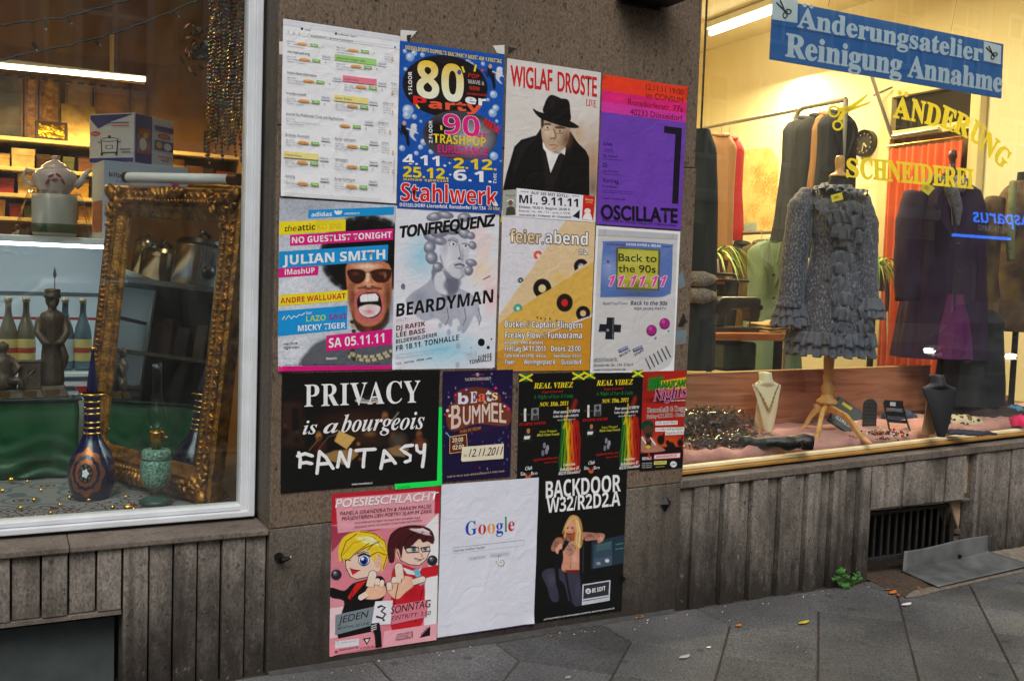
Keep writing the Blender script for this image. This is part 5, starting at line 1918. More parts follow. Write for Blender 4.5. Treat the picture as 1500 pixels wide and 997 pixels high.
# raised display floor and the rug on it
MB().box((XL+.01,.25,.30),(1.34,1.5,.545)).build('display_floor',mat('display_board',(120,110,96),.7),bld)
MB().box((XL+.01,.206,.40),(.83,.248,.545)).build('display_floor',mat('display_edge',(150,146,138),.7),bld)
def rug_mat():
 m=bpy.data.materials.new('patterned_rug')
 m.use_nodes=True
 nt=m.node_tree
 N,L=nt.nodes,nt.links
 b=N['Principled BSDF']
 tc=N.new('ShaderNodeTexCoord')
 sx=N.new('ShaderNodeSeparateXYZ')
 L.new(tc.outputs['Object'],sx.inputs[0])
 def vor(sc,feat='F1'):
  v=N.new('ShaderNodeTexVoronoi')
  v.inputs['Scale'].default_value=sc
  v.feature=feat
  L.new(tc.outputs['Object'],v.inputs['Vector'])
  return v
 def ramp(v,stops):
  r_=N.new('ShaderNodeValToRGB')
  r_.color_ramp.interpolation='CONSTANT'
  e=r_.color_ramp.elements
  while len(e)>1:
   e.remove(e[-1])
  e[0].position=stops[0][0]
  e[0].color=tuple(lin(stops[0][1]))+(1,)
  for p,c in stops[1:]:
   q=e.new(p)
   q.color=tuple(lin(c))+(1,)
  L.new(v,r_.inputs[0])
  return r_.outputs[0]
 def mix(f,a,c):
  x=N.new('ShaderNodeMix')
  x.data_type='RGBA'
  L.new(f,x.inputs['Factor'])
  L.new(a,x.inputs['A'])
  L.new(c,x.inputs['B'])
  return x.outputs['Result']
 G,Gd,MA,NA,BE=(128,128,128),(96,102,106),(92,34,42),(30,38,80),(146,136,118)
 field=ramp(vor(9).outputs['Distance'],[(0,MA),(.12,BE),(.2,NA),(.27,BE),(.34,G),(.5,Gd),(.62,G)])
 fine=ramp(vor(46).outputs['Distance'],[(0,MA),(.25,BE),(.45,MA),(.6,NA)])
 mid=ramp(vor(24).outputs['Distance'],[(0,NA),(.2,G),(.5,MA),(.62,G)])
 band1=N.new('ShaderNodeMath')
 band1 .operation='LESS_THAN'
 L.new(sx.outputs['Y'],band1 .inputs[0])
 band1 .inputs[1].default_value=.42
 band2=N.new('ShaderNodeMath')
 band2 .operation='LESS_THAN'
 L.new(sx.outputs['Y'],band2 .inputs[0])
 band2 .inputs[1].default_value=.56
 col=mix(band1 .outputs[0],mix(band2 .outputs[0],field,mid),fine)
 L.new(col,b.inputs['Base Color'])
 b.inputs['Roughness'].default_value=.95
 b.inputs['Specular IOR Level'].default_value=.1
 n=N.new('ShaderNodeTexNoise')
 n.inputs['Scale'].default_value=220
 L.new(tc.outputs['Object'],n.inputs['Vector'])
 bp=N.new('ShaderNodeBump')
 bp.inputs['Strength'].default_value=.5
 bp.inputs['Distance'].default_value=.003
 L.new(n.outputs['Fac'],bp.inputs['Height'])
 L.new(bp.outputs['Normal'],b.inputs['Normal'])
 return m
def rugf(u,v):
 x=-1.5+2.31*u
 y=.212+1.1*v
 z=LZ+.004+.006*float(vnoise(x*5,y*7,2))+(.012*max(0,float(vnoise(x*3,1,5)))if v<.04 else 0)
 if u>.93 and v<.12:
  z+=.012*math.sin((u-.93)*60)
 return(x,y,z)
tag(MB().grid(rugf,90,44).build('rug',rug_mat(),smooth=True,solid=.004),'grey and maroon patterned rug lying over the floor of the left window','rug')
# mirror in a gilt frame
_K=1.035
MC=CAM+(V(.5581,.6115,1.1791)-CAM)*_K
MW,MH=.8056*_K,1.1566*_K
MX,MY,MN=V(.4752,-.8789,-.0408),V(.0935,.0044,.9956),V(-.8749,-.4769,.0843)
def mp_(a,b_,c_=0.0):
 return MC+MX*a+MY*b_+MN*c_
mir=thing('standing_mirror','large leaning mirror in an ornate carved gilt frame','mirror',mp_(0,-MH/2))
FWD=.128
mb=MB()
prof=[(0,-.03),(0,.024),(.010,.034),(.03,.030),(.045,.040),(.060,.042),(.066,.032),(.074,.030),(.082,.036),(.090,.032),(.096,.022),(.112,.016),(FWD-.004,.012),(FWD,.006),(FWD,-.01)]
loops=[]
SEG=40
for(t,h)in prof:
 a,b_=MW/2-t,MH/2-t
 pts=[]
 for i in range(SEG):
  pts.append((-a+2*a*i/SEG,b_))
 for i in range(SEG):
  pts.append((a,b_-2*b_*i/SEG))
 for i in range(SEG):
  pts.append((a-2*a*i/SEG,-b_))
 for i in range(SEG):
  pts.append((-a,-b_+2*b_*i/SEG))
 loops.append([mp_(p[0],p[1],h+(.006*float(vnoise(p[0]*60,p[1]*60,4))if .01<t<.06 else 0))for p in pts])
n4=SEG*4
vs=[p for l in loops for p in l]
fs=[]
for k in range(len(prof)-1):
 fs+=[(k*n4+i,k*n4+(i+1)%n4,(k+1)*n4+(i+1)%n4,(k+1)*n4+i)for i in range(n4)]
mb.add(vs,fs)
mb.build('frame',GOLD,mir,smooth='auto')
MB().box((.30,.98,LZ+.002),(.40,1.10,.592)).build('wedge_block',mat('wood_block',(90,66,42),.7),mir)
mb=MB()
rs=np.random.default_rng(4)
def lump(a,b_,c_,r1,r2,r3,ang=0.0):
 k0=len(mb.v)
 mb.ball((0,0,0),1.0,6)
 ca,sa=math.cos(ang),math.sin(ang)
 for i in range(k0,len(mb.v)):
  x,y,z=mb.v[i]
  x,y=x*r1,y*r2
  mb.v[i]=tuple(mp_(a+x*ca-y*sa,b_+x*sa+y*ca,c_+z*r3))
for sx in(-1,1):
 for sy in(-1,1):
  for k in range(16):
   t=rs.uniform(.0,1)
   e=rs.uniform(.02,.09)
   if k%2:
    lump(sx*(MW/2-e),sy*(MH/2-.02-t*.16),.04,.022,.012,.014,rs.uniform(0,3))
   else:
    lump(sx*(MW/2-.02-t*.16),sy*(MH/2-e),.04,.022,.012,.014,rs.uniform(0,3))
  lump(sx*(MW/2-.03),sy*(MH/2-.03),.045,.04,.028,.02,sx*sy*.785)
for k in range(46):
 t=-1+2*(k+.5)/46
 for sx in(-1,1):
  lump(sx*(MW/2-.034),t*(MH/2-.12),.034,.018,.007,.008,.7*(1 if k%2 else-1))
  lump(sx*(MW/2-.060),t*(MH/2-.12),.046,.010,.007,.009,0)
for k in range(30):
 t=-1+2*(k+.5)/30
 for sy in(-1,1):
  lump(t*(MW/2-.12),sy*(MH/2-.034),.034,.007,.018,.008,.7*(1 if k%2 else-1))
  lump(t*(MW/2-.12),sy*(MH/2-.060),.046,.007,.010,.009,0)
for k in range(7):
 lump((k-3)*.026,-MH/2+.03,.05,.012,.03,.016,(k-3)*.25)
 lump((k-3)*.026,MH/2-.03,.05,.012,.03,.016,-(k-3)*.25)
mb.build('carving',GOLD,mir,smooth=True)
mb=MB()
a,b_=MW/2-FWD+.004,MH/2-FWD+.004
mb.quad(mp_(-a,-b_,.004),mp_(a,-b_,.004),mp_(a,b_,.004),mp_(-a,b_,.004))
mb.build('mirror_glass',MIRR,mir)
mb=MB()
mb.prism([mp_(-MW/2+.02,-MH/2+.02,-.012),mp_(MW/2-.02,-MH/2+.02,-.012),mp_(MW/2-.02,MH/2-.02,-.012),mp_(-MW/2+.02,MH/2-.02,-.012)],None,MN*-.015)
mb.build('backing_board',mat('brown_board',(70,50,32),.8),mir)
# cushion roll on the mirror top
p0,p1=mp_(-MW/2+.10,MH/2+.036,.012),mp_(MW/2-.10,MH/2+.034,.012)
tb=thing('white_tube','white cardboard tube with dark ends lying along the top of the gilt frame','tube',p0)
MB().tube([p0,p1],.021,14).build('roll',mat('white_card',(220,220,224),.4),tb,smooth='auto')
ax=(p1-p0)/np.linalg.norm(p1-p0)
MB().tube([p0-ax*.022,p0],.0235,14).build('end_cap',BLKP,tb,smooth='auto')
MB().tube([p1,p1+ax*.05],.0235,14).build('end_cap',mat('dark_red_cap',(70,16,20),.3),tb,smooth='auto')
# cobalt vase
c=atz(134,729,LZ+.006)
vz=thing('cobalt_vase','tall cobalt blue flask with gold rings round its neck and a gold medallion','vase',c)
BLUE=mat('cobalt_glaze',(8,10,62),.10,coat=.4)
MB().lathe([(.001,0),(.060,.002),(.070,.012),(.082,.06),(.086,.10),(.082,.14),(.066,.18),(.044,.215),(.032,.245),(.030,.27),(.029,.37),(.030,.385),(.048,.400),(.044,.404),(.022,.404)],c,36).build('body',BLUE,vz,smooth=True)
for z,r_ in[(.252,.036),(.273,.034),(.293,.034),(.326,.034),(.347,.034),(.372,.034),(.400,.050)]:
 MB().lathe([(r_-.004,-.004),(r_,0),(r_-.004,.004)],c+V(0,0,z),28).build('gold_ring',GOLDB,vz,smooth=True)
MB().lathe([(.016,.404),(.021,.41),(.020,.43),(.012,.50),(.005,.555),(.007,.562),(.004,.575)],c,20).build('stopper',BLUE,vz,smooth=True)
MB().ball(c+V(0,0,.572),.008,8).build('stopper_tip',GOLDB,vz,smooth=True)
md=MB()
ang0=math.atan2(CAM[1]-c[1],CAM[0]-c[0])-.25
prf=np.array([(.060,.002),(.070,.012),(.082,.06),(.086,.10),(.082,.14),(.066,.18),(.044,.215)])
def rad(z):
 return float(np.interp(z,prf[:,1],prf[:,0]))
def patch(a0,z0,ra,rz,lift,mi,n=28,lobes=0,amp=0.0):
 md.m=mi
 pts=[]
 rings=4
 for j in range(rings+1):
  for i in range(n):
   t=2*math.pi*i/n
   q=j/rings*(1+amp*math.cos(lobes*t))
   z=z0+rz*q*math.sin(t)
   a_=a0+ra*q*math.cos(t)
   r_=rad(z)+lift
   pts.append((c[0]+r_*math.cos(a_),c[1]+r_*math.sin(a_),c[2]+z))
 fs=[]
 for j in range(rings):
  fs+=[(j*n+i,j*n+(i+1)%n,(j+1)*n+(i+1)%n,(j+1)*n+i)for i in range(n)]
 md.add(pts,fs)
patch(ang0,.112,.78,.088,.0012,0,48,8,.08)
patch(ang0,.112,.60,.066,.0020,1,48,12,.05)
patch(ang0,.112,.46,.052,.0028,0,40,12,.05)
patch(ang0,.112,.30,.036,.0036,1)
patch(ang0,.112,.13,.016,.0044,2,20,5,.2)
for k in range(8):
 t=k*math.pi/4
 patch(ang0+.22*math.cos(t),.112+.026*math.sin(t),.05,.006,.0042,3 if k%2 else 0,10)
md.build('medallion',[mat('copper_gold',(186,112,52),.3,.6,noise=(120,.6,(90,50,60))),BLUE,mat('white_enamel_dot',(230,230,226),.3),mat('green_enamel',(60,110,70),.3)],vz,smooth=True,recalc=False)
# green oil lamp
c=atz(228,737,LZ+.006)
GRN=mat('speckled_green',(36,86,74),.3,noise=(110,.9,(150,190,170)),bump=(120,.4))
GRN2=mat('dark_green',(24,60,52),.35,noise=(60,.5,(50,96,84)))
ol=thing('oil_lamp','speckled green oil lamp with a clear glass chimney','lamp',c)
MB().lathe([(.001,0),(.056,.001),(.060,.008),(.052,.018),(.034,.026),(.026,.034)],c,28).build('foot',GRN2,ol,smooth=True)
MB().lathe([(.022,.034),(.022,.052),(.028,.056)],c,20).build('stem',BRASS,ol,smooth=True)
MB().lathe([(.026,.056),(.044,.072),(.054,.105),(.057,.14),(.055,.165),(.050,.172),(.052,.178),(.052,.200),(.046,.206),(.020,.207)],c,30).build('reservoir',GRN,ol,smooth=True)
MB().lathe([(.051,.168),(.0565,.172),(.051,.176)],c,30).build('dark_band',GRN2,ol,smooth=True)
MB().lathe([(.018,.207),(.018,.236),(.027,.240),(.030,.252),(.027,.262),(.030,.268),(.027,.274),(.020,.280)],c,24).build('burner',BRASS,ol,smooth=True)
MB().tube([c+V(.028,0,.25),c+V(.040,0,.25)],.004,8).build('wick_knob',BRASS,ol)
ch_=[(.022,.272),(.034,.30),(.038,.325),(.034,.355),(.022,.39),(.017,.43),(.016,.50),(.018,.53)]
MB().lathe(ch_+[(r_-.0015,z)for r_,z in ch_[::-1]],c,26).build('chimney',CLEAR,ol,smooth=True)
# gold balls scattered on the rug
for i,(px,py,r_)in enumerate([(16,705,.013),(50,733,.009),(30,745,.009),(74,752,.008),(52,758,.008),(88,740,.008),(102,729,.008),(111,728,.008),(130,733,.008),(153,727,.008),(109,755,.008),(165,744,.009),(196,746,.008),(3,719,.008),(60,718,.007),(40,705,.007),(184,728,.007)]):
 c=atz(px,py+2,LZ+.008)
 o=MB().ball(tuple(c+V(0,0,r_)),r_,10).build('gold_ball',GOLDB,smooth=True,loc=tuple(c))
 tag(o,'larger gold ball beside the green cloth on the rug' if i==0 else 'small gold ball lying on the patterned rug','ball','gold balls on the rug')
c=atz(189,746,LZ+.008)
tag(MB().lathe([(.001,-.011),(.010,-.006),(.012,0),(.010,.006),(.001,.011)],c+V(0,0,.01),14,1.8,1).build('gold_bead',GOLDB,smooth=True,loc=tuple(c)),'long oval gold bead lying near the foot of the green oil lamp','bead')
# low table under green satin
TY=1.12
TXR=float(at(114,640,TY)[0])
TZ=float(at(60,588,TY)[2])
SATIN=mat('green_satin',(2,72,36),.34,spec=.3,noise=(5,.6,(1,32,17)))
def satin(u,v):
 x=-1.1+(TXR+1.1)*u
 z=TZ-(TZ-LZ-.008)*v
 sw=.5+.5*math.cos(2*math.pi*(x-.02)/.30)
 y=TY-.022*math.sin(v*2.6)*(1+.5*float(vnoise(x*7,v*3,3)))-.03*v*sw*float(np.clip(v*1.4,0,1))-.012*math.sin(z*90+4*sw)*v**3
 return(x,y,z)
st_=MB()
st_.grid(satin,80,36)
st_.grid(lambda u,v:(TXR+.004*math.sin(v*9+u*6),TY+.45*u,TZ-(TZ-LZ-.008)*v),8,8)
st_.grid(lambda u,v:(-1.1+(TXR+1.1)*u,TY+.45*v,TZ),4,4)
tag(st_.build('green_drape',SATIN,smooth=True,solid=.003),'dark green satin cloth hanging in swags over the low display table','cloth')
t=thing('display_table','low table with a dark glass top, hidden under green satin','table',(-.4,TY+.2,LZ))
MB().box((-1.1,TY-.02,TZ+.003),(TXR+.015,TY+.46,TZ+.013)).build('glass_top',mat('dark_green_glass',(16,46,40),.05,coat=.5),t,bevel=.002)
MB().box((-1.08,TY+.02,LZ-.008),(TXR-.02,TY+.43,TZ-.003)).build('table_base',mat('table_board',(60,48,36),.8),t)
# bronze figures
ZT=TZ+.013
def figure_base(root,c,w_,d_,h_,plate=True):
 MB().hexa([(c[0]-w_/2,c[1]-d_/2,c[2]),(c[0]+w_/2,c[1]-d_/2,c[2]),(c[0]+w_/2,c[1]+d_/2,c[2]),(c[0]-w_/2,c[1]+d_/2,c[2]),(c[0]-w_*.38,c[1]-d_*.38,c[2]+h_),(c[0]+w_*.38,c[1]-d_*.38,c[2]+h_),(c[0]+w_*.38,c[1]+d_*.38,c[2]+h_),(c[0]-w_*.38,c[1]+d_*.38,c[2]+h_)]).build('pedestal',BRONZE,root,bevel=.003)
 if plate:
  MB().box((c[0]-.026,c[1]-d_/2-.001,c[2]+.008),(c[0]+.026,c[1]-d_/2+.004,c[2]+.030)).build('name_plate',BRASS,root)
c=at(76,577,1.22)
c[2]=ZT
sp=thing('spearman_figure','tall bronze figure in a robe and hat holding a thin spear','figurine',c)
figure_base(sp,c,.13,.10,.045)
b0=c+V(0,0,.045)
mb=MB()
mb.lathe([(.001,0),(.044,.002),(.046,.03),(.044,.09),(.040,.15),(.036,.19),(.040,.22),(.050,.26),(.052,.285),(.044,.305),(.026,.316),(.017,.322),(.017,.333),(.024,.342),(.028,.358),(.027,.372),(.020,.382),(.001,.386)],b0,24,1.0,.72,fn=lambda th,i:1+(.06*math.cos(9*th)if i<7 else 0))
for s_ in(-1,1):
 mb.tube([b0+V(s_*.046,0,.285),b0+V(s_*.056,-.014,.225),b0+V(s_*.030,-.046,.185),b0+V(s_*.004,-.052,.18)],[.017,.018,.016,.010],10)
mb.tube([b0+V(.03,-.03,.19),b0+V(.05,-.02,.12),b0+V(.048,-.014,.07)],[.012,.016,.006],8)
mb.build('robed_body',BRONZE,sp,smooth=True)
mb=MB()
mb.lathe([(.029,.368),(.034,.374),(.033,.384),(.028,.387),(.032,.398),(.030,.408),(.001,.410)],b0,20)
mb.build('hat',BRONZE,sp,smooth=True)
mb=MB()
mb.lathe([(.001,.325),(.008,.33),(.012,.345),(.006,.358)],b0+V(0,-.024,0),8)
mb.build('beard',BRONZE,sp,smooth=True)
mb=MB()
mb.tube([b0+V(.004,-.054,.05),b0+V(.006,-.05,.46)],.0022,6)
mb.lathe([(.001,.45),(.0075,.468),(.001,.50)],b0+V(.006,-.05,0),6,1,.4)
mb.build('spear',BRONZE,sp)
c=at(43,583,1.18)
c[2]=ZT
kb=thing('carved_block','small bronze block with a carved figure and a brass plate, left of the spearman','figurine',c)
figure_base(kb,c,.115,.09,.034)
mb=MB()
mb.box((c[0]-.042,c[1]-.022,c[2]+.034),(c[0]+.042,c[1]+.022,c[2]+.145))
mb.box((c[0]-.048,c[1]-.026,c[2]+.145),(c[0]+.048,c[1]+.026,c[2]+.155))
mb.build('block',BRONZE,kb,bevel=.003)
mb=MB()
for a,b_ in(((-.012,.06),(-.006,.12)),((-.006,.09),(.02,.118)),((-.004,.088),(.022,.06)),((-.02,.075),(-.01,.1))):
 mb.tube([c+V(a[0],-.024,a[1]),c+V(b_[0],-.024,b_[1])],.005,6)
mb.build('relief',BRONZE,kb)
c=at(4,584,1.18)
c[2]=ZT
sf=thing('seated_figure','dark bronze figure on a round base, cut by the left edge','figurine',c)
figure_base(sf,c,.13,.09,.035)
mb=MB()
mb.lathe([(.001,.035),(.05,.036),(.055,.06),(.045,.09),(.035,.12),(.042,.15),(.03,.175),(.012,.182),(.014,.19),(.022,.20),(.022,.22),(.001,.235)],c,18,1,.8)
mb.tube([c+V(.03,-.01,.16),c+V(.06,-.03,.13),c+V(.04,-.04,.10)],[.014,.013,.010],8)
mb.tube([c+V(.02,-.03,.07),c+V(.06,-.04,.075),c+V(.07,-.045,.045)],[.018,.016,.014],8)
mb.build('figure_body',BRONZE,sf,smooth=True)
# white cold cabinet with bottles
CY0=1.66
CX1=float(at(175,450,CY0)[0])
CX0=-1.25
CZT=float(at(70,346,CY0)[2])
CZG=float(at(70,546,CY0)[2])
cb=thing('cold_cabinet','white glass-fronted cold cabinet with a red stripe below its window','cabinet',((CX0+CX1)/2,CY0+.3,0))
mb=MB()
mb.box((CX0,CY0,CZT-.03),(CX1,CY0+.55,CZT))
mb.box((CX1-.03,CY0,CZG),(CX1,CY0+.55,CZT-.03))
mb.box((CX0,CY0,CZG),(CX0+.03,CY0+.55,CZT-.03))
mb.box((CX0+.03,CY0+.52,CZG),(CX1-.03,CY0+.55,CZT-.03))
mb.box((CX0,CY0,-.05),(CX1,CY0+.55,CZG))
mb.build('case',WHITEP,cb,bevel=.004)
zz=lambda py:float(at(80,py,CY0-.004)[2])
MB().box((CX0,CY0-.006,zz(576)),(CX1,CY0-.001,zz(566))).build('red_band',REDP,cb)
MB().box((CX0,CY0-.006,zz(557)),(CX1,CY0-.001,zz(552))).build('dark_trim',mat('grey_trim',(60,76,96),.3),cb)
MB().box((CX0+.03,CY0+.02,zz(434)),(CX1-.03,CY0+.06,zz(428))).build('shelf_rail',mat('grey_rail',(150,160,166),.3,.5),cb)
MB().box((CX0+.03,CY0+.30,zz(473)),(CX1-.03,CY0+.31,zz(469))).build('red_line',REDP,cb)
MB().box((CX0+.031,CY0+.01,CZG+.001),(CX1-.031,CY0+.018,CZT-.031)).build('glass_front',glass_mat('cabinet_glass',(243,246,246),1.5),cb)
MB().box((CX0+.05,CY0+.10,CZT-.045),(CX1-.05,CY0+.13,CZT-.031)).build('added_light_strip',emission('added_cold_strip',(240,244,250),12.0),cb)  # unseen strip, added to brighten the cabinet in place of reflected haze
BG=[mat('brown_bottle',(128,112,92),.12,spec=.6),mat('pale_bottle',(150,164,170),.1,spec=.6),mat('dark_bottle',(96,118,130),.1,spec=.6)]
LB=[mat('yellow_label',(226,196,120),.5),mat('white_label',(206,214,220),.5)]
LBR=mat('label_red',(190,60,40),.5)
CAPM=mat('bottle_cap',(190,160,120),.3,.4)
for i,(px,bm,lb,lab)in enumerate([(12,0,0,'brown bottle with a yellow label at the left end of the cabinet'),(38,0,0,'brown bottle with a yellow label, second from the left in the cabinet'),(95,2,1,'dark bottle with a plain white label behind the spearman'),(121,2,0,'dark bottle with a coloured label next to the mirror frame')]):
 cc=at(px,540,CY0+.12)
 cc[2]=CZG+.001
 bt=thing('bottle',lab,'bottle',cc,'bottles in the cold cabinet')
 MB().lathe([(.001,0),(.038,.002),(.040,.02),(.040,.17),(.034,.205),(.020,.245),(.014,.275),(.0135,.32),(.016,.325),(.016,.335)],cc,22).build('glass_body',BG[bm],bt,smooth=True)
 MB().lathe([(.0165,.322),(.0175,.332),(.0165,.345),(.001,.346)],cc,16).build('cap',CAPM,bt,smooth=True)
 MB().lathe([(.0402,.045),(.0412,.05),(.0412,.145),(.0402,.15)],cc,22).build('label',LB[lb],bt,smooth=True)
 if lb==0:
  MB().lathe([(.0414,.085),(.042,.088),(.042,.108),(.0414,.11)],cc,22).build('label_band',LBR,bt,smooth=True)
  # on top of the cabinet
zc=CZT
cc=at(80,340,1.80)
cc[2]=zc
pw=thing('wrapped_pot','pale round pot wrapped in clear plastic on the cold cabinet','pot',cc)
MB().lathe([(.001,0),(.090,.002),(.098,.02),(.100,.18),(.096,.20),(.001,.202)],cc,28).build('pot_body',mat('pale_pot',(206,204,206),.4),pw,smooth=True)
MB().lathe([(.1005,.02),(.1012,.022),(.1012,.06),(.1005,.062)],cc,28).build('label_band',mat('green_label',(60,80,50),.5),pw,smooth=True)
PLAS=glass_mat('clear_film',(238,236,230),1.35,.06)
MB().lathe([(.17,.001),(.16,.05),(.135,.14),(.118,.20),(.112,.215),(.10,.206)],cc,40,fn=lambda th,i:1+.05*math.sin(11*th+i)+.04*math.sin(5*th)).build('plastic_film',PLAS,pw,smooth=True)
PORC=mat('white_porcelain',(204,188,188),.15,coat=.4)
ct=cc+V(0,0,.204)
tp=thing('teapot','round white porcelain teapot with red leaf sprigs, standing on the wrapped pot','teapot',ct)
MB().lathe([(.001,0),(.062,.001),(.066,.008),(.090,.04),(.098,.075),(.092,.10),(.070,.118),(.040,.124)],ct,30).build('body',PORC,tp,smooth=True)
MB().lathe([(.068,.114),(.064,.124),(.040,.146),(.016,.158),(.010,.162),(.014,.170),(.013,.180),(.001,.184)],ct,26).build('lid',PORC,tp,smooth=True)
MB().tube([ct+V(.085,-.02,.045),ct+V(.115,-.03,.07),ct+V(.13,-.035,.10),ct+V(.15,-.04,.125)],[.024,.017,.012,.010],12).build('spout',PORC,tp,smooth=True)
MB().tube([ct+V(-.085,.02,.10),ct+V(-.12,.03,.11),ct+V(-.135,.032,.08),ct+V(-.115,.03,.045),ct+V(-.085,.02,.035)],.009,8).build('handle',PORC,tp,smooth=True)
mb=MB()
for dx,dz,a in[(-.02,.078,.6),(.01,.082,-.6),(-.005,.06,.1),(-.035,.05,1.0),(.03,.055,-1.0)]:
 r_=.0985-abs(dz-.075)*.12
 pts=[]
 for k in range(10):
  t=2*math.pi*k/10
  q,e=.016*math.cos(t),.006*math.sin(t)
  X=dx+q*math.cos(a)-e*math.sin(a)
  Z=dz+q*math.sin(a)+e*math.cos(a)
  pts.append(ct+V(X,-math.sqrt(max(r_*r_-X*X,1e-6))-.0016,Z))
 mb.add(pts,[tuple(range(10))])
mb.build('leaf_sprigs',mat('red_print',(150,40,50),.3),tp)
def text_on(mb,s_,o,ex,ey,w_,h_,st='bold',off=0.0,slant=0.0):
 """lettering as real polygons: o = baseline start, ex/ey unit vectors"""
 v,f=layout(s_,st,round(off,3))
 if len(v):
  o,ex,ey=V(*o),V(*ex),V(*ey)
  mb.add([o+ex*(p[0]*w_+slant*p[1]*h_)+ey*(p[1]*h_)for p in v],f)
def carton(name,label,corner,hd1,hd2,w1,w2,h,mats,dec,group=None):
 """box seen from its near corner: hd1/hd2 horizontal unit vectors along the two visible faces"""
 a,e1,e2=V(*corner),V(*hd1),V(*hd2)
 root=thing(name,label,'carton',a+e1*w1/2+e2*w2/2,group)
 up=V(0,0,1)
 mb=MB()
 mb.hexa([a,a+e2*w2,a+e1*w1+e2*w2,a+e1*w1,a+up*h,a+e2*w2+up*h,a+e1*w1+e2*w2+up*h,a+e1*w1+up*h])
 mb.build('box',mats[0],root,bevel=.002)
 n1=np.cross(e1,up)
 n1=n1 if n1@e2<0 else-n1
 n2=np.cross(e2,up)
 n2=n2 if n2@e1<0 else-n2
 p=MB()
 cnt=[0]
 def pan(face,u0,u1,v0,v1,mi):
  cnt[0]+=1
  e,nn,wd=(e1,n1,w1)if face==1 else(e2,n2,w2)
  o=a+nn*(.0012+.0002*cnt[0])
  p.m=mi
  p.quad(o+e*u0*wd+up*v0*h,o+e*u1*wd+up*v0*h,o+e*u1*wd+up*v1*h,o+e*u0*wd+up*v1*h)
 def pol(face,pts,mi):
  cnt[0]+=1
  e,nn,wd=(e1,n1,w1)if face==1 else(e2,n2,w2)
  o=a+nn*(.0012+.0002*cnt[0])
  p.m=mi
  p.add([o+e*q[0]*wd+up*q[1]*h for q in pts],[tuple(range(len(pts)))])
 def txt(face,s_,u0,u1,v0,hh,mi,st='bold'):
  cnt[0]+=1
  e,nn,wd=(e1,n1,w1)if face==1 else(e2,n2,w2)
  o=a+nn*(.0012+.0002*cnt[0])
  p.m=mi
  right=e if face==2 else-e
  s0=u0 if face==2 else u1
  text_on(p,s_,o+e*s0*wd+up*v0*h,right,up,abs(u1-u0)*wd,hh*h,st)
 dec(pan,pol,txt)
 p.build('print',mats,root,recalc=False)
 return root
def dec_cooker(pan,pol,txt):
 pol(1,[(.02,.98),(.98,.98),(.98,.90),(.80,.70),(.5,.84),(.02,.97)],1)
 pan(1,.01,.99,.01,.10,1)
 C_=lambda cx,cy,rx,ry,n=20:[(cx+rx*math.cos(2*math.pi*k/n),cy+ry*math.sin(2*math.pi*k/n))for k in range(n)]
 pol(1,C_(.86,.60,.11,.05),2)
 txt(1,'RICE',.79,.93,.585,.03,0)
 pol(1,[(.72,.20),(.74,.46),(.34,.46),(.36,.20)],4)
 pol(1,[(.695,.22),(.71,.44),(.37,.44),(.385,.22)],0)
 pol(1,C_(.54,.47,.21,.045),4)
 pol(1,C_(.54,.47,.19,.028),0)
 pol(1,C_(.54,.53,.035,.03),4)
 pan(1,.46,.62,.28,.36,4)
 pan(1,.48,.60,.29,.35,0)
 pol(1,[(.80,.44),(.74,.42),(.74,.40),(.80,.42)],4)
 pol(1,[(.34,.42),(.28,.44),(.28,.42),(.34,.40)],4)
 pan(1,.68,.73,.15,.21,4)
 pan(1,.35,.40,.15,.21,4)
 pan(1,.10,.60,.80,.80+.018,1)
 pan(1,.10,.48,.74,.74+.018,2)
 pan(1,.06,.30,.26,.26+.018,4)
 pan(1,.06,.26,.20,.20+.018,4)
 pan(2,.01,.42,.01,.99,1)
 pan(2,.06,.38,.20,.72,3)
 pol(2,C_(.20,.40,.09,.13),0)
 pol(2,C_(.26,.58,.06,.06),5)
 pan(2,.48,.97,.74,.84,1)
 pol(2,C_(.73,.64,.17,.05),2)
 txt(2,'RICE',.63,.83,.625,.03,0)
 pan(2,.48,.97,.34,.54,1)
 pol(2,C_(.60,.44,.08,.07),5)
 pol(2,C_(.82,.43,.10,.075),0)
 pan(2,.58,.92,.20,.218,2)
 pan(2,.66,.84,.12,.14,4)
YEL=mat('card_yellow',(206,160,60),.5)
BY=1.78
k_=at(196,238,BY)
ang=.62
e1=V(-math.cos(ang),math.sin(ang),0)
e2=V(math.sin(ang)*1.0,math.cos(ang),0)
e2=V(math.cos(.70),math.sin(.70),0)
e1=V(-math.cos(.55),math.sin(.55),0)
e1p=V(-e2[1],e2[0],0)
zb=float(k_[2])
hbox=float(at(196,165,BY)[2])-zb
l1=.26
carton('rice_cooker_box','blue and white carton with a drawing of a rice cooker, topmost of the boxes',(k_[0],k_[1],zb),e1p*1.0,e2,.285,.275,hbox,[CARD,CARDB,CARDR,CARDO,INK,YEL],dec_cooker)
def dec_low(pan,pol,txt):
 C_=lambda cx,cy,rx,ry,n=20:[(cx+rx*math.cos(2*math.pi*k/n),cy+ry*math.sin(2*math.pi*k/n))for k in range(n)]
 txt(2,'billpofa',.06,.30,.80,.055,4)
 txt(2,'M 4070',.14,.26,.73,.03,1,'reg')
 pol(2,C_(.84,.80,.055,.07),5)
 txt(2,'3',.82,.86,.775,.05,0)
 pol(2,[(.02,.08),(.25,.06),(.16,.30),(.05,.36)],1)
 pan(1,.1,.9,.1,.5,3)
PINK=mat('card_pink',(206,40,130),.5)
k2=at(152,240,BY-.02)
e2b=V(math.cos(.12),math.sin(.12),0)
e1b=V(-e2b[1],e2b[0],0)
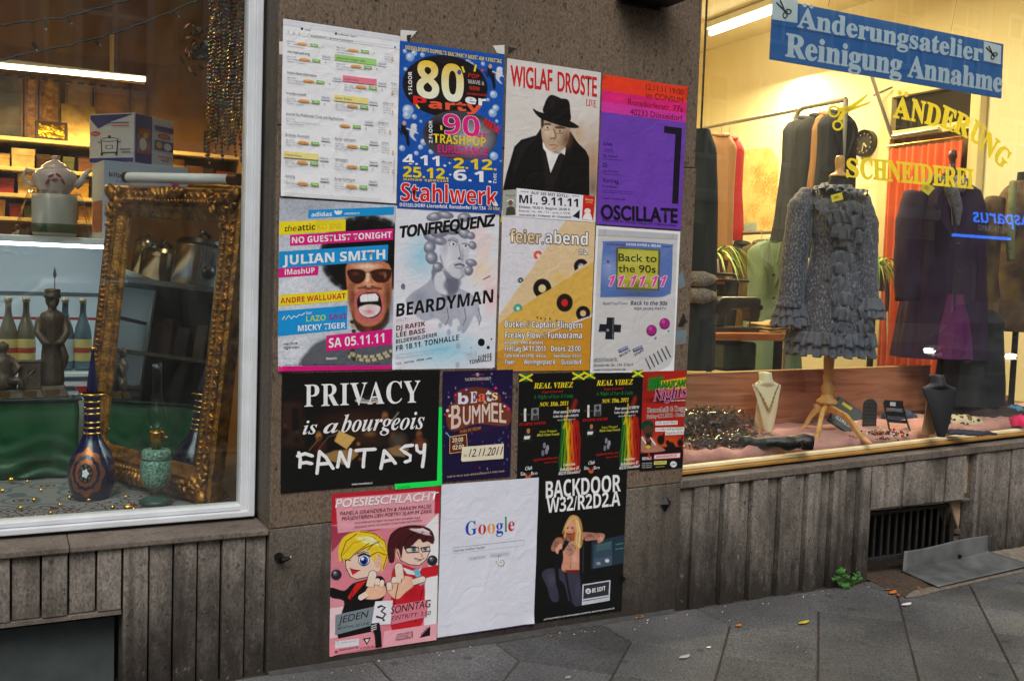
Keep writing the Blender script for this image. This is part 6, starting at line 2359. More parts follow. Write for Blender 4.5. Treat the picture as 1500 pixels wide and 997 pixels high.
carton('appliance_box','pale blue carton with small lettering under the rice cooker box',(k2[0],k2[1],zc),e1b,e2b,.26,.40,zb-zc-.002,[mat('card_pale',(176,190,214),.5),CARDB,CARDR,CARDO,INK,PINK],dec_low)
# wall shelves, the tube light over them, goods
SY=3.05
SHW=mat('shelf_board',(240,214,150),.5)
sx0,sx1=-1.9,float(at(233,212,SY)[0])
shelf_z=[float(at(100,py,SY)[2])for py in(207,250,288,322)]
su=thing('shelf_unit','cream wall shelves full of small goods at the back of the left shop','shelf',((sx0+sx1)/2,SY+.2,0))
for z in shelf_z:
 MB().box((sx0,SY,z-.022),(sx1+.5,SY+.34,z)).build('shelf_board',SHW,su,bevel=.002)
for x in(sx0,-1.0,-.1,.62):
 MB().box((x-.012,SY+.30,.0),(x+.012,SY+.34,2.9)).build('upright',SHW,su)
MB().box((sx0,SY+.342,0),(sx1+.5,SY+.348,2.75)).build('back_panel',mat('brown_panel',(150,108,56),.7,noise=(4,.7,(96,62,30))),su)
l0,l1_=at(-300,68,2.75),at(212,116,2.75)
tl=thing('tube_light','long bright tube light along the shelves of the left shop','lamp',(l0+l1_)/2)
MB().tube([l0,l1_],.016,12).build('tube',emission('warm_tube',(255,238,190),9.0),tl,smooth='auto')
MB().box((l0[0],2.74,l0[2]+.03),(l1_[0]+.01,2.86,l0[2]+.06)).build('housing',mat('lamp_housing',(200,190,170),.4),tl)
mb=MB()
for k in range(30):
 x=l1_[0]-.06-k*.06
 mb.box((x,2.738,l0[2]-.034),(x+.034,2.752,l0[2]-.018))
mb.build('louvre',mat('louvre_dark',(60,48,30),.5),tl)
def area(name,loc,size,energy,col,rot=(0,0,0),sy=None):
 l=bpy.data.lights.new(name,'AREA')
 l.shape='RECTANGLE'
 l.size,l.size_y=size,sy or size
 l.energy=energy
 l.color=tuple(lin(col))
 o=bpy.data.objects.new(name,l)
 COL.objects.link(o)
 o.location=tuple(map(float,loc))
 o.rotation_euler=rot
 return o
area('tube_glow',(l0+l1_)/2+V(.2,.0,-.06),1.8,24,(255,206,128),sy=.06)
area('ceiling_glow',(-.4,1.6,3.45),1.4,6,(255,214,150),sy=.3)
cl=thing('ceiling_light','plain strip light on the ceiling of the left shop','lamp',(-.4,1.6,3.47))
MB().box((-1.1,1.45,3.455),(.3,1.75,3.498)).build('diffuser',emission('warm_diffuser',(255,220,160),.8),cl,bevel=.01)
goods=[mat('goods_%s'%n_,c_,.45,noise=(14,.7,c2))for n_,c_,c2 in(('brown',(120,74,36),(60,34,20)),('gold',(206,160,60),(130,84,30)),('green',(60,74,44),(110,110,60)),('red',(150,46,26),(80,24,16)),('cream',(214,190,130),(150,116,66)),('dark',(44,30,22),(90,60,36)))]
rs=np.random.default_rng(21)
for zi_,z in enumerate(shelf_z[1:]):
 x=-.35
 while x<sx1+.42:
  w_,h_=rs.uniform(.06,.13),rs.uniform(.07,.13)
  g=goods[rs.integers(0,6)]
  y=SY+.03+rs.uniform(0,.05)
  o=MB()
  o.box((x,y,z+.0005),(x+w_,y+.16,z+h_*.8))
  o.box((x-.002,y-.002,z+h_*.62),(x+w_+.002,y+.162,z+h_))
  o=o.build('goods_box',g,bevel=.003,loc=(x+w_/2,y,z))
  tag(o,'small boxed ware on the lower wall shelves of the left shop','box','boxed wares on the wall shelves')
  x+=w_+rs.uniform(.005,.03)
def panel(name,label,cat,quad,th,mface,mframe,fr=.02,tex=None):
 """framed flat piece from four corners TL TR BR BL (3-D)"""
 q=[V(*p)for p in quad]
 c_=sum(q)/4
 ex=(q[1]-q[0])/np.linalg.norm(q[1]-q[0])
 ey=(q[0]-q[3])/np.linalg.norm(q[0]-q[3])
 nn=np.cross(ex,ey)
 nn/=np.linalg.norm(nn)
 root=thing(name,label,cat,c_-ey*np.linalg.norm(q[0]-q[3])/2)
 mb=MB()
 ins=[q[0]+ex*fr-ey*fr,q[1]-ex*fr-ey*fr,q[2]-ex*fr+ey*fr,q[3]+ex*fr+ey*fr]
 for i in range(4):
  a,b_,d,e=q[i],q[(i+1)%4],ins[(i+1)%4],ins[i]
  mb.hexa([a-nn*th,b_-nn*th,d-nn*th,e-nn*th,a,b_,d,e])
 mb.build('frame',mframe,root)
 MB().prism([p-nn*th*.45 for p in ins],None,-nn*th*.4).build('picture',mface,root)
 return root
AG=mat('stamped_gold',(226,190,60),.25,.9,noise=(18,.9,(120,84,20)),bump=(26,1.0))
DKF=mat('dark_frame',(44,26,16),.5)
z0=shelf_z[0]+.002
a=at(52,176,SY+.06)
b_=at(99,180,SY+.09)
panel('gold_relief','shiny stamped gold picture with a dark frame on the top shelf','picture',[a,b_,(b_[0],SY+.04,z0),(a[0],SY+.01,z0)],.02,AG,DKF,.016)
mb=MB()
a=at(90,150,SY+.16)
b_=at(140,150,SY+.2)
tag(MB().hexa([(a[0],SY+.15,z0),(b_[0],SY+.16,z0),(b_[0],SY+.175,z0),(a[0],SY+.165,z0),(a[0],SY+.20,a[2]),(b_[0],SY+.21,a[2]),(b_[0],SY+.225,a[2]),(a[0],SY+.215,a[2])]).build('brass_tray',mat('brushed_brass',(180,150,90),.3,.8,noise=(20,.6,(110,80,40)))),'plain brass coloured plate leaning on the top shelf','plate')
OLDP=mat('old_picture',(150,112,60),.6,noise=(9,.95,(70,44,24)),bump=(14,.6))
CARV=mat('carved_panel',(120,76,40),.55,noise=(26,.95,(190,140,76)),bump=(40,1.2))
for k,(xa,xb_,ya,mt,lab)in enumerate([(-30,34,104,mat('dark_print',(40,38,40),.5,noise=(7,.9,(110,100,90))),'dark picture standing at the left end of the top shelf'),(36,56,108,CARV,'narrow carved wooden panel left of the gold picture'),(58,88,110,CARV,'wide carved brown panel behind the gold picture'),(96,136,112,mat('flower_print',(170,128,70),.6,noise=(6,.9,(70,46,30))),'faded flower print behind the brass plate'),(138,190,114,mat('sepia_print',(150,104,56),.6,noise=(5,.9,(60,36,22))),'large sepia flower print above the rice cooker box'),(192,214,118,OLDP,'dark brown panel at the right end of the top shelf')]):
 a,b_=at(xa,ya,SY+.26),at(xb_,ya+2,SY+.26)
 panel('wall_picture',lab,'picture',[(a[0],SY+.27,a[2]),(b_[0],SY+.27,b_[2]),(b_[0],SY+.25,z0),(a[0],SY+.25,z0)],.02,mt,goods[0],.012)
 # side wall: pictures, cupboard
WX=1.33
q=[atx(264,84,WX),atx(299,70,WX),atx(297,122,WX),atx(265,131,WX)]
panel('flower_picture','square flower picture in an orange frame high on the side wall','picture',q,.04,mat('flower_print_b',(170,124,72),.5,noise=(10,.9,(60,34,26))),mat('orange_frame',(170,74,30),.4),.03)
q=[atx(232,72,WX),atx(249,70,WX),atx(248,122,WX),atx(232,122,WX)]
panel('dark_board','tall dark wooden board high at the back of the side wall','picture',q,.03,OLDP,DKF,.02)
q=[atx(218,150,WX),atx(246,138,WX),atx(246,164,WX),atx(218,166,WX)]
panel('glass_picture','small framed print standing beside the rice cooker box','picture',q,.03,mat('pale_print',(150,120,76),.4,noise=(8,.8,(80,56,34))),mat('thin_gilt',(180,140,70),.3,.6),.02)
p0_,p1_=atx(262,170,WX),atx(303,150,WX)
cp=thing('glass_cupboard','wooden cupboard with glass doors against the side wall','cupboard',(WX-.1,float((p0_[1]+p1_[1])/2),0))
ya_,yb_=float(p1_[1]),float(p0_[1])
zt_=float(atx(285,165,WX)[2])
WOOD=mat('oak',(150,100,50),.5,noise=(8,.6,(104,64,30)))
mb=MB()
mb.box((WX-.16,ya_-.3,zt_),(WX-.001,yb_,zt_+.05))
mb.box((WX-.02,ya_-.3,0),(WX-.001,yb_,zt_))
for k in range(4):
 y=ya_-.3+(yb_-ya_+.3)*k/3
 mb.box((WX-.15,y-.02,.05),(WX-.021,y+.02,zt_))
mb.build('carcass',WOOD,cp,bevel=.003)
for k,z in enumerate((.9,1.3,1.65)):
 MB().box((WX-.13,ya_-.28,z),(WX-.022,yb_-.02,z+.02)).build('shelf',WOOD,cp)
q=[atx(281,196,WX-.14),atx(299,192,WX-.14),atx(299,222,WX-.14),atx(281,221,WX-.14)]
panel('gold_relief','small stamped gold picture standing in the side cupboard','picture',q,.02,AG,DKF,.012)
mb=MB()
rs=np.random.default_rng(9)
cc=at(292,70,.85)
for k in range(46):
 d_=rs.normal(0,1,3)
 d_/=np.linalg.norm(d_)
 p=cc+d_*rs.uniform(.02,.11)*V(.7,.7,1.1)
 e=rs.normal(0,1,3)
 f_=np.cross(d_,e)
 f_/=np.linalg.norm(f_)
 g_=np.cross(f_,d_)
 s_=rs.uniform(.018,.034)
 mb.m=1 if k%9==0 else 0
 mb.add([p-f_*s_,p+g_*s_*.5+d_*.006,p+f_*s_,p-g_*s_*.5-d_*.004,p-f_*s_*.2+d_*.012],[(0,3,4),(3,2,4),(2,1,4),(1,0,4)])
fl=thing('flower_bunch','bunch of dark artificial leaves hanging beside the beads','flowers',cc)
mb.build('leaves',[mat('dark_leaf',(40,30,22),.5),mat('pink_flower',(170,90,76),.5)],fl)
MB().tube([cc+V(0,0,.08),cc+V(.02,.01,.5),(cc[0]+.02,cc[1],3.5)],.0025,6).build('wire',BLKP,fl)
# strings of beads behind the right frame
BM=[mat('bead_%s'%n_,c_,.12,m_)for n_,c_,m_ in(('gold',(230,180,90),.8),('clear',(130,110,84),.0),('blue',(24,44,96),.0),('red',(120,24,28),.0),('green',(24,76,48),.0),('brown',(110,70,40),.2))]
rs=np.random.default_rng(14)
bc=thing('bead_curtain','curtain of glittering coloured bead strings inside the white frame','bead curtain',at(330,260,.34))
for k in range(16):
 px=306+k*3.2
 y=.30+rs.uniform(0,.12)
 top=at(px+4,-40,y)
 low=at(px-2+rs.uniform(-2,2),232+rs.uniform(-34,8),y)
 n=46
 mb=MB()
 for i in range(n):
  t_=i/(n-1)
  p=top*(1-t_)+low*t_+V(.004*math.sin(i*.7+k),0,0)
  mb.m=int(rs.choice([0,1,5,5,5,2,3,4,5]))
  r_=rs.uniform(.004,.0095)
  mb.lathe([(.0005,-r_),(r_,0),(.0005,r_)],p,6)
 mb.m=5
 mb.tube([top+V(0,0,.3),top,low],.0012,5)
 mb.build('bead_string',BM,bc)
 # two dark cables with small bulbs across the window
CABLE=mat('black_cable',(6,6,7),.6)
BULB=mat('mini_bulb',(150,120,96),.1,spec=.8)
def fairy(label,pts,bulbs):
 P3=[at(px,py,y)for px,py,y in pts]
 fine=[]
 for a,b_ in zip(P3[:-1],P3[1:]):
  for t_ in np.linspace(0,1,14)[:-1]:
   fine.append(a*(1-t_)+b_*t_)
 fine.append(P3[-1])
 fine=[p+V(0,.001*math.sin(i*.6),.0016*math.cos(i*.6))for i,p in enumerate(fine)]
 f_=thing('fairy_lights',label,'fairy lights',fine[len(fine)//2],'unlit fairy light cables')
 MB().tube(fine,.0034,6).build('cable',CABLE,f_,smooth=True)
 MB().tube([p+V(0,.003*math.cos(i*1.1),.003*math.sin(i*1.1+1))for i,p in enumerate(fine)],.0032,6).build('cable',CABLE,f_,smooth=True)
 for(a,b_,c_,d_,y)in bulbs:
  p,q=at(a,b_,y),at(c_,d_,y)
  m_=p*.35+q*.65
  MB().tube([p,m_],[.006,.0065],8).build('socket',CABLE,f_)
  MB().tube([m_,q],[.0055,.002],8).build('bulb',BULB,f_,smooth=True)
fairy('upper of two unlit fairy light cables across the left window',[(-60,42,.5),(0,37,.5),(48,31,.5),(95,26,.5),(135,15,.5),(180,3,.5),(225,-16,.5)],[(66,29,68,48,.5),(100,25,106,38,.5),(48,62,56,78,.52)])
fairy('lower of two unlit fairy light cables across the left window',[(-60,104,.46),(0,88,.46),(55,76,.46),(108,65,.46),(160,51,.46),(205,36,.46),(250,18,.46),(292,-1,.46),(330,-24,.46)],[(140,60,148,68,.46),(254,18,264,27,.46),(26,83,28,86,.46)])
# cookers on a shelf by the left wall: the leaning mirror shows them
def in_mirror(px,py,depth):
 """real place of a thing whose mirror image is met at this pixel, depth metres behind the glass along the ray"""
 v=ray(px,py)
 t_=((MC-CAM)@MN)/(v@MN)
 p=CAM+v*t_
 v=v/np.linalg.norm(v)
 d_=v-2*(v@MN)*MN
 return p+d_*depth
c1=in_mirror(290,424,2.0)
c2=in_mirror(240,400,2.2)
c3=in_mirror(212,392,2.15)
zs_=float(c1[2])
ck=thing('side_shelf','shelf along the left wall carrying cookers, seen only in the mirror','shelf',(c1[0],c1[1],0))
cxs,cys=[c[0]for c in(c1,c2,c3)],[c[1]for c in(c1,c2,c3)]
MB().box((min(cxs)-.25,min(cys)-.4,zs_-.03),(max(cxs)+.25,max(cys)+.6,zs_)).build('shelf_board',mat('dark_shelf',(44,56,56),.4),ck)
MB().box((min(cxs)-.25,min(cys)-.4,zs_-.42),(max(cxs)+.15,max(cys)+.6,zs_-.40)).build('shelf_board',mat('lower_shelf',(90,78,50),.4),ck)
MB().box((min(cxs)-.27,min(cys)-.4,-.05),(min(cxs)-.255,max(cys)+.6,zs_-.01)).build('back_panel',mat('dark_back',(40,42,38),.6),ck)
for dy in(-.38,.56):
 MB().box((min(cxs)-.25,cys[0]+dy,-.05),(max(cxs)+.1,cys[0]+dy+.03,zs_-.43)).build('shelf_side',WOOD,ck)
for(cc,lab,r_,h_)in((c1,'steel pressure cooker with a black lid and side knob, largest in the mirror',.15,.26),(c2,'steel rice pot between the cooker and the flask in the mirror',.14,.21),(c3,'narrow tall steel flask at the left of the mirror image',.07,.27)):
 cc=V(cc[0],cc[1],zs_+.001)
 pc=thing('pressure_cooker',lab,'cooker',cc,'cookers on the side shelf')
 MB().lathe([(.001,0),(r_-.01,.002),(r_,.02),(r_,h_-.03),(r_+.002,h_-.02)],cc,32).build('pot',STEEL,pc,smooth='auto')
 MB().lathe([(r_+.004,h_-.02),(r_+.006,h_-.005),(r_-.01,h_+.02),(.04,h_+.036),(.001,h_+.038)],cc,32).build('lid',BLKP if r_>.14 else STEEL,pc,smooth='auto')
 MB().tube([cc+V(-.07,0,h_+.02),cc+V(-.06,0,h_+.07),cc+V(.06,0,h_+.07),cc+V(.07,0,h_+.02)]if r_>.1 else[cc+V(0,0,h_+.03),cc+V(0,0,h_+.06)],.013,8).build('handle',BLKP,pc,smooth=True)
 if r_>.14:
  MB().ball(tuple(cc+V(.11,-.10,.09)),.04,10).build('knob',BLKP,pc,smooth=True)
rs=np.random.default_rng(77)
for k in range(9):
 y=min(cys)-.35+k*.11
 w_,h_=rs.uniform(.06,.09),rs.uniform(.10,.24)
 o=MB().box((min(cxs)-.1,y,zs_-.399),(min(cxs)+.05,y+w_,zs_-.40+h_)).build('goods_box',goods[int(rs.integers(0,6))],bevel=.003,loc=(min(cxs),y,zs_-.40))
 tag(o,'upright box in the row on the lower side shelf, seen in the mirror','box','boxes on the side shelf')
 # right shop
WOODB=None
def grain_wood(name,c1,c2,c3,ax='X',sc=1.0,rough=.45):
 m=bpy.data.materials.new(name)
 m.use_nodes=True
 nt=m.node_tree
 N,L=nt.nodes,nt.links
 b=N['Principled BSDF']
 tc=N.new('ShaderNodeTexCoord')
 mp=N.new('ShaderNodeMapping')
 mp.inputs['Scale'].default_value={'X':(1.2*sc,8*sc,14*sc),'Z':(14*sc,14*sc,1.2*sc)}[ax]
 L.new(tc.outputs['Object'],mp.inputs['Vector'])
 n=N.new('ShaderNodeTexNoise')
 n.inputs['Scale'].default_value=1.6
 n.inputs['Detail'].default_value=6
 n.inputs['Distortion'].default_value=1.4
 L.new(mp.outputs[0],n.inputs['Vector'])
 r_=N.new('ShaderNodeValToRGB')
 e=r_.color_ramp.elements
 e[0].position,e[0].color=.3,tuple(lin(c1))+(1,)
 e[1].position,e[1].color=.7,tuple(lin(c3))+(1,)
 q=e.new(.5)
 q.color=tuple(lin(c2))+(1,)
 L.new(n.outputs['Fac'],r_.inputs[0])
 L.new(r_.outputs[0],b.inputs['Base Color'])
 b.inputs['Roughness'].default_value=rough
 return m
ZP=lambda x:zf(x)+.004
yb_=lambda u,v:None
BOARDM=grain_wood('laminate_board',(140,82,56),(176,112,82),(194,132,100))
MB().hexa([(2.63,.092,.502),(RX,.092,.502),(RX,.9,.502),(2.63,.9,.502),(2.63,.092,ZP(2.63)-.006),(RX,.092,ZP(RX)-.006),(RX,.9,ZP(RX)-.006),(2.63,.9,ZP(2.63)-.006)]).build('display_floor',mat('display_floor_r',(120,100,84),.7),bld)
# partition board
BDY=.66
xa,xb_=2.64,float(at(1362,560,BDY)[0])
za,zb_=float(at(1010,548,BDY)[2]),float(at(1362,536,BDY)[2])
za-=(at(1010,548,BDY)[0]-xa)*(zb_-za)/(xb_-at(1010,548,BDY)[0])
pb=thing('partition_board','low reddish wood-grain board closing off the back of the right display','board',((xa+xb_)/2,BDY,ZP(3.5)))
MB().hexa([(xa,BDY,ZP(xa)-.003),(xb_,BDY,ZP(xb_)-.003),(xb_,BDY+.02,ZP(xb_)-.003),(xa,BDY+.02,ZP(xa)-.003),(xa,BDY,za),(xb_,BDY,zb_),(xb_,BDY+.02,zb_),(xa,BDY+.02,za)]).build('panel',BOARDM,pb,bevel=.002)
MB().hexa([(xa,BDY-.003,za-.0),(xb_,BDY-.003,zb_),(xb_,BDY+.023,zb_),(xa,BDY+.023,za),(xa,BDY-.003,za+.006),(xb_,BDY-.003,zb_+.006),(xb_,BDY+.023,zb_+.006),(xa,BDY+.023,za+.006)]).build('edge_band',mat('edge_band',(206,160,110),.4),pb)
# pink cloth
PINKC=mat('pink_cloth',(206,144,138),.8,sheen=.3,noise=(9,.5,(180,110,110)),bump=(24,.9))
def pinkf(u,v):
 x=2.64+(5.95-2.64)*u
 y=.094+.562*v
 n=float(vnoise(x*9,y*5+.35*float(vnoise(x*5,3,2)),7))
 n2=float(vnoise(x*23,y*9,8))
 n3=abs(float(vnoise(x*7+y*5,y*6-x*3,12)))
 front=max(0.0,1-v*6)
 z=ZP(x)+.003+.014*(n+1)*.5+.006*(n2+1)*.5+.026*max(0,.35-n3)*2*(1-.6*v)
 z+=front*(.034*max(0.0,float(vnoise(x*9,2,5)))+.006)
 if x<3.0:
  z+=.03*front*max(0,float(vnoise(x*14,1,3)))
 if v==0:
  y,z=.0925,ZP(x)-.005
 return(x,y,z)
tag(MB().grid(pinkf,240,40).build('pink_cloth',PINKC,smooth=True,solid=.002),'crumpled pink cloth spread over the floor of the right window','cloth')
# tailor's dummy with the ruffled dress
BEECH=grain_wood('beech',(196,140,76),(214,160,96),(224,176,112),'Z',.8,.35)
BLKF=mat('black_fabric',(18,17,19),.85,noise=(60,.5,(30,29,32)))
D0=at(1211,590,.44)
DX,DYY=float(D0[0]),.44
zp=ZP(DX)+.012
dm=thing('tailors_dummy','black dress form on a turned beech stand with three curved feet','dress form',(DX,DYY,zp))
zpx=lambda py,px=1211:float(at(px,py,DYY)[2])
zc_=zpx(588)
mb=MB()
prof=[(.001,zc_-.012),(.072,zc_-.010),(.078,zc_),(.072,zc_+.010),(.050,zc_+.02),(.036,zc_+.04),(.044,zc_+.06),(.046,zc_+.08),(.034,zc_+.095),(.030,zc_+.11),(.040,zc_+.125),(.036,zc_+.14),(.030,zc_+.15),(.034,zc_+.17),(.040,zc_+.22),(.036,zc_+.26),(.034,zpx(500)),(.034,zpx(470)),(.001,zpx(470)+.001)]
mb.lathe([(r_*.72,z)for r_,z in prof],(DX,DYY,0),24)
mb.build('pole',BEECH,dm,smooth='auto')
tips=[atz(1195,640,zp+.004),atz(1277,648,zp+.004),atz(1170,627,zp+.004)]
for t_ in tips:
 d_=V(t_[0]-DX,t_[1]-DYY,0)
 L_=np.linalg.norm(d_)
 e_=d_/L_
 sd_=V(-e_[1],e_[0],0)*.011
 o_=V(DX,DYY,zc_-.012)
 hz=zc_-.012-zp
 outer=[(.02,0),(.07,-.004),(.45*L_,-.18*hz),(.62*L_,-.45*hz),(.78*L_,-.78*hz),(1.0*L_,-hz)]
 inner=[(.86*L_,-hz),(.66*L_,-.78*hz),(.52*L_,-.52*hz),(.38*L_,-.36*hz),(.14*L_,-.30*hz),(.02,-.30*hz)]
 poly=[o_+e_*a+V(0,0,z)-sd_ for a,z in outer+inner]
 MB().prism(poly,None,sd_*2).build('foot',BEECH,dm,bevel=.004)
zt_=zpx(258)
mb=MB()
mb.lathe([(.001,zt_-.62),(.11,zt_-.60),(.12,zt_-.5),(.09,zt_-.34),(.10,zt_-.24),(.115,zt_-.14),(.11,zt_-.07),(.07,zt_-.045),(.056,zt_-.02),(.054,zt_-.002),(.001,zt_)],(DX,DYY,0),28,1,.72)
mb.build('torso',BLKF,dm,smooth=True)
MB().lathe([(.055,zt_+.001),(.058,zt_+.006),(.050,zt_+.014),(.026,zt_+.026),(.020,zt_+.04),(.024,zt_+.06),(.027,zt_+.085),(.026,zt_+.10),(.018,zt_+.112),(.001,zt_+.114)],(DX,DYY,0),22,.9,.9).build('neck_knob',BEECH,dm,smooth=True)
def knit_mat():
 m=mat('grey_crepe',(100,98,114),.75,sheen=.2)
 nt=m.node_tree
 N,L=nt.nodes,nt.links
 b=N['Principled BSDF']
 tc=N.new('ShaderNodeTexCoord')
 mp=N.new('ShaderNodeMapping')
 mp.inputs['Scale'].default_value=(1,1,.5)
 L.new(tc.outputs['Object'],mp.inputs['Vector'])
 n=N.new('ShaderNodeTexNoise')
 n.inputs['Scale'].default_value=130
 n.inputs['Detail'].default_value=3
 L.new(mp.outputs[0],n.inputs['Vector'])
 r_=N.new('ShaderNodeValToRGB')
 e=r_.color_ramp.elements
 e[0].position,e[0].color=.34,tuple(lin((48,45,60)))+(1,)
 e[1].position,e[1].color=.74,tuple(lin((158,154,168)))+(1,)
 q=e.new(.55)
 q.color=tuple(lin((84,82,98)))+(1,)
 L.new(n.outputs['Fac'],r_.inputs[0])
 L.new(r_.outputs[0],b.inputs['Base Color'])
 bp=N.new('ShaderNodeBump')
 bp.inputs['Strength'].default_value=.8
 bp.inputs['Distance'].default_value=.006
 L.new(n.outputs['Fac'],bp.inputs['Height'])
 L.new(bp.outputs['Normal'],b.inputs['Normal'])
 return m
KNIT=knit_mat()
RUFM=mat('grey_chiffon',(98,97,112),.75,sheen=.15,noise=(40,.6,(70,68,86)),bump=(90,.2))
dr=thing('ruffled_dress','short grey dress with long sleeves and cascading ruffles on the tailor\'s dummy','dress',(DX,DYY,zpx(515)))
VD=V(*(CAM-V(DX,DYY,1.4)))
VD[2]=0
VD/=np.linalg.norm(VD)
SD=V(-VD[1],VD[0],0)
if SD@AX_R<0:
 SD=-SD
PXM=278.0
hem=zpx(506)
sh=zpx(276)
def dpt(s_,f_,z):
 return V(DX,DYY,z)+SD*s_+VD*f_
prof=[(sh+.018,.062,.058),(sh-.012,.118,.080),(sh-.05,.142,.105),(sh-.16,.140,.128),(sh-.28,.116,.105),(sh-.36,.124,.11),(sh-.50,.160,.145),(sh-.66,.19,.17),(hem,.208,.185)]
pz=np.array([p[0]for p in prof])[::-1]
pw_=np.array([p[1]for p in prof])[::-1]
pd_=np.array([p[2]for p in prof])[::-1]
def body(th,z,grow=0.0):
 w_,d_=np.interp(z,pz,pw_),np.interp(z,pz,pd_)
 k=float(np.clip((sh-.34-z)/.3,0,1))
 pl=1+.035*k*math.cos(16*th)+.012*math.cos(31*th+z*30)
 return dpt((w_+grow)*pl*math.cos(th),(d_+grow)*pl*math.sin(th),z)
MB().grid(lambda u,v:body(2*math.pi*u,hem+(sh+.012-hem)*v),96,60,closed_u=True).build('dress_body',KNIT,dr,smooth=True)
def sleeve(pts,rs_,name='sleeve'):
 pts=[np.array(p)for p in pts]
 fine,rr=[],[]
 for i in range(len(pts)-1):
  for t_ in np.linspace(0,1,9)[:-1]:
   fine.append(pts[i]*(1-t_)+pts[i+1]*t_)
   rr.append(rs_[i]*(1-t_)+rs_[i+1]*t_)
 fine.append(pts[-1])
 rr.append(rs_[-1])
 rr=[q*(1+.03*math.sin(i*1.9))for i,q in enumerate(rr)]
 MB().tube(fine,rr,20).build(name,KNIT,dr,smooth=True)
def px3(px,py,f_=0.0):
 o=V(DX,DYY,0)+VD*f_
 v=ray(px,py)
 t_=((o-CAM)@VD)/(v@VD)
 return CAM+v*t_
sleeve([px3(1186,282,.0),px3(1174,304,.03),px3(1165,370,.07),px3(1159,430,.10),px3(1157,450,.10)],[.05,.072,.068,.066,.074])
sleeve([px3(1258,290,-.02),px3(1268,330,.0),px3(1268,390,.02),px3(1270,440,.03)],[.055,.066,.06,.06])
def ruffle(path,width,wave,n,down=V(0,0,-1),out=VD,name='ruffle',seed=0,closed=False,nl=None):
 """gathered strip: path of points on the dress, free edge waving"""
 pts=[np.array(p)for p in path]
 L_=np.cumsum([0]+[np.linalg.norm(b_-a)for a,b_ in zip(pts[:-1],pts[1:])])
 T_=L_[-1]
 def f(u,v):
  s_=u*T_
  p=np.array([np.interp(s_,L_,[q[i]for q in pts])for i in range(3)])
  ph=2*math.pi*n*u+seed
  a=wave*v*(math.sin(ph)+.35*math.sin(2.3*ph+seed))
  o_=(out(u)if callable(out)else out)
  d_=(down(u)if callable(down)else down)
  tg=np.cross(o_,d_)
  p=p+d_*width*v*(1+.12*math.sin(ph*.5+seed))+o_*(.010+.5*wave*v+a)+tg*(wave*.8*v*math.cos(ph))+o_*.002*math.sin(ph*9)*v
  return tuple(p)
 MB().grid(f,max(40,int(n*14)),6).build(name,RUFM,dr,smooth=True,solid=.0008)
for(zr,gr_,wd)in((hem+.075,.006,.065),(hem+.012,.0,.06)):
 ruffle([body(t_,zr,gr_)for t_ in np.linspace(0,2*math.pi,60)],wd,.014,34,out=lambda u:SD*math.cos(2*math.pi*u)+VD*math.sin(2*math.pi*u),seed=zr)
for(px,py,f_,r_)in((1160,446,.08,.078),(1160,460,.08,.09),(1271,436,.03,.064),(1271,448,.03,.07)):
 c_=px3(px,py,f_)
 ruffle([c_+SD*r_*.9*math.cos(t_)+VD*r_*.8*math.sin(t_)for t_ in np.linspace(0,2*math.pi,40)],.062,.014,16,out=lambda u:SD*math.cos(2*math.pi*u)+VD*math.sin(2*math.pi*u),seed=py)
for k,(a0,a1,z_,g_)in enumerate(((2.2,4.0,sh+.015,.02),(1.0,3.2,sh+.0,.03),(0.2,1.6,sh-.02,.03))):
 ruffle([body(t_,z_,g_)+V(0,0,.01)for t_ in np.linspace(a0,a1,14)],.06,.02,5,down=V(0,0,-.6)+VD*.3,out=VD*.8+V(0,0,.5),seed=k)
def front(px,py,g_=.012):
 """on the front of the dress at the pixel"""
 p=px3(px,py,.12)
 s_=float((p-V(DX,DYY,0))@SD)
 z=float(p[2])
 w_=float(np.interp(z,pz,pw_))
 th=math.acos(max(-.98,min(.98,s_/w_)))
 return body(th,z,g_)
frs=np.random.default_rng(19)
for col_,drop in(([(1214,296),(1226,312),(1234,332),(1238,352),(1234,372),(1224,390),(1230,410),(1234,432),(1234,454),(1230,476),(1234,496)],.058),([(1250,298),(1262,318),(1268,338),(1268,358),(1268,380),(1266,402),(1268,424),(1268,446),(1266,468),(1264,490)],.060)):
 for k,(px,py)in enumerate(col_):
  half=frs.uniform(11,17)
  sk_=frs.uniform(-5,5)
  arc=[front(px+half*t_,py+sk_*t_-5*(1-t_*t_),g_=.006+.004*(k%3))for t_ in np.linspace(-1,1,7)]
  ruffle(arc,drop*frs.uniform(1.05,1.45),.017,frs.uniform(1.8,2.8),down=V(0,0,-1)+SD*frs.uniform(-.35,.35),seed=frs.uniform(0,6))
ruffle([front(px,py,g_=.008)for px,py in((1192,284),(1206,296),(1220,316),(1232,334))],.05,.012,4,down=SD*-.5+V(0,0,-.7),seed=2.0)
YT=mat('yellow_paper',(232,214,50),.6)
def tagcard(label,c_,ex,ey,w_,h_,th=.0012):
 nn=np.cross(ex,ey)
 q=[c_-ex*w_/2-ey*h_/2,c_+ex*w_/2-ey*h_/2,c_+ex*w_/2+ey*h_/2,c_-ex*w_/2+ey*h_/2]
 o=MB().prism(q,None,nn*th)
 o.m=1
 sg=nn*(th+.0006)if nn@(CAM-c_)>0 else nn*-.0006
 for k in range(3):
  o.tube([c_+sg-ex*w_*.25+ey*h_*(.12-.1*k),c_+sg+ex*w_*(.1+.06*k)+ey*h_*(.2-.16*k)],.0009,4)
 tag(o.build('price_tag',[YT,INK],loc=tuple(c_)),label,'price tag')
ca,sa=math.cos(.28),math.sin(.28)
tagcard('yellow price tag pinned to the chest of the grey dress',px3(1226,289,.21),SD*ca+V(0,0,sa),V(0,0,ca)-SD*sa,.055,.036)
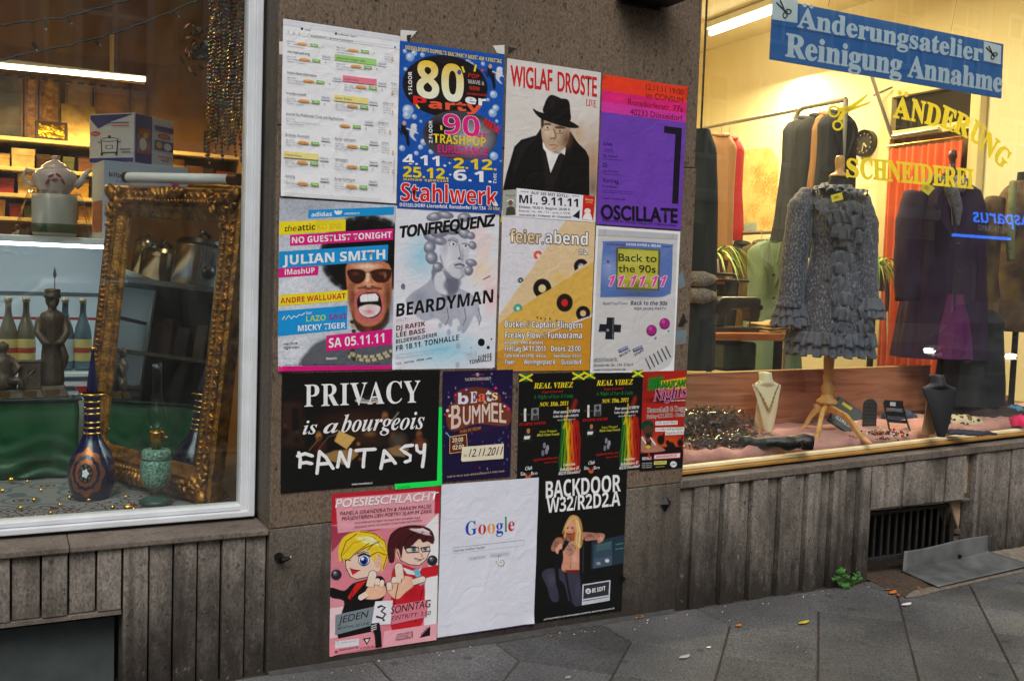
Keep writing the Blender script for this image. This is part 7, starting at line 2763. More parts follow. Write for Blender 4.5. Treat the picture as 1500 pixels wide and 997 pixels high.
# necklace busts
CREAM=mat('cream_velvet',(226,214,182),.8,sheen=.3)
def bust(name,label,base,h,w_,m,prop=None):
 root=thing(name,label,'necklace stand',base)
 b_=V(*base)
 ca_,sa_=math.cos(-.5),math.sin(-.5)
 R_=SD*ca_+VD*sa_
 F_=VD*ca_-SD*sa_
 out=[]
 prof=[(0.0,.13),(.10,.22),(.3,.34),(.5,.45),(.66,.54),(.78,.64),(.81,.62),(.825,.40),(.86,.29),(1.0,.27)]
 def f(u,v):
  z=v
  hw=np.interp(z,[p[0]for p in prof],[p[1]for p in prof])*w_
  a=(u-.5)*2
  lean=(1-z)*.34*w_+.22*w_*math.sin(z*2.2)
  bul=math.cos(a*1.35)*.16*w_ if z<.82 else math.cos(a*1.5)*.3*w_
  return b_+R_*(a*hw+(1-z)*.20*w_)+F_*(lean+bul-.2*w_)+V(0,0,h*z)
 MB().grid(f,22,34).build('front',m,root,smooth=True,solid=.005)
 MB().lathe([(.001,0),(.235*w_,0),(.245*w_,.004),(.001,.008)],b_+V(0,0,h*.985)+F_*.03*w_,20).build('neck_top',m,root,smooth='auto')
 MB().prism([b_-R_*.26*w_-F_*.22*w_,b_+R_*.30*w_-F_*.30*w_,b_+R_*.2*w_-F_*.05*w_+V(0,0,.72*h),b_-R_*.2*w_-F_*.05*w_+V(0,0,.72*h)],None,-F_*.006).build('strut',prop or m,root)
 return root,f
bp_=atz(1116,632,ZP(3.7)+.006)
b1,f1=bust('necklace_bust','cream necklace stand wearing a string of gold and brown beads',bp_,float(at(1116,545,bp_[1])[2])-bp_[2],.125,CREAM)
nk=thing('bead_necklace','string of gold and brown beads hanging on the cream stand','necklace',bp_)
NB=[mat('bead_amber',(150,100,50),.25),mat('bead_goldb',(200,160,80),.25,.6),mat('bead_tan',(190,160,120),.3)]
mb=MB()
for k in range(46):
 t_=k/45
 a=-1+2*t_
 u=.5+.46*a*(1-.25*(1-a*a))
 z=.84-.46*(1-abs(a)**1.7)
 p=f1(u,z)+VD*.010
 r_=.0036+.0034*(1-abs(a))
 mb.m=k%3
 mb.ball(tuple(p),r_,6)
mb.build('beads',NB,nk,smooth=True)
bp2=atz(1366,638,ZP(4.6)+.010)
bust('necklace_bust','black empty necklace stand in front of the dark clothes',bp2,float(at(1360,549,bp2[1])[2])-bp2[2],.15,mat('black_velvet',(30,31,34),.6),mat('raw_card',(170,130,90),.8))
# heaps of film and tinsel, rolled black cloth
FILM=glass_mat('crinkled_film',(226,224,222),1.55,.08)
TIN=[mat('tinsel_%s'%n_,c_,.25,mm)for n_,c_,mm in(('brown',(126,88,62),.3),('copper',(190,140,86),.7),('silver',(206,206,210),.8),('dark',(84,66,58),.2))]
rs=np.random.default_rng(31)
def heap(name,label,cx_,cy_,lx,ly,hz,n,cols,film=True):
 root=thing(name,label,'tinsel',(cx_,cy_,ZP(cx_)))
 mb=MB()
 for k in range(n):
  u,v=rs.normal(0,.36,2)
  u,v=np.clip(u,-1,1),np.clip(v,-1,1)
  top=hz*max(.1,1-u*u-v*v*.6)
  p=V(cx_+u*lx,cy_+v*ly,ZP(cx_)+.014+rs.uniform(.1,1)*top)
  d_=rs.normal(0,1,3)
  d_[2]*=.5
  d_/=np.linalg.norm(d_)
  e_=np.cross(d_,rs.normal(0,1,3))
  e_/=np.linalg.norm(e_)
  g_=np.cross(d_,e_)
  Ls,ws=rs.uniform(.02,.06),rs.uniform(.002,.0045)
  pts=[]
  for j in range(6):
   t_=j/5
   q=p+d_*Ls*(t_-.5)+g_*.016*math.sin(t_*5+k)
   q[2]=max(q[2],ZP(cx_)+.012)
   pts+=[q-e_*ws,q+e_*ws]
  mb.m=int(cols[rs.integers(0,len(cols))])
  mb.add(pts,[(2*j,2*j+1,2*j+3,2*j+2)for j in range(5)])
 mb.build('shreds',TIN,root,recalc=False)
 if film:
  def ff(u,v):
   a=2*math.pi*u
   r_=math.sin(v*math.pi/2)
   x,y=cx_+lx*.95*r_*math.cos(a),cy_+ly*.95*r_*math.sin(a)
   z=ZP(cx_)+.014+hz*1.0*math.cos(v*math.pi/2)**.8
   k=.014*float(vnoise(x*42,y*42,5))+.010*abs(float(vnoise(x*75,y*75,6)))
   return(x+k,y+k*.6,max(z+k*1.3,ZP(cx_)+.010))
  MB().grid(ff,90,40,closed_u=True).build('clear_film',FILM,root,recalc=True)
 return root
a_=atz(1052,648,ZP(3.0)+.02)
heap('tinsel_heap','tall heap of brown and silver tinsel in clear film by the pillar edge',3.13,.49,.34,.11,.150,950,[0,0,1,2,3,3])
heap('tinsel_heap','long flat bundle of gold flecked film lying in front of the tinsel heap',3.06,.25,.34,.07,.062,420,[1,2,3,3,0])
p0,p1=atz(1085,648,ZP(3.3)+.045),atz(1192,648,ZP(3.7)+.045)
rl=thing('rolled_cloth','rolled black cloth with a small gold print lying on the pink cloth','cloth',(p0+p1)/2)
mb=MB()
n_=18
pts=[p0*(1-t_)+p1*t_+V(0,.008*math.sin(t_*9),.004*math.sin(t_*17))for t_ in np.linspace(0,1,n_)]
mb.tube(pts,[.024+.012*t_+.004*math.sin(t_*23)for t_ in np.linspace(0,1,n_)],14)
mb.build('roll',mat('black_satin',(10,9,11),.45,bump=(60,.4)),rl,smooth=True)
g0=atz(1180,646,ZP(3.6)+.05)
mb=MB()
e_=(p1-p0)/np.linalg.norm(p1-p0)
for k,(u,v)in enumerate(((0,0),(.006,.012),(-.004,.018),(.008,-.008),(.0,.026))):
 c_=p1-e_*(.05+u)+VD*.0385+V(0,0,v-.01)
 mb.prism([c_+V(0,0,.005),c_+e_*.004,c_-V(0,0,.005),c_-e_*.004],None,VD*.001)
mb.build('gold_print',GOLDB,rl)
# small wares on the cloth
BKL=mat('black_leather',(22,21,22),.4,bump=(80,.2))
def slab3(root,name,c_,ex,ey,ez,m,bevel=.002):
 c_,ex,ey,ez=V(*c_),V(*ex),V(*ey),V(*ez)
 return MB().hexa([c_-ex-ey-ez,c_+ex-ey-ez,c_+ex+ey-ez,c_-ex+ey-ez,c_-ex-ey+ez,c_+ex-ey+ez,c_+ex+ey+ez,c_-ex+ey+ez]).build(name,m,root,bevel=bevel)
c_=atz(1232,628,ZP(4.0)+.02)
c_[2]=ZP(4.0)+.035
wb=thing('wallet_pouch','black pouch with white letters leaning behind the dummy\'s foot','pouch',c_)
up_=V(0,0,.88)-VD*.45
up_/=np.linalg.norm(up_)
ex=SD*.83+V(0,0,-.5)
ex/=np.linalg.norm(ex)
nn=np.cross(ex,up_)
nn=nn if nn@VD>0 else-nn
ey=np.cross(nn,ex)
slab3(wb,'pouch',c_+V(0,0,.02),ex*.07,ey*.042,nn*.010,BKL,.005)
mb=MB()
text_on(mb,'GIRLS',c_+V(0,0,.02)+nn*.0112-ex*.04-ey*.004,ex,ey,.085,.02)
mb.build('lettering',mat('white_print',(210,210,214),.5),wb)
c_=atz(1246,612,ZP(4.1)+.04)+V(.03,.05,.01)
wc=thing('handbag','flat black bag with a yellow ticket leaning against the wooden board','bag',c_)
slab3(wc,'bag_body',c_+V(0,0,.02),ex*.085,ey*.05,nn*.012,BKL,.006)
slab3(wc,'ticket',c_+V(0,0,.02)+nn*.014-ex*.02+ey*.02,ex*.03,ey*.01,nn*.001,YT,0)
c_=atz(1262,622,ZP(4.2)+.006)
slabm=MB().hexa([c_+SD*a+VD*b_+V(0,0,z)for z in(0,.018)for a,b_ in((-.05,-.03),(.05,-.03),(.05,.04),(-.05,.04))])
tag(slabm.build('white_box',mat('white_lid',(214,212,210),.5),bevel=.003,loc=tuple(c_)),'flat white box lid beside the dummy\'s right foot','box')
c_=atz(1273,627,ZP(4.35)+.006)
hh=float(at(1273,584,c_[1])[2])-c_[2]
cd=thing('earring_card','tall black rounded card with rows of small silver studs','display card',c_)
out=[(-.036,0),(.036,0),(.036,hh-.036)]+[(.036*math.cos(t_),hh-.036+.036*math.sin(t_))for t_ in np.linspace(.2,2.94,9)]+[(-.036,hh-.036)]
MB().prism([c_+SD*a+V(0,0,b_)-VD*.1*b_ for a,b_ in out],None,-VD*.012).build('card',BKL,cd,bevel=.003)
mb=MB()
for j in range(7):
 for k in range(7):
  mb.ball(tuple(c_+SD*(-.027+.009*k)+V(0,0,.025+j*.019)-VD*.1*(.025+j*.019)+VD*.002),.0022,4)
mb.build('studs',STEEL,cd)
c_=atz(1312,630,ZP(4.5)+.006)
ea=thing('jewellery_easel','small black folding easel with a white ticket, shaped like a chair','easel',c_)
hh=float(at(1305,590,c_[1])[2])-c_[2]
mb=MB()
for s_ in(-1,1):
 mb.tube([c_+SD*(.05*s_+.02),c_+SD*(.045*s_-.02)+V(0,0,hh*.96)-VD*.03],.005,8)
 mb.tube([c_+SD*(.05*s_+.02)+VD*.06,c_+SD*.05*s_+V(0,0,hh*.45)-VD*.02],.004,8)
for z,t_ in((.92,.02),(.58,.012),(.32,.008)):
 o_=c_+V(0,0,hh*z)-VD*.03*z+SD*(.02-.04*z)
 mb.hexa([o_+SD*a+VD*b_+V(0,0,zz_)for zz_ in(-t_,t_)for a,b_ in((-.047,-.004),(.047,-.004),(.047,.004),(-.047,.004))])
for k in range(6):
 a=-.032+k*.0128
 o_=c_+SD*(a-.0)+VD*-.02
 mb.tube([o_+V(0,0,hh*.58),o_+V(0,0,hh*.44)],.0022,6)
mb.build('easel_frame',BLKP,ea)
o_=c_+V(0,0,hh*.93)-VD*.02+SD*-.02
MB().hexa([o_+SD*a+VD*b_+V(0,0,zz_)for zz_ in(-.010,.010)for a,b_ in((-.014,-.001),(.014,-.001),(.014,.001),(-.014,.001))]).build('ticket',CARD,ea)
JW=[mat('jewel_%s'%n_,c_2,.25,.1)for n_,c_2 in(('red',(190,24,40)),('white',(226,222,220)),('brown',(110,80,56)),('black',(26,24,24)),('gold',(190,150,80)))]
c_=atz(1298,636,ZP(4.3)+.01)
jp=thing('jewellery_pile','small pile of red and white beads and trinkets on the pink cloth','jewellery',c_)
mb=MB()
for k in range(130):
 p=c_+SD*rs.normal(0,.045)+VD*rs.normal(0,.03)
 p[2]=ZP(p[0])+.016+abs(rs.normal(0,.010))
 mb.m=int(rs.choice([0,0,1,1,2,3,4]))
 mb.ball(tuple(p),rs.uniform(.004,.008),5)
mb.build('trinkets',JW,jp,smooth=True)
c_=atz(1278,640,ZP(4.2)+.01)
jp=thing('jewellery_pile','flat tangle of dark and brown beads left of the red and white ones','jewellery',c_)
mb=MB()
for k in range(70):
 p=c_+SD*rs.normal(0,.05)+VD*rs.normal(0,.018)
 p[2]=ZP(p[0])+.014+abs(rs.normal(0,.005))
 mb.m=int(rs.choice([2,3,3,4]))
 mb.ball(tuple(p),rs.uniform(.003,.006),5)
mb.build('trinkets',JW,jp,smooth=True)
def crumple(name,label,px,py,lx,ly,hz,m,cat='cloth',seed=0,yoff=0.0):
 c_=atz(px,py,ZP(4.6)+.012)
 c_[1]+=yoff
 def ff(u,v):
  a=2*math.pi*u
  r_=math.sin(v*math.pi/2)
  q=1+.18*math.sin(3*a+seed)+.1*math.sin(7*a+seed*2)
  s_,t_=lx*q*r_*math.cos(a),ly*q*r_*math.sin(a)
  z=hz*math.cos(v*math.pi/2)**.7
  k=.25*hz*float(vnoise(s_*40+seed,t_*40,4))+.2*hz*abs(float(vnoise(s_*80,t_*80+seed,6)))
  p=c_+SD*s_+VD*t_
  p[2]=max(ZP(p[0])+.013+z+k,ZP(p[0])+.010)
  return tuple(p)
 return tag(MB().grid(ff,60,22,closed_u=True).build(name,m,smooth=True,loc=tuple(c_)),label,cat)
def leopard():
 m=mat('leopard_cloth',(206,178,130),.7)
 nt=m.node_tree
 tc=nt.nodes.new('ShaderNodeTexCoord')
 v=nt.nodes.new('ShaderNodeTexVoronoi')
 v.inputs['Scale'].default_value=34
 nt.links.new(tc.outputs['Object'],v.inputs['Vector'])
 r_=nt.nodes.new('ShaderNodeValToRGB')
 r_.color_ramp.interpolation='CONSTANT'
 e=r_.color_ramp.elements
 e[0].position,e[0].color=0,tuple(lin((150,104,56)))+(1,)
 e[1].position,e[1].color=.28,tuple(lin((30,24,22)))+(1,)
 q=e.new(.46)
 q.color=tuple(lin((220,200,166)))+(1,)
 nt.links.new(v.outputs['Distance'],r_.inputs[0])
 nt.links.new(r_.outputs[0],nt.nodes['Principled BSDF'].inputs['Base Color'])
 return m
crumple('leopard_cloth','leopard print cloth lying beside the black necklace stand',1405,622,.10,.05,.045,leopard(),seed=1)
crumple('denim_cloth','crumpled blue denim behind the black necklace stand',1340,618,.09,.05,.05,mat('denim',(40,54,84),.8,noise=(40,.6,(66,84,112))),seed=2,yoff=.12)
crumple('dark_cloth','dark blue cloth under the leopard print',1410,634,.14,.035,.022,mat('navy_cloth',(26,30,46),.8),seed=3,yoff=-.02)
crumple('brown_cloth','dark brown cloth with bright scraps at the right of the display',1450,612,.30,.13,.050,mat('brown_cloth',(58,36,32),.8,noise=(12,.6,(40,24,24))),seed=4)
crumple('black_scarf','crumpled black scarf at the foot of the black shorts',1400,606,.16,.07,.06,mat('black_scarf',(24,20,24),.8,noise=(14,.6,(44,36,40))),cat='scarf',seed=11,yoff=.08)
crumple('red_belt_bag','small dark red leather bag between the denim and the leopard print',1360,606,.06,.04,.06,mat('oxblood_leather',(84,26,28),.4),cat='bag',seed=12,yoff=.1)
crumple('magenta_cloth','small magenta cloth at the right of the display',1482,624,.05,.03,.05,mat('magenta_cloth',(206,30,84),.7),seed=5,yoff=-.05)
crumple('blue_cloth','small light blue cloth above the magenta one',1484,616,.05,.03,.062,mat('light_blue_cloth',(80,140,176),.7),seed=6)
crumple('yellow_ribbon','flat yellow strip lying on the dark brown cloth',1446,612,.07,.016,.052,mat('yellow_cloth',(206,180,40),.7),cat='ribbon',seed=7)
crumple('rose_cloth','dull rose cloth folded up behind the brown cloth',1480,604,.12,.06,.06,mat('rose_cloth',(112,62,66),.8),seed=8,yoff=.15)
# figures with coats at the right
def garment(root,name,c_,ex,ey,prof,m,pleats=10,amp=.03,n=72,closed_top=True,seed=0):
 """lathe-like cloth: prof (z, half width, half depth)"""
 zs=np.array([p[0]for p in prof])
 ws=np.array([p[1]for p in prof])
 ds=np.array([p[2]for p in prof])
 o_=np.argsort(zs)
 zs,ws,ds=zs[o_],ws[o_],ds[o_]
 z0_,z1_=zs[0],zs[-1]
 def ff(u,v):
  th=2*math.pi*u
  z=z0_+(z1_-z0_)*v
  k=(1-v)**1.2
  pl=1+amp*k*(1-1.6*abs(math.sin(pleats*.5*th+seed+.6*v)))+amp*.6*k*math.cos(pleats*1.7*th+2+3*v)+.01*float(vnoise(th*3,z*9,seed))
  return V(c_[0],c_[1],0)+ex*float(np.interp(z,zs,ws))*pl*math.cos(th)+ey*float(np.interp(z,zs,ds))*pl*math.sin(th)+V(0,0,c_[2]+z)
 return MB().grid(ff,n,40,closed_u=True).build(name,m,root,smooth=True)
def limb(root,name,pts,rs_,m,n=16):
 pts=[V(*p)for p in pts]
 fine,rr=[],[]
 for i in range(len(pts)-1):
  for t_ in np.linspace(0,1,8)[:-1]:
   fine.append(pts[i]*(1-t_)+pts[i+1]*t_)
   rr.append((rs_[i]*(1-t_)+rs_[i+1]*t_)*(1+.025*math.sin(5.0*len(fine))))
 fine.append(pts[-1])
 rr.append(rs_[-1])
 return MB().tube(fine,rr,n).build(name,m,root,smooth=True)
PURP=mat('purple_wool',(44,10,50),.9,noise=(50,.4,(26,6,34)))
PURB=mat('magenta_skirt',(96,16,86),.75,noise=(6,.5,(66,8,62)))
FUR=mat('grey_scarf',(120,116,130),.9,noise=(60,.7,(80,76,92)),bump=(80,.8))
CYY=.56
cc=at(1378,520,CYY)
cc[2]=0
R1=V(math.cos(-.5),math.sin(-.5),0)
F1=V(-math.sin(-.5),math.cos(-.5),0)*-1
zof=lambda py,px=1378:float(at(px,py,CYY)[2])
pc=thing('purple_coat','long dark purple coat with a grey scarf on a dress form, behind the yellow lettering','coat',(cc[0],cc[1],ZP(cc[0])))
T0=zof(258)
garment(pc,'coat_body',cc,R1,F1,[(zof(524),.275,.18),(zof(470),.255,.17),(zof(400),.23,.15),(zof(340),.215,.135),(zof(300),.205,.12),(zof(276),.17,.09),(zof(262),.07,.065),(zof(256),.05,.055)],PURP,9,.05)
limb(pc,'sleeve',[at(1420,285,CYY-.0),at(1432,330,CYY-.02),at(1442,380,CYY-.04),at(1448,436,CYY-.05)],[.062,.066,.062,.066],PURP)
limb(pc,'sleeve',[at(1342,284,CYY+.0),at(1332,325,CYY+.0),at(1328,390,CYY-.02),at(1330,440,CYY-.03)],[.07,.074,.07,.07],PURP)
garment(pc,'skirt',cc+F1*.05,R1,F1,[(zof(522),.15,.17),(zof(470),.12,.15),(zof(430),.08,.13)],PURB,7,.05)
limb(pc,'scarf',[at(1362,262,CYY-.10),at(1384,268,CYY-.13),at(1396,284,CYY-.16),at(1402,305,CYY-.17),at(1400,330,CYY-.16)],[.030,.034,.036,.030,.02],FUR)
limb(pc,'scarf',[at(1402,262,CYY-.06),at(1410,268,CYY-.10),at(1404,280,CYY-.14)],[.03,.036,.03],FUR)
for pts in([(1392,272),(1412,292),(1404,330),(1399,352)],[(1382,274),(1370,296),(1378,322),(1397,352)]):
 MB().prism([at(px,py,CYY-.145-.0004*py+.10)for px,py in pts],None,(0,.006,0)).build('lapel',PURP,pc,bevel=.002)
MB().tube([at(1399,py,CYY-.160)for py in(352,400,450,518)],.004,6).build('front_seam',mat('seam_thread',(20,8,28),.8),pc)
mb=MB()
for py in(322,358,398):
 mb.ball(tuple(at(1404,py,CYY-.165)),.010,8,1)
mb.build('button',mat('dark_button',(30,20,36),.3),pc,smooth=True)
MB().lathe([(.001,0),(.045,.004),(.05,.02),(.03,.05),(.018,.06),(.018,.10),(.026,.12),(.02,.15),(.001,.16)],(cc[0],cc[1],zof(258)),18).build('neck_knob',mat('dark_red_wood',(80,30,30),.4),pc,smooth=True)
MB().tube([(cc[0],cc[1],ZP(cc[0])),(cc[0],cc[1],zof(500))],.018,12).build('pole',DARKM,pc)
MB().lathe([(.001,0),(.15,.002),(.15,.012),(.03,.02),(.001,.021)],(cc[0],cc[1],ZP(cc[0])+.008),24).build('foot',DARKM,pc)
tagcard('yellow price tag hanging on the purple coat',at(1358,276,CYY-.20),SD*.8+V(0,0,-.6),V(0,0,.8)+SD*.6,.06,.05)
c3=at(1420,560,.50)
hp=thing('half_mannequin','grey half figure wearing black shorts in front of the purple coat','mannequin',(c3[0],c3[1],ZP(c3[0])))
zo3=lambda py:float(at(1420,py,.50)[2])
BLKC=mat('black_denim',(20,21,28),.75,noise=(60,.5,(32,33,42)))
garment(hp,'shorts',(c3[0],c3[1],0),SD,VD,[(zo3(592),.20,.14),(zo3(560),.195,.14),(zo3(520),.18,.13),(zo3(480),.165,.12),(zo3(470),.15,.11)],BLKC,5,.02)
SKG=mat('grey_plastic_skin',(96,98,104),.35)
for s_ in(-1,1):
 limb(hp,'thigh',[V(c3[0],c3[1],zo3(575))+SD*.085*s_,V(c3[0],c3[1],ZP(c3[0])+.012)+SD*.095*s_],[.078,.070],SKG)
garment(hp,'top',(c3[0],c3[1],0),SD,VD,[(zo3(500),.16,.12),(zo3(470),.17,.125),(zo3(452),.10,.1)],mat('black_top',(16,16,20),.8),6,.03)
mb=MB()
for z,w_ in((zo3(508),.13),(zo3(536),.145),(zo3(556),.15)):
 for k in range(3):
  p=V(c3[0],c3[1],z)+VD*(.125)+SD*(.01+.03*k)
  mb.box(p-V(.008,.004,.010),p+V(.008,.004,.010))
mb.build('buckle',mat('dull_buckle',(70,68,60),.4,.6),hp)
BAT=mat('batik',(112,84,44),.8,noise=(7,1.0,(50,22,20)),bump=(60,.2))
CY2=.52
c4=at(1492,420,CY2)
zo4=lambda py:float(at(1492,py,CY2)[2])
bk=thing('batik_coat','brown and green patterned coat on a figure at the right edge of the window','coat',(c4[0],c4[1],ZP(c4[0])))
garment(bk,'coat_body',(c4[0],c4[1],0),SD,VD,[(zo4(485),.20,.15),(zo4(420),.185,.14),(zo4(340),.165,.13),(zo4(296),.16,.115),(zo4(276),.12,.08),(zo4(264),.06,.06)],BAT,8,.05)
limb(bk,'sleeve',[at(1458,292,CY2),at(1450,340,CY2-.02),at(1446,400,CY2-.03),at(1444,462,CY2-.03)],[.06,.066,.062,.07],BAT)
limb(bk,'scarf',[at(1484,268,CY2-.08),at(1482,300,CY2-.15),at(1480,350,CY2-.18),at(1481,382,CY2-.18)],[.022,.022,.024,.02],mat('olive_scarf',(112,110,76),.9,bump=(90,.8)))
MB().lathe([(.001,0),(.05,0),(.046,.06),(.001,.062)],(c4[0],c4[1],zo4(266)),18).build('neck',BLKF,bk,smooth='auto')
MB().tube([(c4[0],c4[1],ZP(c4[0])),(c4[0],c4[1],zo4(480))],.018,12).build('pole',DARKM,bk)
MB().lathe([(.001,0),(.15,.002),(.15,.012),(.03,.02),(.001,.021)],(c4[0],c4[1],ZP(c4[0])+.008),24).build('foot',DARKM,bk)
# fittings of the room
CHROME=mat('grey_steel_tube',(176,172,164),.3,.8)
RLX=5.0
a,b_=atx(1028,185,RLX),atx(1166,165,RLX)
zr_=float((a[2]+b_[2])/2)
gy0,gy1=float(a[1]),float(b_[1])
post=atx(1165,300,RLX)
gy2=float(atx(1222,160,RLX)[1])
ztop=float(atx(1175,158,RLX)[2])
rk=thing('clothes_rack','grey steel tube clothes rack along the side wall','clothes rack',(RLX,gy1,-.05))
mb=MB()
mb.tube([(RLX,gy0,zr_),(RLX,gy1,zr_)],.014,10)
mb.tube([(RLX,gy1,-.05),(RLX,gy1,ztop-.06),(RLX,gy1-.03,ztop-.015),(RLX,gy1-.08,ztop),(RLX,gy2-.1,ztop)],.017,12)
mb.tube([(RLX,gy2-.1,ztop),(RLX,gy2-.1,-.05)],.017,12)
zl_=float(atx(1110,341,5.25)[2])
mb.tube([(5.25,float(atx(1060,343,5.25)[1]),zl_),(5.25,float(atx(1158,340,5.25)[1]),zl_)],.014,10)
mb.build('rail_tube',CHROME,rk,smooth='auto')
def hanger_garment(label,name,xc,yc,zrail,prof,m,cat='jacket',group=None,hang=DARKM,yaw=0.0,hangname='hanger',sleeves=None):
 """hung from a rail running along Y: shoulders along X turned by yaw"""
 ex=V(math.cos(yaw),math.sin(yaw),0)
 ey=V(-math.sin(yaw),math.cos(yaw),0)
 root=thing(name,label,cat,(xc,yc,zrail+prof[-1][0]-.3),group)
 top=prof[0]
 MB().tube([(xc,yc,zrail+.02),(xc,yc+.012,zrail+.0),(xc,yc,zrail-.03),(xc,yc,zrail-.07)],.003,6).build('hook',STEEL,root)
 zs_=zrail-.09
 MB().tube([V(xc,yc,zs_)-ex*top[1]*1.0-V(0,0,.06),V(xc,yc,zs_)-ex*.06,V(xc,yc,zs_+.015),V(xc,yc,zs_)+ex*.06,V(xc,yc,zs_)+ex*top[1]*1.0-V(0,0,.06)],.011,8).build(hangname,hang,root,smooth=True)
 P=[(zs_-zrail+prof[0][0]+.035,.045,.035),(zs_-zrail+prof[0][0]+.018,.075,.04)]+[(zs_-zrail+z,w_,d_)for z,w_,d_ in prof]
 sd_=int(xc*10+yc*7)
 garment(root,'cloth',(xc,yc,zrail),ex,ey,P,m,5+sd_%4,.13,seed=sd_)
 zc2=zs_+prof[0][0]+.03
 MB().tube([V(xc,yc,zc2+.012*math.sin(t_))+ex*.055*math.cos(t_)+ey*.045*math.sin(t_)for t_ in np.linspace(0,6.28,17)[:-1]],.016,8,closed=True).build('collar',m,root,smooth=True)
 if prof[1][1]>.15:
  for s_ in(-1,1):
   f_=V(xc,yc,zs_)-ey*(prof[2][2]+.012)
   MB().prism([f_+ex*s_*.02+V(0,0,-.05)+ey*.02,f_+ex*s_*.085+V(0,0,-.09)+ey*.015,f_+ex*s_*.075+V(0,0,-.17),f_+ex*s_*.008+V(0,0,-.34)],None,ey*.006).build('lapel',m,root,bevel=.002)
 if sleeves:
  for s_ in(-1,1):
   q0=V(xc,yc,zs_-.07)+ex*s_*top[1]*.95
   limb(root,'sleeve',[q0,q0+V(0,0,-.22)+ex*s_*.03,q0+V(0,0,-sleeves)+ex*s_*.02+ey*-.02],[.055,.06,.05],m)
 return root
CH=mat('charcoal_suit',(44,44,50),.85,noise=(60,.4,(58,58,64)))
CH2=mat('black_suit',(24,23,26),.85,noise=(60,.4,(38,37,40)))
TAN=mat('tan_cloth',(146,104,66),.8,noise=(30,.4,(150,110,78)))
OLI=mat('olive_cloth',(96,76,40),.85,noise=(20,.5,(70,54,28)))
GRNC=mat('green_cloth',(116,136,112),.8,noise=(12,.4,(98,118,94)))
jk=[(-.02,.17,.05),(-.08,.21,.07),(-.3,.19,.08),(-.55,.20,.09),(-.80,.22,.09)]
ly=float(atx(1190,200,RLX)[1])
for i,(px,m_,lab)in enumerate([(1182,CH,'charcoal waistcoat on a hanger, left of the dark suits on the rack'),(1200,CH2,'black suit jacket on a hanger, middle of the dark suits on the rack'),(1214,TAN,'tan sleeveless top hanging between the dark suits'),(1228,CH2,'black jacket on a hanger, right of the dark suits on the rack')]):
 y_=float(atx(px,170,RLX)[1])
 hanger_garment(lab,'hanging_jacket',RLX,y_,ztop,[(-.02,.13,.045),(-.08,.17,.06),(-.3,.16,.07),(-.6,.17,.075),(-.85-.04*i,.19,.08)]if m_ is not TAN else[(-.02,.10,.03),(-.1,.13,.035),(-.3,.12,.04),(-.5,.13,.04)],m_,yaw=-.35+.1*i)
for px,m_,lab,L_,w_,nm,ct in[(1022,mat('dark_green_coat',(22,30,32),.85),'long black green coat at the left end of the rail',1.2,.20,'hanging_coat','coat'),(1057,TAN,'long beige coat on the rail in front of the map',1.12,.125,'hanging_coat','coat'),(1045,mat('red_dress',(176,30,34),.75),'red garment just behind the beige coat',.72,.12,'hanging_dress','dress')]:
 y_=float(atx(px,180,RLX)[1])
 hanger_garment(lab,nm,RLX if px!=1045 else RLX+.17,y_,zr_,[(-.02,w_*.75,.05),(-.08,w_,.075),(-.4,w_*.95,.085),(-.8,w_*1.02,.09),(-L_,w_*1.1,.10)],m_,ct,yaw=-.5 if px!=1045 else-.7)
y_=float(atx(1068,343,5.25)[1])
hanger_garment('black jacket on the low rail left of the olive jacket','hanging_jacket',5.25,float(atx(1088,343,5.25)[1]),zl_,jk,CH2,yaw=-.3)
hanger_garment('olive brown jacket on the low rail','hanging_jacket',5.2,float(atx(1116,343,5.2)[1]),zl_,[(z,w_*.8,d_)for z,w_,d_ in jk],OLI,yaw=-.9)
gc=hanger_garment('sage green double breasted coat on the low rail','hanging_coat',5.1,float(atx(1136,343,5.1)[1]),zl_,[(-.01,.15,.06),(-.07,.20,.08),(-.35,.18,.09),(-.7,.20,.10),(-1.15,.23,.11)],GRNC,'coat',yaw=-.75,hang=mat('orange_hanger',(196,110,50),.4))
gcx,gcy=5.1,float(atx(1136,343,5.1)[1])
mb=MB()
for(px,py)in((1133,402),(1133,436),(1133,462),(1150,404),(1150,437)):
 d_=gcy-.13
 p=at(px,py,d_)
 mb.ball(tuple(p),.011,7)
mb.build('button',BLKP,gc)
cb_=at(1127,372,gcy-.10)
mb=MB()
for s_ in(-1,1):
 mb.prism([at(1136+8*s_,352,gcy-.10),at(1136+22*s_,358,gcy-.10),at(1136+20*s_,378,gcy-.14),at(1136+4*s_,392,gcy-.15),at(1136+2*s_,384,gcy-.15)],None,(0,.008,0))
mb.build('lapel',GRNC,gc,bevel=.003)
c5=at(1022,300,1.0)
fc=thing('dark_coat','long black coat with grey fur cuffs hanging just behind the pillar edge','coat',(c5[0],c5[1],-.05))
zo5=lambda py:float(at(1022,py,1.0)[2])
garment(fc,'coat_body',(c5[0],c5[1],0),SD,VD,[(zo5(540),.13,.12),(zo5(420),.12,.11),(zo5(300),.11,.10),(zo5(220),.09,.09),(zo5(190),.05,.06)],mat('black_green_coat',(20,26,28),.85),5,.04)
FURG=mat('grey_fur',(150,140,132),.95,noise=(70,.8,(90,82,76)),bump=(90,1.0))
for py in(408,432):
 MB().tube([at(1008,py,.9),at(1030,py+1,.87),at(1044,py+1,.9)],[.040,.044,.026],16).build('fur_cuff',FURG,fc,smooth=True)
MB().tube([(c5[0],c5[1],zo5(195)),(c5[0],c5[1],3.7)],.006,8).build('cord',DARKM,fc)
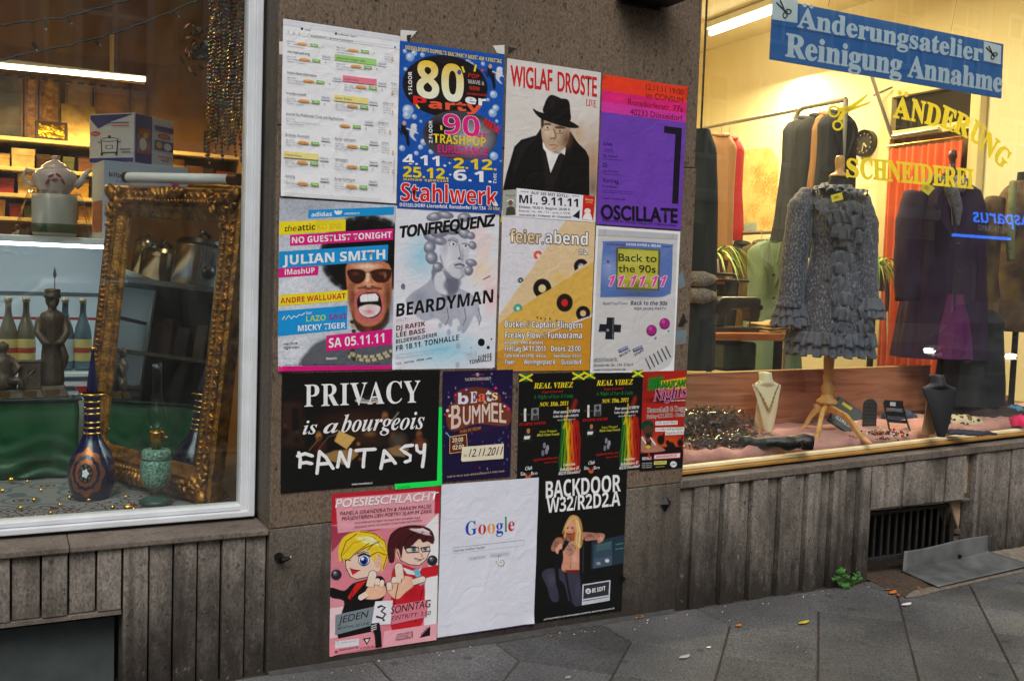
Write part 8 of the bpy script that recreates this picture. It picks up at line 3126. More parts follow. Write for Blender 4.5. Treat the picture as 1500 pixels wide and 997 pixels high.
def map_mat():
 m=mat('street_map',(214,186,110),.6)
 nt=m.node_tree
 N,L=nt.nodes,nt.links
 tc=N.new('ShaderNodeTexCoord')
 def ramp(v,a,c,o0,o1):
  r_=N.new('ShaderNodeMapRange')
  for k,x in zip(('From Min','From Max','To Min','To Max'),(a,c,o0,o1)):
   r_.inputs[k].default_value=x
  L.new(v,r_.inputs['Value'])
  return r_.outputs['Result']
 def mix(f,A,B):
  x=N.new('ShaderNodeMix')
  x.data_type='RGBA'
  L.new(f,x.inputs['Factor'])
  for s_,q in(('A',A),('B',B)):
   if hasattr(q,'links'):
    L.new(q,x.inputs[s_])
   else:
    x.inputs[s_].default_value=tuple(lin(q))+(1,)
  return x.outputs['Result']
 def noise(sc,d=4):
  n=N.new('ShaderNodeTexNoise')
  n.inputs['Scale'].default_value=sc
  n.inputs['Detail'].default_value=d
  L.new(tc.outputs['Object'],n.inputs['Vector'])
  return n.outputs['Fac']
 col=mix(ramp(noise(4),.45,.6,0,1),(222,196,120),(206,150,70))
 col=mix(ramp(noise(3.1,3),.56,.62,0,.8),col,(150,164,84))
 v=N.new('ShaderNodeTexVoronoi')
 v.feature='DISTANCE_TO_EDGE'
 v.inputs['Scale'].default_value=26
 L.new(tc.outputs['Object'],v.inputs['Vector'])
 col=mix(ramp(v.outputs['Distance'],.02,.05,.7,0),col,(236,220,160))
 v2=N.new('ShaderNodeTexVoronoi')
 v2 .feature='DISTANCE_TO_EDGE'
 v2 .inputs['Scale'].default_value=6.5
 L.new(tc.outputs['Object'],v2 .inputs['Vector'])
 col=mix(ramp(v2 .outputs['Distance'],.006,.016,.5,0),col,(206,130,70))
 col=mix(ramp(noise(1.6,2),.62,.64,0,.8),col,(130,160,176))
 L.new(col,N['Principled BSDF'].inputs['Base Color'])
 return m
q=[atx(px,py,RX-.004)for px,py in((1074,221),(1129,216),(1140,236),(1138,338),(1072,338))]
tag(MB().prism(q,None,(.003,0,0)).build('wall_map',map_mat(),loc=tuple(q[4])),'yellow street map pinned to the cream wall, one corner folded off','map')
ck0=atx(1266,210,RX-.03)
r_=float(abs(atx(1266,190,RX-.03)[2]-ck0[2]))*.98
ck=thing('wall_clock','round black wall clock with pale hands on the cream wall','clock',ck0)
def ring(mb,c_,r0,r1,x0,x1,n=40):
 vs,fs=[],[]
 for k in range(n):
  t_=2*math.pi*k/n
  for rr,xx in((r0,x0),(r1,x0),(r1,x1),(r0,x1)):
   vs.append((c_[0]+xx,c_[1]+rr*math.cos(t_),c_[2]+rr*math.sin(t_)))
 for k in range(n):
  j=(k+1)%n
  for a in range(4):
   fs.append((k*4+a,k*4+(a+1)%4,j*4+(a+1)%4,j*4+a))
 mb.add(vs,fs)
mb=MB()
ring(mb,ck0,r_*.84,r_,-.018,.03)
mb.build('rim',BLKP,ck,smooth='auto')
mb=MB()
mb.prism([(ck0[0]+.0,ck0[1]+r_*.86*math.cos(t_),ck0[2]+r_*.86*math.sin(t_))for t_ in np.linspace(0,2*math.pi,36)[:-1]],None,(.02,0,0))
mb.build('dial',mat('clock_face',(40,38,34),.5),ck)
PALE=mat('pale_print',(196,180,140),.5)
mb=MB()
def cl_pt(h,rr):
 t_=math.pi/2-2*math.pi*h/12
 return V(ck0[0]-.006,ck0[1]-rr*math.cos(t_),ck0[2]+rr*math.sin(t_))
for h in range(12):
 mb.tube([cl_pt(h,r_*.66),cl_pt(h,r_*.76)],.004,5)
mb.build('hour_marks',PALE,ck)
MB().tube([cl_pt(0,0),cl_pt(4.6,r_*.42)],.007,6).build('hour_hand',PALE,ck)
MB().tube([cl_pt(0,0),cl_pt(6.4,r_*.62)],.005,6).build('minute_hand',PALE,ck)
q0=atx(1308,205,RX-.04)
q1=atx(1424,190,RX-.04)
dy0,dy1=float(q1[1]),float(q0[1])
dz1=float(q0[2])
zt2=float(atx(1365,122,RX-.04)[2])
FRD=mat('cream_door_paint',(226,206,150),.45)
dd=thing('interior_door','cream framed glass door with a long handle and a dark fanlight','door',(RX-.03,(dy0+dy1)/2,-.05))
x0_,x1_=RX-.075,RX-.002
mb=MB()
mb.box((x0_,dy1,-.05),(x1_,dy1+.10,zt2))
mb.box((x0_,dy0-.08,-.05),(x1_,dy0,zt2))
mb.box((x0_,dy0,dz1),(x1_,dy1,dz1+.06))
mb.box((x0_,dy0,zt2-.06),(x1_,dy1,zt2))
mb.build('door_frame',FRD,dd,bevel=.004)
MB().box((RX-.02,dy0,dz1+.06),(RX-.004,dy1,zt2-.06)).build('fanlight_glass',mat('dark_pane',(34,30,26),.06,coat=.5),dd)
MB().box((RX-.022,dy0,-.05),(RX-.004,dy1,dz1)).build('door_leaf',mat('door_panel',(120,84,40),.5),dd)
hx=RX-.10
hp0,hp1=atx(1300,388,hx),atx(1300,530,hx)
MB().tube([hp0,hp1],.010,8).build('bolt_rod',STEEL,dd)
MB().tube([atx(1299,405,hx-.001),atx(1300,456,hx-.001)],.018,10).build('bolt_grip',BLKP,dd)
MB().tube([hp0,atx(1291,386,hx-.02)],.010,8).build('handle',STEEL,dd)
mb=MB()
ORA=mat('orange_curtain',(214,92,30),.75,sheen=.2,noise=(5,.4,(190,66,18)))
xc_=RX-.10
def curt(u,v):
 y=dy1-.02-(dy1-dy0-.04)*u
 z=-.02+(dz1-.06)*v
 return(xc_+.018*math.sin(u*62)+.010*math.sin(u*23+v*3),y,z)
ct_=thing('orange_curtain','gathered orange curtain hanging over the glass door','curtain',(xc_,(dy0+dy1)/2,-.02))
MB().grid(curt,160,12).build('cloth',ORA,ct_,smooth=True,solid=.002)
MB().tube([(xc_,dy1,dz1-.055),(xc_,dy0,dz1-.055)],.009,8).build('rod',BRASS,ct_)
fs_=thing('fanlight_stay','thin metal stays of the open fanlight above the door','window stay',atx(1305,200,RX-.12))
mb=MB()
mb.tube([atx(1277,112,RX-.25),atx(1306,200,RX-.10)],.014,8)
mb.tube([atx(1306,200,RX-.10),atx(1376,189,RX-.10)],.014,8)
mb.tube([atx(1279,140,RX-.2),atx(1307,128,RX-.1)],.009,8)
mb.build('stay_bar',CHROME,fs_)
q=[atx(1256,272,RX-.002),atx(1287,268,RX-.002),atx(1287,330,RX-.002),atx(1256,336,RX-.002)]
panel('wall_hatch','brown panelled hatch in the wall left of the orange curtain','hatch',q,.02,mat('brown_hatch',(150,104,48),.6),FRD,.03)
LEAF=[mat('spider_leaf',(110,140,44),.5),mat('spider_leaf_pale',(176,180,90),.5)]
def spider(label,px,py,y,k,seed):
 rs_=np.random.default_rng(seed)
 c_=at(px,py,y)
 root=thing('spider_plant',label,'plant',c_-V(0,0,.16*k))
 MB().lathe([(.001,0),(.07*k,0),(.09*k,.15*k),(.085*k,.15*k),(.001,.14*k)],c_-V(0,0,.16*k),18).build('pot',mat('brown_pot',(110,70,44),.6),root,smooth='auto')
 MB().tube([c_-V(0,0,.16*k),(c_[0],c_[1],-.05)],.02,8).build('stand',DARKM,root)
 mb=MB()
 for j in range(70):
  a=rs_.uniform(0,2*math.pi)
  L_=rs_.uniform(.16,.34)*k
  up=rs_.uniform(.5,1.6)
  d_=V(math.cos(a),math.sin(a),0)
  s_=V(-d_[1],d_[0],0)
  pts=[]
  for i in range(7):
   t_=i/6
   p=c_+d_*L_*t_+V(0,0,L_*up*t_-L_*(up+.45)*t_*t_)
   w2=.008*k*(1-t_)**.6+.0006
   pts+=[p-s_*w2,p+s_*w2]
  mb.m=j%3==0
  mb.add(pts,[(2*i,2*i+1,2*i+3,2*i+2)for i in range(6)])
 mb.build('leaves',LEAF,root,recalc=False)
spider('spider plant beside the beige coat, above the sewing machine',1046,378,1.9,1.1,1)
spider('spider plant between the grey dress and the door',1282,392,1.0,.9,2)
TYS=1.25
tz=float(at(1080,488,TYS)[2])
tx0,tx1=2.75,float(at(1163,488,TYS)[0])
WTB=grain_wood('table_wood',(150,84,40),(176,104,54),(190,120,70),'X')
tt=thing('sewing_table','orange brown sewing table behind the wooden board','table',((tx0+tx1)/2,TYS+.25,-.05))
MB().box((tx0,TYS,tz-.045),(tx1,TYS+.55,tz)).build('table_top',WTB,tt,bevel=.003)
for x in(tx0+.05,tx1-.08):
 for y in(TYS+.05,TYS+.48):
  MB().box((x,y,-.05),(x+.04,y+.04,tz-.046)).build('leg',DARKM,tt)
MB().box((float(at(1060,520,TYS+.1)[0]),TYS+.08,tz-.24),(float(at(1106,520,TYS+.1)[0]),TYS+.32,tz-.06)).build('motor',mat('green_enamel_motor',(28,58,54),.35),tt,bevel=.02)
mx0,mx1=float(at(1046,480,TYS+.15)[0]),float(at(1114,480,TYS+.15)[0])
hm=float(at(1080,434,TYS+.15)[2])-tz
ymid=TYS+.2
sm=thing('sewing_machine','old dark industrial sewing machine on the table','sewing machine',((mx0+mx1)/2,ymid,tz))
SMM=mat('machine_enamel',(66,62,52),.3,.3,noise=(20,.4,(44,42,38)))
out=[(mx0+.02,.03),(mx0+.09,.03),(mx0+.095,hm*.5),(mx0+.13,hm*.62),(mx1-.09,hm*.66),(mx1-.075,hm*.30),(mx1-.015,hm*.28),(mx1,hm*.5),(mx1,hm*.96),(mx1-.03,hm),(mx0+.06,hm*.98),(mx0+.02,hm*.86)]
MB().prism([(x,ymid-.05,tz+z)for x,z in out],None,(0,.10,0)).build('arm',SMM,sm,bevel=.012)
MB().box((mx0-.02,ymid-.09,tz+.0005),(mx1+.01,ymid+.09,tz+.03)).build('bed',SMM,sm,bevel=.006)
MB().tube([(mx0-.05,ymid,tz+hm*.72),(mx0+.02,ymid,tz+hm*.72)],[.06,.06],22).build('hand_wheel',DARKM,sm,smooth='auto')
MB().tube([(mx1-.045,ymid,tz+.03),(mx1-.045,ymid,tz+hm*.30)],.006,8).build('needle_bar',STEEL,sm)
MB().tube([(mx1-.02,ymid-.055,tz+hm*.7),(mx1-.02,ymid-.07,tz+hm*.7)],.016,12).build('dial',STEEL,sm)
ts=thing('thread_stand','dark thread stand with two crossbars above the sewing machine','thread stand',(mx0+.15,ymid+.2,tz))
mb=MB()
mb.tube([(mx0+.15,ymid+.2,tz),(mx0+.15,ymid+.2,tz+hm*1.75)],.008,8)
for k,z in enumerate((1.45,1.62)):
 mb.tube([(mx0+.0,ymid+.2,tz+hm*z),(mx1+.10-.1*k,ymid+.2,tz+hm*z)],.010,8)
mb.build('stand_bars',DARKM,ts)
for k,x in enumerate((mx0+.06,mx0+.12,mx0+.20)):
 o=MB().lathe([(.001,0),(.022,0),(.024,.004),(.012,.08),(.004,.085)],(x,ymid+.2,tz+hm*1.62+.011),14).build('thread_cone',[mat('thread_a',(60,60,66),.8),mat('thread_b',(130,40,40),.8),mat('thread_c',(200,190,170),.8)][k],smooth='auto',loc=(x,ymid+.2,tz+hm*1.62))
 tag(o,['grey thread cone on the thread stand','red thread cone on the thread stand','cream thread cone on the thread stand'][k],'thread')
fx_=float(at(1132,482,TYS+.12)[0])
fo_=thing('folded_cloth','folded beige cloth lying on the sewing table','cloth',(fx_,TYS+.15,tz))
CLB=mat('beige_cloth',(170,140,96),.85,noise=(16,.4,(146,116,76)))
for k in range(3):
 MB().grid(lambda u,v:(fx_-.12+.02*k+(.24-.02*k)*u,TYS+.04+.24*v,tz+.008+.018*k+.022*u*(.4+.3*k)+.004*float(vnoise(u*6,v*6,k))),14,12).build('fold',CLB,fo_,smooth=True,solid=.012)
t0,t1=atz(1041,49,RH-.10),atz(1150,10,RH-.10)
tl2=thing('tube_light','bright tube light on the ceiling of the tailor\'s shop','lamp',(t0+t1)/2)
MB().tube([t0,t1],.022,12).build('tube',emission('white_tube',(255,244,214),14.0),tl2,smooth='auto')
d_=(t1-t0)/np.linalg.norm(t1-t0)
s_=np.cross(d_,V(0,0,1))*.05
MB().hexa([p+V(0,0,z)for z in(.035,.085)for p in(t0-d_*.03-s_,t1+d_*.03-s_,t1+d_*.03+s_,t0-d_*.03+s_)]).build('housing',mat('white_housing',(226,222,210),.4),tl2)
area('tube_glow_r',(t0+t1)/2+V(-.1,0,-.08),1.5,120,(255,232,182),rot=(0,.35,0),sy=.15)
area('tube_glow_c',(4.3,1.5,RH-.15),1.2,95,(255,230,180),sy=.2)
cl2=thing('ceiling_light','second plain strip light on the tailor\'s ceiling','lamp',(4.3,1.5,RH-.08))
MB().box((3.7,1.42,RH-.12),(4.9,1.58,RH-.003)).build('diffuser',emission('warm_strip',(255,236,190),2.5),cl2,bevel=.01)
# blue banner behind the glass
BNY=.125
BLU=mat('banner_blue',(22,96,172),.4)
q=[at(*p,BNY)for p in((1132.7,-2),(1470,65),(1467,144.5),(1127.7,87))]
bn=thing('banner_sign','blue tailoring banner with white lettering hanging inside the right window','sign',(q[2]+q[3])/2)
MB().prism(q,None,(0,.006,0)).build('board',BLU,bn)
z6=lambda x,y:(1000+x/3.0,y/3.0)
def lay(mb,s_,a,b_,h,y,st='bold',off=0.0,track=0.0,up=None,grow=0.0):
 """lettering between two zoom points on the plane Y = y; h in zoom units"""
 A,B=at(*z6(*a),y),at(*z6(*b_),y)
 m_=((a[0]+b_[0])/2,(a[1]+b_[1])/2)
 if up is None:
  U=at(*z6(m_[0],m_[1]-h),y)-at(*z6(*m_),y)
  U=V(0,0,np.linalg.norm(U))
  e_=(B-A)/np.linalg.norm(B-A)
  U=U+e_*0.0
 else:
  U=at(*z6(m_[0]+up[0]*h,m_[1]+up[1]*h),y)-at(*z6(*m_),y)
 v,f=layout(s_,st,grow,track)
 if len(v):
  e_=(B-A)/np.linalg.norm(B-A)
  u_=np.linalg.norm(U)
  for k in range(5 if off else 1):
   a_=2*math.pi*k/4
   d_=(e_*math.cos(a_)*1.3+U/u_*math.sin(a_))*off*u_*1.2 if k<4 and off else V(0,0,0)
   mb.add([A+(B-A)*p[0]+U*p[1]+d_-V(0,.00004*k,0)for p in v],f)
WTX=mat('pale_lettering',(196,208,226),.5)
mb=MB()
lay(mb,'Änderungsatelier',(505,118),(1315,270),80,BNY-.0012,'serif',.026)
lay(mb,'Reinigung Annahme',(452,246),(1402,405),92,BNY-.0012,'serif',.026)
mb.build('lettering',WTX,bn,recalc=False)
MB().prism([at(*z6(x,y),BNY-.0008)for x,y in((396,108),(900,198),(1408,290),(1408,294),(900,203),(396,113))],None,(0,.0006,0)).build('seam',mat('banner_seam',(16,72,140),.4),bn)
for(cx_,cy_,w2,h2,k)in((450,42,56,50,1.0),(1362,232,38,42,.75)):
 sq=[(cx_-w2,cy_-h2-8),(cx_+w2,cy_-h2+12),(cx_+w2-2,cy_+h2+10),(cx_-w2,cy_+h2-6)]
 mb=MB()
 mb.prism([at(*z6(*p),BNY-.0014)for p in sq],None,(0,.0012,0))
 mb.m=1
 def strk(pts,wd):
  P3=[at(*z6(cx_+x*k,cy_+y*k),BNY-.0026)for x,y in pts]
  mb.tube(P3,wd,5)
 strk([(-38,-30),(-8,0),(10,14)],.0035)
 strk([(-22,-40),(-6,-6),(0,14)],.0035)
 strk([(14+13*math.cos(t_),20+10*math.sin(t_)-10)for t_ in np.linspace(0,6.28,14)],.0028)
 strk([(0+9*math.cos(t_),26+12*math.sin(t_))for t_ in np.linspace(0,6.28,14)],.0028)
 mb.build('scissors_card',[mat('paper_white',(206,214,226),.5),INK],bn)
st2=MB()
for(x,y)in((640,20),(1180,125)):
 a=at(*z6(x,y+10),BNY+.003)
 b_=at(*z6(x+30,y-160),BNY+.003)
 st2 .tube([a,b_,(b_[0],b_[1],3.69)],.0012,5)
st2 .build('string',DARKM,bn)
# yellow lettering on the glass
YD=mat('yellow_vinyl',(232,212,52),.5)
_n=YD.node_tree
_tl=_n.nodes.new('ShaderNodeBsdfTranslucent')
_tl.inputs[0].default_value=tuple(lin((240,214,40)))+(1,)
_mx=_n.nodes.new('ShaderNodeMixShader')
_mx.inputs[0].default_value=.34
_n.links.new(_n.nodes['Principled BSDF'].outputs[0],_mx.inputs[1])
_n.links.new(_tl.outputs[0],_mx.inputs[2])
_n.links.new(_mx.outputs[0],_n.nodes['Material Output'].inputs[0])
DY_=GY+.0088
def decal_word(label,parts,y=DY_):
 mb=MB()
 for s_,a,b_,h,up in parts:
  lay(mb,s_,a,b_,h,y,'serif',up=up,grow=.028)
 o=mb.build('window_lettering',YD,recalc=False,loc=tuple(at(*z6(*parts[0][1]),y)))
 tag(o,label,'lettering')
decal_word('yellow arched word of eight letters starting with a dotted A, stuck on the right window',[('Ä',(926,514),(1000,528),88,(.05,-1)),('N',(1002,528),(1060,540),90,(.10,-1)),('D',(1064,540),(1124,560),90,(.16,-.98)),('E',(1130,552),(1190,580),90,(.2,-.97)),('R',(1188,574),(1250,606),88,(.28,-.94)),('U',(1256,604),(1304,642),86,(.36,-.9)),('N',(1300,648),(1356,696),84,(.46,-.86)),('G',(1362,694),(1406,742),78,(.56,-.78))])
decal_word('yellow straight word on the right window, below the arched one',[('S',(722,776),(772,781),78,(0,-1)),('CHNEIDEREI',(782,782),(1276,828),84,(0,-1))])
mb=MB()
for cx_,cy_,r0,r1 in((665,490,17,27),(681,551,15,24)):
 pts=[]
 n=26
 for k in range(n):
  t_=2*math.pi*k/n
  for rr in(r0,r1):
   pts.append(at(*z6(cx_+rr*math.cos(t_),cy_+rr*math.sin(t_)),DY_))
 mb.add(pts,[(2*k,2*k+1,(2*k+3)%(2*n),(2*k+2)%(2*n))for k in range(n)])
def flat(pts):
 mb.add([at(*z6(*p),DY_+.0001*(len(mb.f)%5))for p in pts],[tuple(range(len(pts)))])
flat([(686,474),(700,472),(740,462),(818,410),(800,436),(736,488),(720,492),(704,488),(690,494)])
flat([(680,528),(690,505),(706,482),(722,470),(740,474),(832,444),(818,458),(732,492),(714,500),(700,530)])
tag(mb.build('window_scissors',YD,recalc=False,loc=tuple(at(*z6(700,500),DY_))),'yellow scissors symbol stuck on the right window above the clock','symbol')
# small things on and by the wall
SCR=mat('torn_paper',(214,212,206),.8,noise=(20,.4,(190,186,178)))
SCD=mat('dark_paper',(24,22,24),.7)
SCB=mat('faded_blue_paper',(92,130,142),.85,noise=(16,.8,(120,100,84)))
def scrap(label,pts,m,lift=.0018,y0=0.0):
 P3=[at(px,py,y0-lift)for px,py in pts]
 c_=sum(P3)/len(P3)
 tag(MB().prism(P3,None,(0,.0008,0)).build('paper_scrap',m,loc=tuple(c_)),label,'paper scrap')
scrap('torn white paper corner above the blue party poster',[(587,44),(611,46),(600,58),(596,62),(586,61)],SCR)
scrap('small black print remnant on the torn corner above the blue poster',[(596,52),(603,51),(600,60),(596,60)],SCD,.003)
scrap('torn white paper at the top right corner of the blue poster',[(722,67),(739,66),(739,80),(728,78)],SCR)
scrap('torn black paper tip right of the blue poster',[(745,69),(757,71),(745,79)],SCD)
scrap('white paper tab sticking out left of the search results poster',[(409,61),(415,61),(415,80),(409,80)],SCR)
scrap('faded blue paper remnant on the stone right of the grey console poster',[(990,484),(1006,482),(1005,503),(989,506)],SCB)
scrap('small blue remnant right of the console poster, upper one',[(992,406),(1000,396),(1004,420),(994,424)],SCB)
scrap('black and blue paper flake at the pillar edge',[(993,478),(1001,458),(1006,470),(1000,478)],SCD)
scrap('yellow strip of an older poster beside the blue party poster',[(735,308),(738,309),(736,326),(733,325)],mat('yellow_scrap',(220,190,30),.7))
scrap('purple strip of an older poster under the marble head poster',[(722,538),(760,540),(760,546),(724,545)],mat('purple_scrap',(80,40,110),.7))
GT=mat('green_tape',(20,232,90),.4)
q=[at(*p,-.0062)for p in((643,596),(647.5,596),(647.5,710),(640,707))]
tag(MB().prism(q,None,(0,.0006,0)).build('green_tape',GT,loc=tuple(q[3])),'bright green tape down the right edge of the black landscape poster','tape')
q=[at(*p,-.0068)for p in((578,708.5),(647,703),(647,710.5),(579,716.5))]
mb=MB().prism(q,None,(0,.0005,0))
mb.m=1
text_on(mb,'FLOATER',q[3]+V(.012,-.001,.004),V(1,0,.0),V(0,0,1),.045,.006,'reg')
tag(mb.build('green_tape',[GT,mat('dark_green_ink',(10,110,50),.5)],loc=tuple(q[3])),'bright green tape along the bottom edge of the black landscape poster','tape')
IRON=mat('black_iron',(16,16,18),.45,.5,noise=(60,.5,(40,34,30)))
c_=at(408,815,-.01)
hk=thing('wall_hook','short black iron stub in the plinth left of the manga poster','hook',c_)
MB().tube([c_+V(0,.0,0),c_+V(.004,-.03,-.004)],[.017,.014],10).build('stub',IRON,hk)
MB().tube([c_+V(.004,-.03,-.004),c_+V(.03,-.034,.002)],[.012,.006],8).build('tongue',IRON,hk)
MB().ball(tuple(c_+V(.034,-.035,.004)),.005,6).build('pin',STEEL,hk)
c_=at(975,738,-.010)
dk=thing('diamond_plate','small dark diamond shaped iron plate at the right side of the plinth','plate',c_)
mb=MB()
o_=[V(-.026,0,0),V(0,0,.036),V(.030,0,.004),V(.002,0,-.032)]
mb.add([c_+p for p in o_]+[c_+V(.002,-.02,.004)],[(0,1,4),(1,2,4),(2,3,4),(3,0,4),(3,2,1,0)])
mb.build('plate',IRON,dk)
c_=at(914,847,-.010)
tag(MB().add([c_+V(-.012,0,-.02),c_+V(-.012,0,.02),c_+V(.014,0,.0),c_+V(-.006,-.012,0)],[(0,1,3),(1,2,3),(2,0,3),(0,2,1)]).build('iron_stub',IRON,loc=tuple(c_)),'tiny black iron tip beside the long haired man poster','hook')
# on the pavement by the right wall
EARTH=mat('earth',(84,66,50),.95,noise=(60,.9,(50,38,30)),bump=(90,.9))
pts=[(1258,842),(1272,838),(1326,833),(1386,842),(1376,862),(1345,872),(1326,874),(1300,862)]
P2=[atz(px,py,GZ+.004)for px,py in pts]
c_=sum(P2)/len(P2)
mb=MB()
ringn=6
vs,fs=[],[]
for j in range(ringn+1):
 for p in P2:
  q=c_+(p-c_)*(j/ringn)
  vs.append((q[0],q[1],GZ+.0035+(.012*(1-j/ringn)+.004*float(vnoise(q[0]*40,q[1]*40,3))if j<ringn else 0)))
n=len(P2)
for j in range(ringn):
 fs+=[(j*n+i,j*n+(i+1)%n,(j+1)*n+(i+1)%n,(j+1)*n+i)for i in range(n)]
e_=mb.add(vs,fs).build('bare_earth',EARTH,smooth=True)
struct(e_)
CONC=mat('old_concrete',(122,112,98),.9,noise=(30,.7,(90,82,72)),bump=(70,.5))
mb=MB()
cps=[(1326,876,1336,868),(1352,873,1346,865),(1376,866,1374,860),(1412,858,1408,851),(1450,849,1446,842),(1500,838,1496,828),(1540,830,1536,820)]
for a,b_ in zip(cps[:-1],cps[1:]):
 f0,k0,f1_,k1=atz(a[0],a[1],GZ),atz(a[2],a[3],GZ),atz(b_[0],b_[1],GZ),atz(b_[2],b_[3],GZ)
 mb.hexa([f0,f1_,k1,k0]+[p+V(0,0,.010)for p in(f0,f1_,k1,k0)])
struct(mb.build('concrete_edge',CONC,bevel=.003))
mb=MB()
x0_=float(xc[0])-.02
mb.hexa([(x0_,-.10,GZ-.02),(6.5,-.16,GZ-.02),(6.5,.01,GZ-.02),(x0_,.01,GZ-.02),(x0_,-.08,GZ+.012),(6.5,-.12,GZ+.012),(6.5,.01,GZ+.085),(x0_,.01,GZ+.055)])
struct(mb.build('wall_footing',CONC,bevel=.006))
ZN=mat('weathered_zinc',(108,110,108),.62,.25,noise=(9,.9,(74,76,75)),bump=(9,.4))
zs_=thing('metal_sheet','bent grey zinc sheet lying in front of the cellar grille','metal sheet',atz(1322,835,GZ+.01))
B0,B1=atz(1322,836,GZ+.014),at(1447,807,-.02)
F0,F1_=atz(1374,859,GZ+.018),atz(1512,827,GZ+.022)
T0,T1=at(1324.5,807,float(B0[1])+.012),at(1447,783,float(B1[1])+.012)
def zsheet(u,v):
 lo=B0*(1-u)+B1*u
 fr=F0*(1-u)+F1_*u
 tp_=T0*(1-u)+T1*u
 k=V(0,0,.004*math.sin(u*7)*math.sin(v*5))
 if v<.5:
  t_=v/.5
  p=fr*(1-t_)+lo*t_
 else:
  t_=(v-.5)/.5
  p=lo*(1-t_)+tp_*t_
 return tuple(p+k)
MB().grid(zsheet,20,20).build('sheet',ZN,zs_,smooth='auto',solid=.0025)
MB().tube([B0*.35+B1*.65+V(0,-.004,.006),B0*.35+B1*.65+V(0,-.008,.018)],.009,8).build('rivet',IRON,zs_)
PLG=mat('fresh_leaf',(56,112,36),.6,noise=(30,.7,(30,74,20)))
c_=atz(1241,854,GZ)
c_[1]=min(c_[1],-.02)
wd=thing('weed','small green weed growing at the foot of the fluted wall','plant',c_)
rs=np.random.default_rng(3)
mb,ms=MB(),MB()
for(px,py,r_)in[(1233,836,.034),(1226,844,.028),(1238,857,.036),(1248,851,.024),(1255,841,.030),(1221,847,.018),(1241,845,.024),(1260,847,.020),(1230,852,.026),(1237,843,.022),(1251,847,.022),(1243,860,.024),(1226,837,.016),(1258,838,.016)]:
 p=at(px,py,-.045+rs.uniform(-.02,.02))
 nrm=V(*rs.normal(0,.35,3))+V(-.3,-.8,.8)
 nrm/=np.linalg.norm(nrm)
 a=np.cross(nrm,V(0,0,1))
 a/=np.linalg.norm(a)
 b_=np.cross(nrm,a)
 t0_=rs.uniform(0,6)
 pts=[p]
 n_=21
 for k in range(n_):
  t_=2*math.pi*k/n_+t0_
  q=.66*r_*(.80+.22*math.cos(5*t_)+(.07 if k%2 else 0))
  pts.append(p+a*q*math.cos(t_)+b_*q*math.sin(t_)+nrm*r_*.25*math.cos(2*t_))
 mb.add(pts,[(0,1+k,1+(k+1)%n_)for k in range(n_)])
 ms.tube([c_+V(rs.uniform(-.01,.01),0,0),(c_+p)/2+V(0,-.01,.01),p],.0016,5)
mb.build('leaves',PLG,wd,smooth=True,solid=.0008)
ms.build('stems',mat('stem_green',(90,110,50),.6),wd)
def litter(name,label,cat,px,py,L_,W_,ang,m,curl=.006,group=None):
 c_=atz(px,py,GZ+.004)
 ca,sa=math.cos(ang),math.sin(ang)
 def ff(u,v):
  s_=(u-.5)*L_
  w_=W_*math.sin(math.pi*min(max(u,.03),.97))**.7*(v-.5)
  return(c_[0]+s_*ca-w_*sa,c_[1]+s_*sa+w_*ca,c_[2]+curl*(abs(v-.5)*1.6+(u-.5)**2*2))
 return tag(MB().grid(ff,10,4).build(name,m,smooth=True,solid=.0006,loc=tuple(c_)),label,cat,group)
LY_=mat('yellow_leaf',(196,176,40),.6,noise=(60,.5,(160,130,30)))
LO_=mat('orange_leaf',(206,120,36),.6,noise=(60,.5,(150,76,24)))
LB_=mat('brown_leaf',(150,92,50),.7,noise=(60,.6,(96,56,30)))
PW_=mat('litter_paper',(206,206,206),.7)
litter('fallen_leaf','long yellow leaf lying on the slabs below the green weed','leaf',1178,912,.07,.024,.15,LY_)
litter('fallen_leaf','small round orange leaf lying on the slabs','leaf',1082,916,.034,.022,.3,LO_,.004)
litter('fallen_leaf','small orange leaf at the foot of the plinth, below the last poster','leaf',937,904,.045,.02,.2,LO_,.004)
litter('paper_litter','crumpled pale paper on the slabs near the earth patch','litter',1328,885,.07,.026,.1,PW_,.004)
litter('paper_litter','torn grey paper lying on the slab, lowest of the scraps','litter',1003,962,.06,.026,.2,mat('grey_litter',(150,150,152),.7),.004)
litter('paper_litter','small white flat scrap on the slab joint','litter',1038,948,.022,.014,.0,PW_,.003)
litter('paper_litter','tiny white scrap low between two slabs, bottom edge','litter',832,992,.03,.018,.4,mat('grey_litter2',(140,140,142),.7),.003)
for i,(px,py,L_)in enumerate([(1308,868,.07),(1316,872,.05),(1346,862,.03),(1400,857,.05),(1438,848,.045),(1455,842,.04),(1470,838,.05),(1486,834,.06),(1420,852,.03),(1352,868,.03),(1365,863,.035),(1300,864,.03)]):
 litter('dry_leaf','dry brown leaf scrap along the edge of the zinc sheet','leaf',px,py,L_,L_*.4,.3+.5*i,LB_ if i%2 else LO_,.006,'dry leaf scraps by the metal sheet')
rs=np.random.default_rng(8)
mb=MB()
for k in range(420):
 if k<260:
  x=rs.uniform(.9,4.6)
  y=-.03-abs(rs.normal(0,.035))
 else:
  x,y=rs.uniform(1.0,4.6),-rs.uniform(.05,1.3)
 r_=rs.uniform(.0015,.005)if k<260 else rs.uniform(.001,.0032)
 mb.m=int(rs.choice([0,1,1,2]))
 mb.lathe([(.0004,-r_*.4),(r_,0),(.0004,r_*.5)],(x,y,GZ+r_*.4),5,1,rs.uniform(.4,1))
tag(mb.build('wall_grit',[PW_,LB_,SOIL]),'fine grit and crumbs swept along the foot of the wall','grit',kind='stuff')
